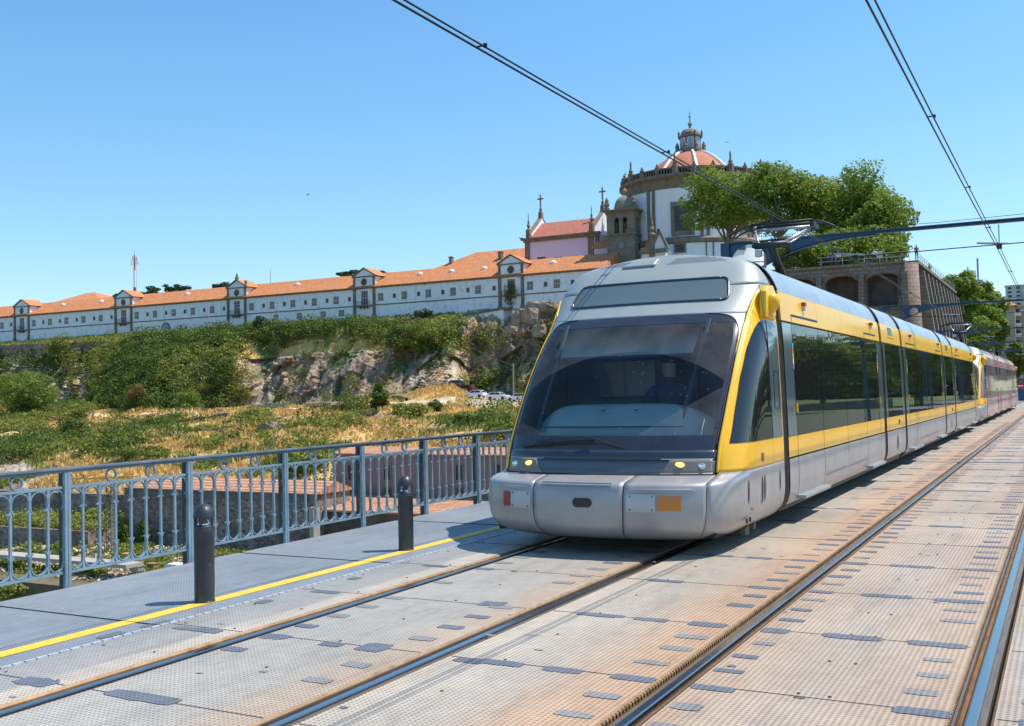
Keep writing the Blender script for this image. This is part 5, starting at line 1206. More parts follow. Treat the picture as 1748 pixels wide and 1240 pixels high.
q=MB(); q.smooth=True; rd=wT*.37; q.lathe((xc_,yc_,zT+.55),[(rd*1.04,0),(rd*1.03,.6),(rd,.9),(rd*.93,1.6),(rd*.75,2.4),(rd*.45,3.0),(rd*.12,3.25),(.3,3.3),(.35,3.7),(.55,3.9),(.35,4.4),(.01,4.8)],20); q.build('dome',mat('lichen_stone',(.27,.235,.18),.9,var=.25,vs=1),bt)
for x in(xa+.1,xb-.1):
    for y in(YT+.1,YT+dT-.1): q=MB(); q.lathe((x,y,zT+.55),[(.55,0),(.6,.5),(.35,.7),(.6,1.2),(.4,1.7),(.42,2.0),(.05,2.7)],8); q.build('pinnacle',M_gran,bt)
for o_ in ops[1:]+opy[:0]:
    q=MB(); q.smooth=True; q.lathe((o_,YT+1.2,zM+1.2),[(.55,0),(.5,.15),(.36,.5),(.3,.9),(.1,1.1),(.01,1.12)],12); q.build('bell',M_rust,bt)
p=at(1061,418.5,YT); window(bt,p.x,p.z,1.1,1.5,YT,1,fr=M_granl)
for z in(at(1090,420,YT).z,at(1090,447,YT).z):
    q=MB(); q.box(xb-.05,xb+.03,YT+dT*.4,YT+dT*.6,z-.7,z+.7); q.build('side_window',M_wint,bt)
# ---- porch with pediment
YP=193.; a=at(1096,440,YP); b_=at(1136,440,YP); zp=at(1115,428,YP).z; za=at(1115,393,YP).z; xm=at(1113,400,YP).x
pr=empty('church_porch',(xm,YP,18),'granite gabled porch with a tall pinnacle, between bell tower and rotunda','church porch')
q=MB(); q.box(a.x,b_.x,YP,YP+8,16,zp); q.build('wall',M_white2,pr)
xq=(xm+b_.x)/2+.2; q=MB(); q.prism([(xm+.1,zp),(b_.x+.3,zp),(xq,za-.4)],'y',YP-.1,YP+1.4); q.build('gable',M_white2,pr); q=MB(); q.bar((xm-.2,YP-.2,zp+.1),(xq,YP-.2,za),.5,.5); q.bar((b_.x+.6,YP-.2,zp+.1),(xq,YP-.2,za),.5,.5); q.box(xm-.5,xm+.4,YP-.5,YP+.4,16,zp); q.box(a.x-.4,b_.x+.6,YP-.8,YP+.3,zp-.5,zp+.2); g=q.build('pediment',M_gran,pr)
q=MB(); q.add([(a.x-.2,YP+.5,zp+.2),(xm-.1,YP+.5,zp+.2),(xm+.8,YP+7,za+.2),(a.x-.2,YP+7,za+.2)],[(0,1,2,3)]); q.add([(a.x-.2,YP+7,zp),(xm+.8,YP+7,zp),(xm+.8,YP+7,za+.2),(a.x-.2,YP+7,za+.2)],[(0,1,2,3)]); q.build('roof',M_tile,pr)
q=MB(); q.lathe((xm,YP-.1,zp),[(.5,0),(.45,2.6),(.9,2.9),(.9,3.2),(.4,3.5),(.6,4.2),(.3,4.8),(.34,5.3),(.12,6.3),(.02,7.6)],8); q.build('pinnacle',M_gran,g)
# ---- rotunda church
YR=212.; cR=at(1181,340,YR); RR=120/CF*depth(cR)*.985
zw0=15; zc1=at(1181,406,YR-RR).z; zc2=at(1205,313,YR-RR*.97).z; zb0=at(1200,291,YR-RR*.97).z
rt=empty('rotunda_church',(cR.x,YR,15),'round white church with balustrade, shallow red dome and stone lantern above the trees','church')
c0=(cR.x,YR,0)
def cyl(nm,m,prf,par=rt,n=72,sm=True):
    q=MB(); q.smooth=sm; q.lathe(c0,prf,n); o=q.build(nm,m,par); e=o.modifiers.new('e','EDGE_SPLIT'); e.split_angle=R_(30); return o
cyl('lower_drum',M_white2,[(RR*1.0,zw0),(RR*1.0,zc1-.5)])
cyl('lower_cornice',M_gran,[(RR+.05,zc1-.9),(RR+.35,zc1-.6),(RR+.35,zc1+.0),(RR-.3,zc1+.5)])
cyl('drum',M_white2,[(RR*.96,zc1+.3),(RR*.96,zc2)])
cyl('cornice',M_gran,[(RR*.965,zc2-.2),(RR*.98,zc2+.6),(RR*.98,zc2+1.6),(RR*1.0,zc2+1.8),(RR*1.04,zb0-.5),(RR*1.04,zb0),(RR*.9,zb0+.02)])
bh=at(1200,279.5,YR-RR*.97).z-zb0
bal=cyl('balustrade',M_gran,[(RR*.975,zb0+bh-.28),(RR*1.0,zb0+bh-.28),(RR*1.0,zb0+bh),(RR*.975,zb0+bh)])
q=MB(); nb=150
for k in range(nb):
    a=2*math.pi*k/nb; q.bar((c0[0]+RR*.987*math.cos(a),YR+RR*.987*math.sin(a),zb0),(c0[0]+RR*.987*math.cos(a),YR+RR*.987*math.sin(a),zb0+bh-.2),.22,.22)
tag(q.build('balusters',M_granl,bal),kind='stuff')
for k in range(24):
    a=2*math.pi*(k+.35)/24; x,y=c0[0]+RR*.99*math.cos(a),YR+RR*.99*math.sin(a); big_=k%3==0
    q=MB(); q.lathe((x,y,zb0),[(.5,0),(.48,bh+.05),(.5,bh+.1),(.5,bh+.3),(.2,bh+.4),(.3,bh+.7),(.12,bh+1.0),(.02,bh+1.15)] if not big_ else [(.7,0),(.65,bh+.05),(.7,bh+.1),(.65,bh+.4),(.3,bh+.5),(.5,bh+.9),(.26,bh+1.3),(.2,bh+1.6),(.2,bh+2.6),(.02,bh+3.1)],8); q.build('pinnacle',M_gran,rt)
for k in range(8):
    a=2*math.pi*(k+.62)/8
    for d_ in(-.045,.045):
        q=MB(); r_=RR*.965; q.cbox((c0[0]+r_*math.cos(a+d_),YR+r_*math.sin(a+d_),(zc1+zc2)/2),(.5,.55,zc2-zc1-.2),a); q.build('pilaster',M_gran,rt)
def wall_win(px,py,w_,h,r_,m=M_wint,fr=M_gran,name='window'):
    # place on the drum surface facing the camera at picture column px
    for st in range(4000):
        t=120+st*.05; p=CAM+_ray(px,py)*t
        if math.hypot(p[0]-c0[0],p[1]-YR)<r_: break
    a=math.atan2(p[1]-YR,p[0]-c0[0]); ux,uy=math.cos(a),math.sin(a)
    q=MB(); q.cbox((c0[0]+(r_+.05)*ux,YR+(r_+.05)*uy,p[2]),(.3,w_,h),a); o=q.build(name,fr,rt)
    q=MB(); q.cbox((c0[0]+(r_+.12)*ux,YR+(r_+.12)*uy,p[2]),(.3,w_*.68,h*.72),a); q.build('pane',m,o)
wall_win(1165,373,4.6,6.8,RR*.96); wall_win(1273,373,3.6,6.4,RR*.96); wall_win(1161,424,2.4,1.9,RR); wall_win(1265,420,2.2,1.6,RR); wall_win(1295,378,2.2,5,RR*.96)
for px in(1206,1218):
    for st in range(4000):
        t=120+st*.05; p=CAM+_ray(px,430)*t
        if math.hypot(p[0]-c0[0],p[1]-YR)<RR+.1: break
    q=MB(); q.tube([(p[0],p[1],15),(p[0],p[1],zc1-.8)],.13,6); q.build('drainpipe',M_gran,rt)
RD=84/CF*depth(cR); zd0=zb0+.3; zd1=at(1181,261,YR).z
prf=[(RD*(1-u),zd0+(zd1-zd0)*(1-(1-u)**2.0)) for u in lin(0,.80,14)]
s_=(zd1-zd0)/(prf[-1][1]-zd0); prf=[(r,zd0+(z-zd0)*s_) for r,z in prf]; prf.append((.5,zd1+.3))
M_tdome=mat('dome_tiles',(.50,.20,.11),.85,col2=(.38,.13,.07),vs=1.6,bump=.6,bs=3)
dome=cyl('dome',M_tdome,prf)
for k in range(8):
    a=2*math.pi*(k+.55)/8; q=MB(); pts=[(c0[0]+(r+.12)*math.cos(a),YR+(r+.12)*math.sin(a),z+.08) for r,z in prf[:-1]]
    q.tube(pts,.34,6); q.build('dome_rib',M_white2,dome)
RL=18.5/CF*depth(cR); z0=zd1; z1=at(1181,234,YR).z; z2=at(1181,219,YR).z; z3=at(1178,188,YR).z
lt=cyl('lantern',M_gran,[(RL*1.35,z0-.4),(RL*1.3,z0+.5),(RL*.95,z0+.6),(RL*.95,z1-.4),(RL*1.12,z1-.2),(RL*1.15,z1+.1),(RL*.9,z1+.15)],rt,16,False)
cyl('cupola',mat('lichen_stone2',(.26,.225,.17),.9,var=.25,vs=1),[(RL*.9,z1+.1),(RL*.86,z1+.8),(RL*.7,z1+1.4),(RL*.4,z2-.2),(RL*.14,z2),(.3,z2+.5),(.5,z2+.9),(.15,z2+1.4),(.1,z2+2.2),(.3,z2+2.5),(.08,z2+2.8),(.06,z3-.6),(.01,z3)],lt,16,False)
for k in range(8):
    a=2*math.pi*(k+.4)/8; q=MB(); r_=RL*.97; zm=(z0+z1)/2
    ux,uy=math.cos(a),math.sin(a); vx,vy=-uy,ux; n=10; hw=.52
    pts=[(-hw,zm-1.0),(hw,zm-1.0)]+[(hw*math.cos(math.pi*j/n),zm+.75+hw*math.sin(math.pi*j/n)) for j in range(n+1)]
    q.add([(c0[0]+r_*ux+u*vx,YR+r_*uy+u*vy,z) for u,z in pts],[tuple(range(len(pts)))])
    q.cur=1; q.add([(c0[0]+(r_-.03)*ux+u*1.35*vx,YR+(r_-.03)*uy+u*1.35*vy,zm+(z-zm)*1.18) for u,z in pts],[tuple(range(len(pts)))])
    q.build('lantern_window',[mat('sky_lit_glass',(.30,.38,.46),.15) if k==0 else bpy.data.materials['sky_lit_glass'],M_white2],lt)
    a+=math.pi/8; q=MB(); q.lathe((c0[0]+RL*1.12*math.cos(a),YR+RL*1.12*math.sin(a),z1),[(.22,0),(.2,.4),(.3,.6),(.05,1.1)],6); q.build('urn',M_gran,lt); q=MB(); q.lathe((c0[0]+RL*1.3*math.cos(a),YR+RL*1.3*math.sin(a),z0),[(.5,0),(.4,.8),(.5,1.1),(.1,2.0)],6); q.build('scroll_buttress',M_gran,lt)
# ---- arched retaining wall with buttressed side
aw=empty('arched_wall',(-14,123,0),'brown stone terrace wall with blind arches and a buttressed side','terrace wall')
ZW=at(1570,447,123).z; YW=123.; XW=-14.6
cornerx=at(1548,470,YW).x
edges=[at(x,470,YW).x for x in(1330,1398,1411,1480,1494,1545,1560,1568)]
wx0=at(1180,470,YW).x
bays=[]; 
cs=[at(1364,0+470,YW).x, at(1446-.0,470,YW).x+.0]
# bay openings measured on the picture: 1357-1392, 1408-1466, 1478-1538
obs=[(at(1335,480,YW).x,at(1392,480,YW).x),(at(1408,480,YW).x,at(1464,480,YW).x),(at(1478,480,YW).x,at(1538,480,YW).x)]
w0=obs[2][1]-obs[2][0]; gap=obs[2][0]-obs[1][1]
while obs[0][0]>wx0+w0+3: obs.insert(0,(obs[0][0]-gap-w0,obs[0][0]-gap))
zt=at(1508,466,YW).z; zfoot=at(1508,522,YW).z
q=MB(); u=wx0
for a_,b_ in obs:
    q.box(u,a_,YW,YW+2,zfoot,ZW); n=14; hw=(b_-a_)/2; cx=(a_+b_)/2; rise=hw*.42
    for k in range(n):
        t0=math.pi*(1-k/n); t1=math.pi*(1-(k+1)/n); xa_,xb_=cx+hw*math.cos(t0),cx+hw*math.cos(t1); z0_=zt-rise+rise*math.sin(t0); z1_=zt-rise+rise*math.sin(t1)
        q.add([(xa_,YW,z0_),(xb_,YW,z1_),(xb_,YW,ZW),(xa_,YW,ZW),(xa_,YW+2,z0_),(xb_,YW+2,z1_)],[(0,1,2,3),(0,4,5,1)])
    u=b_
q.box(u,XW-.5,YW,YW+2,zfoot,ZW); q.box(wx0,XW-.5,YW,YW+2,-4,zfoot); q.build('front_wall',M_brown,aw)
q=MB(); q.box(wx0,XW-.5,YW+2.001,YW+2.6,zfoot,ZW); q.build('arch_backing',mat('dark_arch_brick',(.13,.09,.08),.9,var=.4,vs=.5,bump=.4,bs=3),aw)  # brick behind the arches, darker than the front wall
M_arch=mat('arch_ring_stone',(.25,.17,.12),.9,var=.3,vs=1)
for a_,b_ in obs[-3:]:
    hw=(b_-a_)/2; cx=(a_+b_)/2; rise=hw*.42; q=MB(); pts=[(cx+hw*math.cos(math.pi*(1-k/16)),YW-.06,zt-rise+rise*math.sin(math.pi*(1-k/16))+.12) for k in range(17)]; q.tube(pts,.2,4); q.build('arch_ring',M_arch,aw)
    q=MB(); q.box(a_+.05,b_-.05,YW-.35,YW-.002,zfoot-.5,zfoot-.1); q.build('ledge',M_brown,aw)
q=MB()
for a_,b_ in obs: q.box(b_+.15,b_+gap-.15,YW-.45,YW-.003,-4,ZW-1.0)
q.build('piers',M_brown,aw); bpy.data.objects['piers'].name='pier_course'
q=MB(); q.smooth=True; q.lathe((XW-.75,YW+.9,0),[(1.75,-3),(1.4,6),(1.1,ZW-.01)],24); q.build('corner_turret',M_brown,aw)
ze=YW+47
q=MB(); q.box(XW-1.5,XW,YW+2.5,ze,-4,ZW+.02); q.build('side_wall',mat('shaded_recess_masonry',(.06,.05,.042),.9,var=.4,vs=.3,bump=.4,bs=3),aw)  # shade of the recesses between buttresses put into the wall colour
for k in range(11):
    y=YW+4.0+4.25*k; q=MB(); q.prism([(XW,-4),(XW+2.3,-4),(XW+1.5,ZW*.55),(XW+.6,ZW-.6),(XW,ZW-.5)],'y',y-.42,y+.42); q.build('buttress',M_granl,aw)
q=MB(); q.box(XW-1.7,XW+.35,YW+1,ze,ZW+.03,ZW+.3); q.box(wx0,XW-.9,YW-.25,YW+2.1,ZW+.001,ZW+.3); q.build('coping',M_brown,aw)
q=MB()
for k in range(24): q.tube([(XW+.1,YW+1+2*k,ZW+.3),(XW+.1,YW+1+2*k,ZW+1.3)],.03,5)
for z in(.6,.95,1.3): q.tube([(XW+.1,YW+1,ZW+z),(XW+.1,ze,ZW+z)],.025,5)
for k in range(5): q.tube([(XW-.5-2.4*k,YW+.2,ZW+.3),(XW-.5-2.4*k,YW+.2,ZW+1.3)],.03,5)
for z in(.8,1.3): q.tube([(XW-.5,YW+.2,ZW+z),(XW-10.5,YW+.2,ZW+z)],.025,5)
q.build('guard_rail',M_galv,aw)
# ---- houses below the railing
def house(name,label,px0,px1,yr,ye,yb,Y,depth,wm,tm,hipL=0,zb=None,cat='house'):
    a=at(px0,ye,Y); b_=at(px1,ye,Y); ze=at((min(px0,868)+min(px1,868))/2,ye,Y).z; zr=at((min(px0,868)+min(px1,868))/2,yr,Y+depth/2).z; z0=at(px0,yb,Y).z if zb is None else zb
    o=empty(name,((a.x+b_.x)/2,Y,z0),label,cat); q=MB(); q.box(a.x,b_.x,Y,Y+depth,z0,ze)
    ym=Y+depth/2; q.add([(a.x,Y,ze),(a.x,Y+depth,ze),(a.x,ym,zr),(b_.x,Y,ze),(b_.x,Y+depth,ze),(b_.x,ym,zr)],[(0,1,2),(3,5,4)]); q.build('wall',wm,o)
    q=MB(); gable_roof(q,a.x,b_.x,Y,Y+depth,ze+.05,zr,.3,hipL,0,.12); q.build('roof',tm,o); return o,a.x,b_.x,z0,ze
hA,xa,xb,z0,ze=house('warehouse','mauve rendered house with orange roof seen through the railing beside the tram',573,1020,763,776,846,100,7,M_mauve,M_tilen,zb=-30)
for px in(599.5,661,784,849):
    p=at(px,807,100); window(hA,p.x,p.z,1.15,2.0,100,0,fr=M_mauve,pm=M_blk)
    p=at(px+1,838,100); window(hA,p.x,p.z,.95,.8,100,0,fr=M_rust,pm=M_blk)
# lower lean-to in front of it
lo=empty('lean_to_roof',(at(700,860,95).x,95,-14),'low orange tiled lean-to roof in front of the mauve house','outbuilding')
a=at(538,843,99.7); b_=at(1020,850,99.7); c=at(533,878,91); d_=at(1020,870,91)
q=MB(); zt_=at(640,845,99.7).z; zl=at(640,874,91).z; q.add([(a.x,99.7,zt_),(b_.x,99.7,zt_),(b_.x,91,zl),(c.x-.3,91,zl),(a.x,99.7,zt_-.2),(b_.x,99.7,zt_-.2),(b_.x,91,zl-.2),(c.x-.3,91,zl-.2)],[(0,1,2,3),(3,2,6,7),(0,3,7,4)]); q.build('roof',M_tilen,lo)
q=MB(); q.box(c.x,b_.x,91.3,99.6,-30,zl-.1); q.build('wall',mat('dark_old_render',(.12,.085,.07),.9,var=.4,vs=.5),lo)
hB,xa,xb,z0,ze=house('stone_shed','old stone shed with worn tile roof behind the nearer bollard',214,540,816,838,935,90,6,M_rub,M_tilen,zb=-32)
q=MB(); q.box(xa,xb-1.2,89.86,89.998,ze-.9,ze-.02); q.build('cement_band',mat('grey_cement_band',(.16,.15,.15),.9,var=.4,vs=.6),hB)
q=MB(); p=at(524,868,88); q.box(p.x-.28,p.x+.28,88.7,89.8,-30,p.z); tag(q.build('pale_pillar',M_pave),'pale weathered pillar at the right corner of the stone shed','pillar')
for px in(300,345,430,470):
    p=at(px,880,90); q=MB(); q.box(p.x-.35,p.x+.35,89.9,89.99,p.z-.3,p.z+.3); q.build('blocked_opening',M_mauve,hB)
q=MB(); p0=at(-60,835,94); p1=at(214,832,94); q.box(p0.x,p1.x+1,94,95,-32,p0.z); tag(q.build('terrace_wall',M_rub),'tall dark terrace wall at the left picture edge under the cliff','wall')
q=MB(); p0=at(-60,914,84); p1=at(150,908,84); q.box(p0.x,p1.x,84,94,-32,p1.z); tag(q.build('terrace_wall',M_rub),'lower terrace wall with grass on top, seen through the first railing bay','wall')
q=MB(); p0=at(-60,972,70); p1=at(215,965,70); q.box(p0.x,p1.x,70,72,p1.z-.35,p1.z); tag(q.build('concrete_ledge',M_pave),'pale concrete ledge seen low through the leftmost railing bars','ledge')
q=MB(); q.box(at(-60,990,69).x,at(560,990,69).x,66,90,-34,at(200,985,69).z-.6); tag(q.build('yard_ground',mat('yard_dirt',(.17,.13,.08),.95,col2=(.07,.08,.03),vs=.5)),kind='structure')
# terraces on the slope
for k,(pts,lb) in enumerate((([(178,741,139),(230,739,139),(300,734,140),(345,728,141),(400,722,143)],'low dry stone wall climbing the middle of the grass slope'),([(268,756,124),(330,757,124),(398,752,125)],'short dry stone wall on the lower grass slope'),([(300,712,157),(400,706,158),(470,700,160),(560,694,164)],'long dry stone terrace wall at the foot of the cliff'))):
    q=MB()
    PP=[]
    for (a,b_,c),(d_,e_,f_) in zip(pts,pts[1:]):
        for u in range(6):
            P=at(a,b_,c).lerp(at(d_,e_,f_),u/6); P.z=gz(P.x,P.y)+.25+.15*NZ_(Vector((P.x*.7,0,0))); PP.append(P)
    for P,Q in zip(PP,PP[1:]): q.bar(P,Q,.6,1.1)
    tag(q.build('stone_wall',M_rub),lb,'stone wall')
# ---- apartment buildings at the right
def block(name,label,px0,px1,yt,Y,dep,zb,wm,floors,cols,bal=True,sidewin=True):
    a=at(px0,yt,Y); b_=at(px1,yt,Y); zt_=a.z; o=empty(name,((a.x+b_.x)/2,Y,zb),label,'building'); q=MB(); q.box(a.x,b_.x,Y,Y+dep,zb,zt_); q.build('wall',wm,o)
    q=MB(); q.box(a.x-.3,b_.x+.3,Y-.3,Y+dep+.3,zt_,zt_+.5); q.build('roof_slab',wm,o)
    fh=(zt_-zb)/floors; w_=(b_.x-a.x)/cols
    for f in range(floors):
        for c in range(cols):
            x=a.x+w_*(c+.5); z=zb+fh*(f+.55); q=MB(); q.box(x-w_*.22,x+w_*.22,Y-.06,Y+.02,z-fh*.22,z+fh*.25); q.build('window',M_wint,o)
            if bal and c%2==1: q=MB(); q.box(x-w_*.4,x+w_*.4,Y-1.2,Y-.07,z-fh*.42,z-fh*.1); q.build('balcony',M_white2,o)
    return o
M_beige=mat('beige_render',(.46,.37,.27),.9,var=.08,vs=.2); M_grey=mat('pale_grey_render',(.50,.48,.52),.9,var=.08,vs=.2)
ab=block('apartment_block','beige apartment block with balconies and a small tiled roof at the right edge',1712,1812,526,262,18,0,M_beige,8,6)
a=at(1701,523,258); b_=at(1732,523,258); q=MB(); gable_roof(q,a.x,b_.x,258,270,a.z,a.z+1.6,.5,3,3); rf=q.build('roof',M_tile,ab); q=MB(); q.box(a.x,b_.x,258.2,262,0,a.z); q.build('wing_wall',M_beige,ab)
block('tower_block','pale grey tower block far away at the upper right',1716,1790,490,430,20,20,M_grey,12,5,False)
o=block('distant_tower_block','distant flat roofed block with masts behind the leafy bank',1640,1676,482,420,20,20,M_grey,10,3,False)
q=MB(); 
for px,yt,h in((1653,456,.25),(1661,466,.2),(1665,462,.2),(1670,441,.35)):
    a=at(px,482,422); b_=at(px,yt,422); q.tube([(a.x,422,a.z-.5),(a.x,422,b_.z)],h,5)
q.build('roof_mast',mat('mauve_grey_mast',(.35,.25,.32),.6),o)
# ---- red and white radio mast, flagpole
M_rw=mat('mast_red',(.55,.08,.05),.5); 
p=at(230,497,240); zt_=at(230,433,240).z; rm=empty('radio_mast',(p.x,240,p.z-4),'red and white lattice radio mast behind the clifftop trees','mast')
zs_=[p.z-6,at(0,0,240).z*0+p.z+1.2,at(230,462,240).z,at(230,440,240).z]
for k,(z0_,z1_,m) in enumerate(((p.z-4,p.z+1.2,M_rw),(p.z+1.2,at(230,462,240).z,M_white2),(at(230,462,240).z,at(230,436,240).z,M_rw))): q=MB(); q.tube([(p.x,240,z0_),(p.x,240,z1_)],.45-.1*k,8); q.build('mast_section',m,rm)
q=MB(); zt2=at(230,437,240).z; q.tube([(p.x,240,zt2),(p.x,240,zt_+.8)],.08,5)
for dz,r_ in((-1.6,1.4),(.2,.9),(-.6,1.1)): q.bar((p.x-r_,240,zt2+dz-1),(p.x+r_,240,zt2+dz-1),.15,.15); q.tube([(p.x-r_,240,zt2+dz-1.4),(p.x-r_,240,zt2+dz-.2)],.09,5); q.tube([(p.x+r_,240,zt2+dz-1.4),(p.x+r_,240,zt2+dz-.2)],.09,5)
q.tube([(p.x+.7,240,p.z-4),(p.x+.7,240,zt2-1)],.09,4); q.build('antenna',M_galv,rm)
q=MB(); p=at(462,487,205); q.tube([(p.x,205,p.z-3),(p.x,205,at(462,460,205).z)],[.12,.06],6); tag(q.build('flagpole',M_galv),'thin bare pole above the convent roof','pole')
# ================================================================ VEGETATION
M_lfd=leafmat('dark_scrub_leaves',(.055,.10,.014),(.16,.215,.034),.25)
M_lfm=leafmat('olive_scrub_leaves',(.13,.17,.025),(.29,.30,.055),.3)
M_lfo=leafmat('ochre_scrub_leaves',(.20,.14,.04),(.16,.15,.04),.3)
M_plane=leafmat('plane_tree_leaves',(.12,.195,.02),(.26,.335,.045),.5,.45)
M_dkt=leafmat('dark_tree_leaves',(.025,.05,.016),(.06,.095,.03),.3)
M_lit=leafmat('fresh_tree_leaves',(.13,.20,.025),(.26,.32,.055),.4,.45)
M_straw=leafmat('dry_grass_blades',(.80,.54,.20),(.60,.42,.15),.25,.3)
M_grn=leafmat('green_grass_blades',(.18,.22,.04),(.30,.30,.07),.3,.3)
M_bark=mat('pale_mottled_bark',(.26,.22,.17),.9,var=.35,vs=3)
M_barkd=mat('dark_bark',(.10,.08,.06),.9,var=.3,vs=3)
W=np.zeros((NR,NC))
for i in range(NR):
    r=TR[i]
    for j in range(NC):
        x=cxs[j]; y=TPY[i,j]
        if x<-120 or x>1120: continue
        g=NZ_(Vector((TP[i,j,0]*.07,TP[i,j,2]*.12+TP[i,j,1]*.07,2)))
        if 2.05<r<5.0:
            if x<150: w_=.75 if r<3.5 else (.10+.8*max(0,g))
            elif x<415: w_=1.25
            elif x<790: w_=1.5 if y<(586 if x<640 else 600)+26*g else .05+.5*max(0,g-.12)
            else: w_=.55+.9*g
            if r<2.6: w_*=.4
        elif 5.15<r<6.2 and x>165: w_=0
        elif 5.0<=r<7.3: w_=(.2+1.6*g if x<150 else .01+2.6*max(0,g-.2))
        elif 7.3<=r<8.6: w_=(.15+1.8*g if x<190 else .02+2.8*max(0,g-.18))
        else: w_=0
        W[i,j]=max(0,w_)
# area weighting
du=np.zeros((NR,NC)); e1=np.linalg.norm(np.diff(TP,axis=0),axis=2); e2=np.linalg.norm(np.diff(TP,axis=1),axis=2); du[:-1,:-1]=e1[:,:-1]*e2[:-1,:]
W=W*np.minimum(du,4.)
def pick(Wt,n):
    p=(Wt/Wt.sum()).reshape(-1); k=rng.choice(len(p),n,p=p); return np.unravel_index(k,Wt.shape)
def scatter(name,Wt,n,rad,per,size,m,label_kind='stuff',lift=.35):
    i,j=pick(Wt,n); C=TPD[i,j]+rng.normal(size=(n,3))*.35; r=rng.uniform(rad[0],rad[1],n); k=np.repeat(np.arange(n),(per*(r/rad[1])**1.6).astype(int)+6)
    d=rng.normal(size=(len(k),3)); d/=np.linalg.norm(d,axis=1)[:,None]; rr=(.72+.33*rng.random(len(k)))[:,None]
    P=C[k]+d*np.array((1,1,.82))*rr*r[k][:,None]; P[:,2]+=lift*r[k]
    o=quadmesh(name,leafquads(P,size,.35,.65,d),m); tag(o,kind='stuff'); return o
Wu=W.copy(); 
g2=np.array([[NZ_(Vector((TP[i,j,0]*.045,TP[i,j,2]*.09,11))) for j in range(NC)] for i in range(NR)])
scatter('dark_scrub',W*(g2<.03),1500,(.8,2.3),230,.42,M_lfd)
scatter('olive_scrub',W*(g2>=-.05),1300,(.7,2.0),210,.40,M_lfm)
scatter('ochre_scrub',W*(g2>.0)*(np.array(TR)[:,None]>2.5),230,(.5,1.4),150,.33,M_lfo)
# grasses on the slope
rows=np.array(TR)[:,None]*np.ones((1,NC)); G=((rows>5)&(rows<9.2)&(np.array(cxs)[None,:]>60)).astype(float)*np.minimum(du,3.)
G*= (COLS[...,0]>.22)&(COLS[...,2]<.27)&~((rows<6.35)&(np.array(cxs)[None,:]>792))
def tufts(name,Wt,n,h,m):
    i,j=pick(Wt,n); C=TPD[i,j]+np.c_[rng.normal(size=(n,2))*.45,np.zeros(n)]; a=rng.uniform(0,math.pi,n); hh=h*rng.uniform(.5,1.4,n); wd=.16*rng.uniform(.6,1.5,n)
    ux=np.c_[np.cos(a),np.sin(a),np.zeros(n)]*wd[:,None]; lean=rng.normal(size=(n,3))*.25; lean[:,2]=1; up=lean*hh[:,None]
    Q=np.stack([C-ux,C+ux,C+ux*.3+up,C-ux*.6+up*.9],1); tag(quadmesh(name,Q,m),kind='stuff')
gn0=np.array([[NZ_(Vector((TP[i,j,0]*.12,TP[i,j,1]*.16,31)))+.5*NZ_(Vector((TP[i,j,0]*.4,TP[i,j,1]*.4,3))) for j in range(NC)] for i in range(NR)])
tufts('dry_grass',G*(0.15+np.clip(gn0*4+.5,0,1)),52000,.55,M_straw)
gn=np.array([[NZ_(Vector((TP[i,j,0]*.06,TP[i,j,1]*.1,21))) for j in range(NC)] for i in range(NR)])
tufts('green_grass',((rows>5)&(rows<9.)).astype(float)*np.minimum(du,3.)*(COLS[...,1]>COLS[...,0]*.93),30000,.6,M_grn)
tufts('path_edge_grass',((rows>1.15)&(rows<2.3)).astype(float)*np.minimum(du,3.),9000,.45,M_grn)
gz_=gz
def tree(name,label,px,py,Y,rx,ry,m,gz=None,n=6000,k=26,leaf=.4,group=None,bark=None,cl=.34,seed=None,limbs=7,cat='tree',ry3=None):
    c=at(px,py,Y); s=depth(c)/CF; R=(rx*s,(ry3 or rx)*s,ry*s)
    if cat in('bush','hedge','palm') and 100<Y<183: c.z=max(c.z,gz_(c.x,Y)+R[2]*.75)
    gz=gz if gz is not None else c.z-R[2]*1.0
    o=empty(name,(c.x,Y,gz),label,cat,group); sd=seed or int(px*7+py)
    bl=crown(c,R,n,k,cl,sd); P,d=blobpts(bl,n); 
    q=quadmesh('crown',leafquads(P,leaf,.45,.65,d),m,o,(c.x,Y,gz))
    q2=MB(); q2.smooth=True; g=random.Random(sd); tr=max(.09,R[0]*.055); top=Vector((c.x,Y,c.z-R[2]*.35)); base=Vector((c.x+g.uniform(-.3,.3)*R[0]*.3,Y,gz-.3))
    if gz<c.z-R[2]*.5: q2.tube([base,base.lerp(top,.5)+Vector((g.uniform(-.1,.1)*R[0],0,0)),top],[tr*1.3,tr,tr*.8],8)
    for _ in range(limbs):
        b_=bl[g.randrange(len(bl))]; e=Vector(b_[:3]); st=base.lerp(top,g.uniform(.55,1.)); mid=st.lerp(e,.5)+Vector((0,0,-.08*R[2])); q2.tube([st,mid,e],[tr*.55,tr*.38,tr*.12],6)
    q2.build('trunk',bark or M_bark,o); return o
PG='plane trees on the arched terrace'
tree('plane_tree','leftmost plane tree on the terrace, spreading in front of the rotunda',1243,350,150,84,58,M_plane,15,13000,46,.46,PG,seed=3,limbs=14,cl=.38)
tree('plane_tree','plane tree whose top shows between the rotunda balustrade and the tallest crown',1332,343,146,62,62,M_plane,15,11000,40,.46,PG,seed=4,limbs=12,cl=.38)
tree('plane_tree','tallest and widest plane tree, in the middle of the terrace row',1432,354,148,90,74,M_plane,15,20000,60,.46,PG,seed=5,limbs=12,cl=.36)
tree('plane_tree','rightmost plane tree on the terrace, drooping towards the wall corner',1496,392,142,58,62,M_plane,15,12000,44,.46,PG,seed=6,limbs=9,cl=.38)
tree('plane_tree','low plane tree crown just above the pantograph and the arches',1438,430,138,92,40,M_plane,15,15000,56,.44,PG,seed=8,limbs=9,cl=.38)
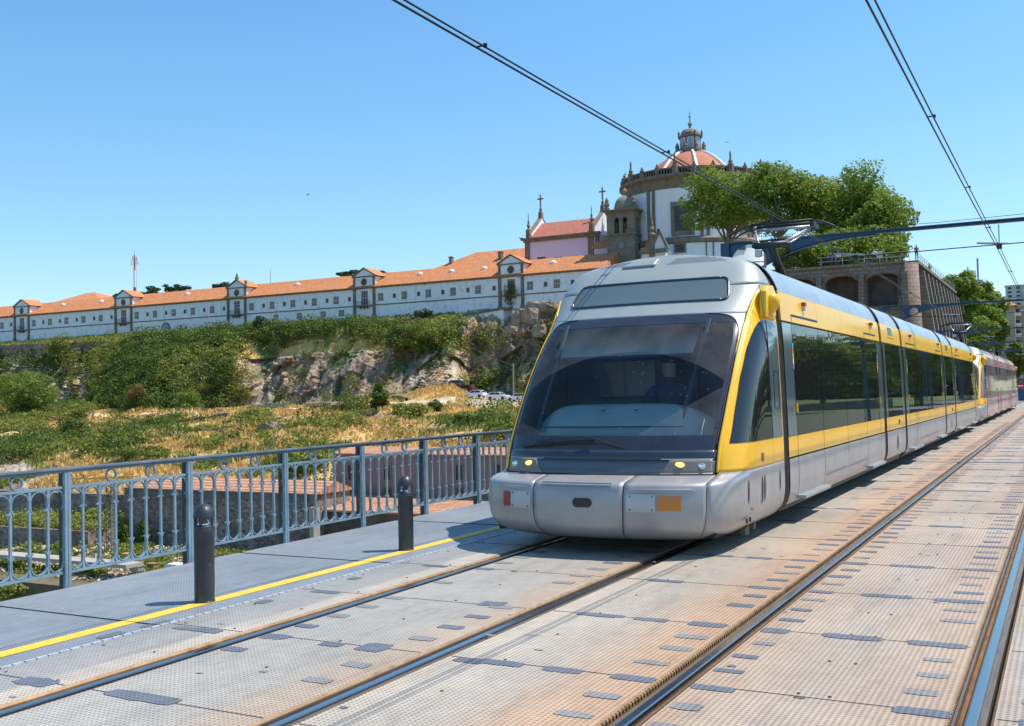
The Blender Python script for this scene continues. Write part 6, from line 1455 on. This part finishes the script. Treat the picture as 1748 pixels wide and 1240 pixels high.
tree('plane_tree','small shaded plane tree crown directly behind the raised pantograph',1352,430,132,46,26,M_lit,15,5500,26,.40,PG,seed=9,limbs=6,cl=.38)
BG='trees on the leafy bank beyond the buttressed wall'
for px,py,Y,rx,ry,m,lb in ((1642,500,205,34,34,M_lit,'bank tree nearest the buttressed wall, at its top'),(1668,508,214,32,38,M_lit,'bank tree under the distant masts'),(1688,530,222,28,34,M_plane,'rounded bank tree left of the small tiled roof'),(1664,548,208,42,40,M_plane,'dark lower bank tree in the middle of the bank'),(1694,566,216,26,34,M_lit,'lowest bank tree beside the beige apartment block'),(1736,618,190,16,30,M_lit,'bright leafy tree at the right picture edge behind the last portal'),(1668,584,200,22,14,M_lit,'low bushy tree above the second tram')):
    tree('bank_tree',lb,px,py,Y,rx,ry,m,None,7500,34,.5,BG,limbs=4,seed=int(px))
RG='dark treetops behind the convent roof'
for px,py,rx,ry,lb in ((203,512,12,10,'small dark treetop left of the radio mast'),(250,499,24,9,'dark treetop at the foot of the radio mast'),(300,494,21,10,'rounded dark treetop right of the radio mast'),(378,490,18,7,'dark treetop left of the gable with urns'),(600,469,26,7,'dark treetop left of the fourth gable'),(652,467,13,5,'small dark treetop right of the fourth gable'),(152,505,9,4,'tiny dark treetop above the pyramid roof')):
    tree('hill_tree',lb,px,py,228,rx,ry,M_dkt,at(px,py,228).z-6,1800,16,.55,RG,limbs=2,seed=int(px))
def bush(lb,px,py,Y,rx,ry,m,n=1800,name='bush',cat='bush',leaf=.36,gp=None): return tree(name,lb,px,py,Y,rx,ry,m,None,n,18,leaf,gp,M_barkd,.4,int(px*3+py),3,cat)
bush('round bright green tree at the left edge below the cliff',47,672,160,47,36,M_lit,9000,'round_tree','tree',.4)
bush('leafy green shrub growing against the retaining wall at the left',98,592,179,21,22,M_lfm,2600)
bush('dark shrub on the cliff path under the third gable',449,553,182,16,13,M_dkt,1600)
bush('dark shrub before the convent wall, right of the fourth gable',722,537,185,17,10,M_dkt,1500)
bush('large dark clifftop bush overhanging the rock face',688,575,176,40,24,M_lfd,4500)
bush('olive clifftop bush at the right edge of the sunlit rock face',738,568,177,28,24,M_lfm,3600)
bush('tall dark conical bush rising from the dry slope',650,712,136,16,24,M_lfd,2600)
bush('dark bush just right of the conical one on the dry slope',705,722,132,34,14,M_lfm,2400)
bush('small dark bush on the slope below the parked cars',743,700,140,15,13,M_lfd,1400)
bush('bright green bush at the foot of the green cliff',320,688,158,26,20,M_lit,2800)
bush('tall narrow bush against the green cliff, above the bright one',385,640,166,20,30,M_lfd,2600)
bush('dark green bush tumbling over the left rock outcrop',128,758,128,24,24,M_lfd,2600)
bush('low spreading dark bush behind the top rail at the left',255,792,112,60,10,M_lfd,3000)
bush('small green bush beside the little palm tree',135,722,150,14,10,M_lfd,1100)
bush('golden brown bush on the rock knob inside the green cliff',232,670,158,18,16,M_lfo,1800)
bush('wide green bush on the dry slope right of the terrace wall end',440,765,118,26,10,M_lfm,1800)
bush('yellow green shrub patch above the short terrace wall',350,738,128,24,7,M_grn,1300)
bush('dark bush hiding the left gable of the mauve house',515,792,104,40,16,M_lfd,3200)
bush('olive bush on the slope beneath the parked cars, by the tram',800,722,126,34,12,M_lfm,2400)
bush('bushy shrub beside the second rock on the lower slope',410,748,122,14,8,M_lfd,900)
bush('pale blue green hedge row at the foot of the cliff',460,695,158,30,5,leafmat('agave_leaves',(.10,.15,.09),(.18,.24,.14),.5),1600,'hedge','hedge',.3)
bush('tall weeds at the base of the stone shed wall',215,925,88,14,28,M_lfd,1500)
bush('dark weeds in the middle of the stone shed wall',245,915,88,12,24,M_lfd,1300)
bush('leafy vine bush behind the first railing post',98,945,78,14,24,M_lit,1400)
bush('grassy bush on the left terrace behind the rails',45,892,88,45,12,M_grn,2400)
bush('second grassy bush on the left terrace, beside the steps',165,880,90,22,12,M_grn,1500)
bush('dark hedge low behind the leftmost railing bars',60,950,76,60,10,M_lfd,3000)
bush('hedge under the concrete ledge at the lower left',50,1000,68,70,14,M_lfm,3600)
bush('climbing ivy over the balcony beneath the fifth gable',871,505,189.3,11,24,M_lfm,1100,'ivy','ivy',.3)
# palm
p=at(159,716,150); p.z=gz(p.x,150); pm=empty('palm_tree',(p.x,150,p.z-.5),'small slender palm tree on the slope below the green cliff','palm')
q=MB(); q.tube([(p.x,150,p.z-1),(p.x+.1,150,p.z+1.2),(p.x-.05,150,p.z+2.6)],[.22,.15,.13],8); q.build('trunk',M_bark,pm)
Q=[]; t=Vector((p.x-.05,150,p.z+2.7))
for k in range(40):
    a=random.uniform(0,6.28); e=random.uniform(-.7,1.0); L=random.uniform(.9,1.4); d_=Vector((math.cos(a)*math.cos(e),math.sin(a)*math.cos(e),math.sin(e))); s_=d_.cross(Vector((0,0,1))).normalized()*.10
    m1=t+d_*L*.5+Vector((0,0,.12)); m2=t+d_*L+Vector((0,0,-.35)); Q+= [[t,t+s_*.3,m1+s_,m1-s_],[m1-s_,m1+s_,m2+s_*.2,m2-s_*.2]]
quadmesh('crown',np.array([[tuple(v) for v in q_] for q_ in Q]),M_lfm,pm,(p.x,150,p.z-.5))
# rubble and weeds in the yard
n=2600; xa_,xb_=at(-60,985,75).x,at(540,985,75).x; C=np.c_[rng.uniform(xa_,xb_,n),rng.uniform(69,88,n),np.full(n,at(200,985,69).z-.45)]
k=np.array([NZ_(Vector((c[0]*.25,c[1]*.25,0))) for c in C]); Cw=C[k>0]; Cr=C[k<=0]
idx=np.repeat(np.arange(len(Cw)),26); P=Cw[idx]+rng.normal(size=(len(idx),3))*(.35,.35,.22); tag(quadmesh('yard_weeds',leafquads(P,.3,.4,.6),M_lfm),kind='stuff')
idx=np.repeat(np.arange(len(Cr)),5); P=Cr[idx]+rng.normal(size=(len(idx),3))*(.4,.4,.08); tag(quadmesh('yard_rubble',leafquads(P,.4,1.2,.8),mat('pale_debris',(.48,.38,.27),.9,var=.6,vs=.8)),kind='stuff')
zt9=at(150,908,84).z; n=1500; C=np.c_[rng.uniform(at(-60,908,84).x,at(150,908,84).x,n),rng.uniform(84.2,93.8,n),np.full(n,zt9)]
idx=np.repeat(np.arange(n),22); P=C[idx]+np.abs(rng.normal(size=(len(idx),3)))*(.35,.35,.42); tag(quadmesh('terrace_weeds',leafquads(P,.28,.4,.6),M_grn),kind='stuff')
# boulders
M_rock=mat('pale_boulder',(.36,.29,.21),.9,col2=(.17,.135,.10),vs=.8,bump=.7,bs=3)
def boulder(lb,px,py,Y,rx,ry,m=None,gp=None):
    c=at(px,py,Y); s=depth(c)/CF
    if Y<170: c.z=max(c.z,gz(c.x,Y)+ry*s*.3)
    q=MB(); q.smooth=False; q.ball((0,0,0),1,18,12); sd=px*.37
    v=[]
    for a in q.v:
        p_=Vector(a); f=1+.35*NZ_(p_*1.3+Vector((sd,0,0)))+.2*NZ_(p_*3+Vector((0,sd,0))); p_=p_*f; p_=Vector((max(-.8,min(.8,p_.x)),max(-.8,min(.8,p_.y)),max(-.85,min(.75,p_.z)))); v.append((c.x+p_.x*rx*s,Y+p_.y*rx*s*.8,c.z+p_.z*ry*s))
    q.v=v; tag(q.build('boulder',m or M_rock,None,(c.x,Y,c.z)),lb,'rock',gp)
for lb,px,py,Y,rx,ry in (('biggest pale boulder under the convent, beside the tram roof edge',905,540,181,24,22),('upright boulder left of the biggest one',882,545,180,14,22),('flat boulder below the pale cluster',872,563,177,16,9),('boulder touching the tram\'s yellow edge',920,565,178,18,16),('long dark boulder beneath the convent wall',925,525,184,40,16),('pale standing stone in the ivy',790,564,180,6,11),('small pale stone left of the ivy covered boulder',822,556,180,7,8),
    ('rounded rock outcrop halfway down the dry slope',468,738,126,32,16),('smaller rock below the path in the grass',235,722,146,18,10),('pale flat rocks at the left of the path',100,722,150,16,6),('flat rocks along the foot of the sunlit cliff',560,690,160,40,5),('low rocks left of the parked cars',765,672,168,20,5),('pale rock on the slope beside the path',690,678,162,26,5)):
    boulder(lb,px,py,Y,rx*(.82 if py<600 else 1),ry*(.82 if py<600 else 1))
# trees across the park to the right, mirrored in the tram windows
for k in range(9):
    x=9+6.5*k+random.uniform(-1.5,1.5); y=128+random.uniform(-8,14); o=empty('park_tree',(x,y,.5),'park tree number beyond the lawn at the right','tree','trees in the park to the right of the bridge'); o['label']='broad leafy tree on the park lawn to the right of the bridge'
    c=(x,y,6.6); bl=crown(c,(6,6,5.2),1,26,.42,100+k); P,d=blobpts(bl,4200); quadmesh('crown',leafquads(P,.75,.45,.7,d),M_plane,o,(x,y,.5)); q=MB(); q.tube([(x,y,-.3),(x,y,4)],[.4,.25],8); q.build('trunk',M_barkd,o)
hp=np.c_[rng.uniform(11,150,42000),rng.uniform(232,235,42000),rng.uniform(0,6.5,42000)]; hp=hp[hp[:,2]<5.3+1.2*np.sin(hp[:,0]*.3)+.5*np.sin(hp[:,0]*.9)]
tag(quadmesh('added_hedge',leafquads(hp,.9,.3,.7),M_dkt,None,(80,233,0)),'added unseen dark hedge right of the bridge, darkening the tram window reflections','hedge')  # added out of view to cover bright horizon sky in the tram window reflections
for k,(x,y) in enumerate(((6,150),(9,172),(6.5,196),(8,225),(5,255),(13,160),(15,190))):
    o=empty('street_tree',(x,y,0),'leafy street tree on the right side of the road beyond the bridge','tree','street trees beyond the bridge on the right'); c=(x,y,7); bl=crown(c,(4.6,4.6,4.2),1,22,.42,300+k); P,d=blobpts(bl,3000); quadmesh('crown',leafquads(P,.7,.45,.7,d),M_plane,o,(x,y,0)); q=MB(); q.tube([(x,y,-.2),(x,y,5)],[.3,.2],8); q.build('trunk',M_barkd,o)
# ================================================================ CARS
def car(lb,px,py,Y,body,gp='cars parked at the foot of the cliff',dirn=1,L=4.1):
    p=at(px,py,Y); z=gz(p.x,Y)+.02; r=empty('parked_car',(p.x,Y,z),lb,'car',gp); x0=p.x-L/2
    f=lambda u:p.x+dirn*(u-.5)*L
    low=[(0,.35),(0,.72),(.04,.80),(.25,.90),(.27,.92),(.93,.95),(.99,.80),(1.,.5),(.99,.28),(.02,.28)]
    q=MB(); q.prism([(f(u),z+v) for u,v in low],'y',Y-.83,Y+.83); q.build('body',body,r,bevel=.06)
    top=[(.24,.90),(.38,1.36),(.46,1.43),(.78,1.42),(.86,1.34),(.95,.94)]
    q=MB(); n=len(top); A=[(f(u),Y-.80+(v-.9)*.32,z+v) for u,v in top]+[(f(u),Y+.80-(v-.9)*.32,z+v) for u,v in top]; q.add(A,[tuple(range(n)),tuple(range(2*n-1,n-1,-1))]+[(i,i+n,(i+1)%n+n,(i+1)%n) for i in range(n)]); q.build('cabin',body,r)
    q=MB()
    for a,b_,c_,d_ in(((.30,.95),(.40,1.32),(.56,1.34),(.56,.95)),((.58,.95),(.58,1.34),(.78,1.33),(.88,.97))):
        for s in(-1,1): q.add([(f(u),Y+s*(.80-(v-.9)*.32+.012),z+v) for u,v in(a,b_,c_,d_)],[(0,1,2,3)])
    q.build('side_glass',M_wint,r)
    for (u0,v0),(u1,v1) in (((.255,.94),(.375,1.33)),((.865,1.31),(.945,.97))): q=MB(); q.add([(f(u0)-dirn*.02*(1 if u0<.5 else -1),Y-.68,z+v0),(f(u0)-dirn*.02*(1 if u0<.5 else -1),Y+.68,z+v0),(f(u1)-dirn*.02*(1 if u0<.5 else -1),Y+.6,z+v1),(f(u1)-dirn*.02*(1 if u0<.5 else -1),Y-.6,z+v1)],[(0,1,2,3)]); q.build('windscreen',M_wint,r)
    for u in(.19,.80):
        for s in(-1,1):
            q=MB(); q.prism([(f(u)+.31*math.cos(2*math.pi*k/18),z+.31+.31*math.sin(2*math.pi*k/18)) for k in range(18)],'y',Y+s*.80-.1,Y+s*.80+.06); w_=q.build('wheel',M_blk,r); q=MB(); q.prism([(f(u)+.18*math.cos(2*math.pi*k/14),z+.31+.18*math.sin(2*math.pi*k/14)) for k in range(14)],'y',Y+s*.87-.01,Y+s*.87+.01); q.build('rim',M_galv,w_)
    for s in(-1,1):
        q=MB(); q.box(min(f(.0),f(.03))-.01,max(f(0),f(.03))+.01,Y+s*.6-.15,Y+s*.6+.15,z+.62,z+.74); q.build('headlight',M_white,r)
M_cw=mat('white_car_paint',(.75,.76,.78),.3,coat=.6); M_cd=mat('dark_car_paint',(.03,.04,.07),.25,coat=.7); M_cr=mat('dark_red_car_paint',(.16,.02,.03),.25,coat=.7); M_cg=mat('silver_car_paint',(.35,.37,.40),.3,.4,coat=.6)
car('white car with a pointed bonnet, leftmost of the white parked cars',812,691,163,M_cw)
car('white estate car in the middle of the parked row',851,690,163,M_cw,dirn=-1)
car('white van like car closest to the tram',886,690,162,M_cw,L=4.4)
car('dark car behind and left of the first white car',795,687,169,M_cr)
car('dark car half hidden behind the white estate car',866,683,170,M_cd)
car('dark blue car at the left end of the parked row',776,690,167,M_cd)
# pole with wire by the cars
p=at(877,683,168); p.z=gz(p.x,168); pt=at(876.5,621,168); lp=empty('utility_pole',(p.x,168,p.z),'slim grey utility pole beside the parked cars, with a drooping wire','pole')
q=MB(); q.tube([(p.x,168,p.z-.5),(pt.x,168,pt.z)],[.16,.11],8); q.build('pole',M_galv,lp); q=MB(); e=at(800,590,178); q.tube([(pt.x,168,pt.z-.3),tuple(Vector((pt.x,168,pt.z-.3)).lerp(e,.5)-Vector((0,0,.5))),tuple(e)],.025,4); q.build('wire',M_galv,lp)
p=at(402,758,124); q=MB(); q.box(p.x-.25,p.x+.25,123.9,124.3,p.z-1.,p.z+1.4); tag(q.build('stone_post',M_granl),'short pale stone post at the end of the grass terrace wall','post')
# ================================================================ CONSTRUCTION BITS BELOW
M_cry=mat('crane_yellow',(.45,.30,.06),.6,var=.3,vs=4)
cr2=empty('tower_crane',(at(190,950,82).x,82,-24),'small yellow lattice crane with a short jib behind the railing','crane')
def lattice(q,A,B,w_,n,t,up):
    A,B=Vector(A),Vector(B); d_=(B-A).normalized(); a=d_.cross(Vector(up)).normalized()*w_/2; b_=a.cross(d_).normalized()*w_/2
    cs=[a+b_,a-b_,-a-b_,-a+b_]
    for c in cs: q.bar(A+c,B+c,t,t)
    for k in range(n):
        P,Q=A.lerp(B,k/n),A.lerp(B,(k+1)/n)
        for i in range(4): q.bar(P+cs[i],Q+cs[(i+1)%4],t*.7,t*.7)
pb=at(190,958,82); ptp=at(190,826,82)
q=MB(); lattice(q,(ptp.x,82,pb.z-2),(ptp.x,82,ptp.z),.75,16,.09,(0,1,0)); q.build('mast',M_granl,cr2)
q=MB(); ja=at(120,836,82); jb=at(232,808,82); lattice(q,(ja.x,82,ptp.z+.1),(jb.x,82,ptp.z+.6),.6,14,.07,(0,1,0)); q.tube([(ja.x+1,82,ptp.z+.3),(ptp.x,82,ptp.z+1.6),(jb.x-1,82,ptp.z+.9)],.04,4); q.build('jib',M_cry,cr2)
q=MB(); hx=at(217,0,82).x if False else at(217,850,82).x; q.tube([(hx,82,ptp.z+.4),(hx,82,pb.z+2)],.025,4); q.build('hoist_cable',M_rust,cr2)
def prop(name,lb,cat,px,py,Y,w_,h,m,shape='box'):
    p=at(px,py,Y); q=MB()
    if shape=='box': q.box(p.x-w_/2,p.x+w_/2,Y,Y+w_*.8,p.z-h/2,p.z+h/2); q.box(p.x-w_/2-.06,p.x+w_/2+.06,Y-.06,Y+w_*.8+.06,p.z+h/2+.001,p.z+h/2+.07)
    else: q.prism([(p.x-w_/2,p.z-h/2),(p.x+w_/2,p.z-h/2),(p.x+w_*.3,p.z+h/2),(p.x-w_*.28,p.z+h*.45)],'y',Y,Y+w_*.5)
    tag(q.build(name,m,None,(p.x,Y,p.z-h/2)),lb,cat)
M_orp=mat('orange_plywood',(.55,.26,.08),.7,var=.2,vs=2); M_tarp=mat('white_tarpaulin',(.75,.75,.74),.6,var=.1,vs=1)
prop('site_box','orange wooden site box at the foot of the crane','crate',213,953,76,.95,.75,M_orp)
prop('tarpaulin','white tarpaulin sheet low behind the railing, left of the bollard','tarpaulin',292,967,74,2.3,.4,M_tarp,'tent')
prop('tarpaulin','small white tarpaulin heap right of the first railing post','tarpaulin',104,966,74,.8,.7,M_tarp,'tent')
prop('material_stack','grey stack of blocks beside the orange box','stack',229,972,73,1.0,.45,mat('grey_blocks',(.3,.33,.34),.8,var=.3,vs=3))
prop('timber_pile','brown timber pile near the white tarpaulin','timber pile',256,967,74,.9,.4,mat('brown_timber',(.28,.16,.07),.8,var=.4,vs=5))
prop('rubble_heap','heap of pale rubble and planks behind the railing bars','rubble',150,972,74,2.4,.7,mat('pale_rubble',(.42,.34,.25),.9,var=.5,vs=3),'tent')
prop('water_tank','rounded tan tank among the rubble','tank',153,962,73.8,.55,.55,M_orp)
# ================================================================ PEOPLE
def person(lb,loc,shirt,trous,rz=0,proto=PM_STAND,gp=None):
    sk_=bpy.data.materials.get('skin') or mat('skin',(.45,.27,.18),.6); hr=bpy.data.materials.get('dark_hair') or mat('dark_hair',(.03,.02,.015),.8)
    m2=proto.copy()
    for i,m in enumerate((sk_,shirt,trous,hr)): m2.materials[i]=m
    o=bpy.data.objects.new('person',m2); COL.objects.link(o); o.location=loc; o.rotation_euler=(0,0,rz)
    return tag(o,lb,'person',gp)
cl=lambda n,c: bpy.data.materials.get(n) or mat(n,c,.8)
zt=15.02
for px,lb,sh,tr,yy in ((1418,'visitor in a blue top on the arched terrace, leftmost of the trio',cl('blue_cloth',(.05,.09,.35)),cl('dark_cloth',(.04,.04,.05)),124.2),(1424,'visitor in a red top between the blue and the white one',cl('red_cloth',(.4,.06,.06)),cl('dark_cloth',(.04,.04,.05)),124.6),(1431,'visitor in a pale top, rightmost of the trio on the terrace',cl('white_cloth',(.7,.68,.75)),cl('dark_cloth',(.04,.04,.05)),124.1),(1493,'visitor in white under the plane trees beside the small board',cl('white_cloth',(.7,.68,.75)),cl('dark_cloth',(.04,.04,.05)),124.3),(1565,'visitor in a dark red top at the very corner of the terrace',cl('darkred_cloth',(.28,.07,.09)),cl('dark_cloth',(.04,.04,.05)),123.6),(1603,'visitor leaning at the railing above the buttresses',cl('tan_cloth',(.5,.25,.18)),cl('dark_cloth',(.04,.04,.05)),144)):
    p=at(px,450,yy)
    if px==1603: p.x=-15.2
    person(lb,(p.x,yy,ZW+.25 if px!=1603 else ZW+.3),sh,tr,random.uniform(2.6,3.6),gp='visitors on the terrace')
p=at(1502,447,124.5); q=MB(); q.box(p.x-.35,p.x+.35,124.4,124.45,ZW+.9,ZW+1.7); q.tube([(p.x,124.42,ZW),(p.x,124.42,ZW+.9)],.04,6); tag(q.build('notice_board',M_plate),'small pale notice board on the arched terrace','board')
# driver in the front cab
person('tram driver in a dark blue shirt seated behind the windscreen of the front tram',(XC+.3,10.78,.47),cl('navy_cloth',(.02,.03,.07)),cl('dark_cloth',(.04,.04,.05)),math.pi,PM_SIT)
# two walkers on the near walkway ahead: seen mirrored in the tram windows
person('walker in a white top on the near walkway ahead of the camera',(1.6,17.,.0),cl('white_cloth',(.7,.68,.75)),cl('denim',(.07,.10,.19)),.1)
person('second walker in a white top on the near walkway ahead of the camera',(1.05,17.2,.0),cl('white_cloth',(.7,.68,.75)),cl('denim',(.07,.10,.19)),-.1)
# ================================================================ SIGNS, BIRDS
p=at(1742,659,112); sg=empty('no_entry_sign',(p.x,112,0),'round red no entry sign with white bar at the far right street end','road sign')
q=MB(); q.tube([(p.x,112.06,0),(p.x,112.06,p.z+.5)],.04,8); q.build('post',M_galv,sg)
q=MB(); q.prism([(p.x+.34*math.cos(2*math.pi*k/28),p.z+.34*math.sin(2*math.pi*k/28)) for k in range(28)],'y',112,112.03); f=q.build('disc',mat('sign_red',(.60,.03,.04),.4),sg); q=MB(); q.box(p.x-.24,p.x+.24,111.99,111.998,p.z-.06,p.z+.06); q.build('white_bar',M_white2,f)
p=at(1745,690,105); q=MB(); q.box(p.x-.5,p.x+.5,105,105.6,0,1.0); q.box(p.x-.53,p.x+.53,104.97,105.63,1.001,1.06); tag(q.build('litter_bin',M_frame,None,(p.x,105,0)),'dark blue street bin at the far right end of the street','bin')
def bird(lb,px,py,Y,s,rz):
    p=at(px,py,Y); q=MB(); q.smooth=True; q.ball((p.x,Y,p.z),(s*.32,s*.1,s*.09),8,6)
    c,s2=math.cos(rz),math.sin(rz)
    for k in(-1,1): q.add([(p.x-.1*s,Y,p.z+.02),(p.x+.14*s,Y,p.z+.02),(p.x+.02*s+k*.1*s,Y+k*.35*s*c,p.z+.35*s*k*s2+.16*s),(p.x-.14*s+k*.3*s*c,Y+k*.7*s*c,p.z+.10*s+.3*s*s2*k)],[(0,1,2,3)])
    tag(q.build('gull',M_tarp if px>900 else M_slate,None,(p.x,Y,p.z)),lb,'bird')
bird('small dark bird gliding in the open sky above the convent',525,333,80,.5,.5); bird('tiny pale gull flying right of the rotunda lantern',1242,243,110,.6,.3)
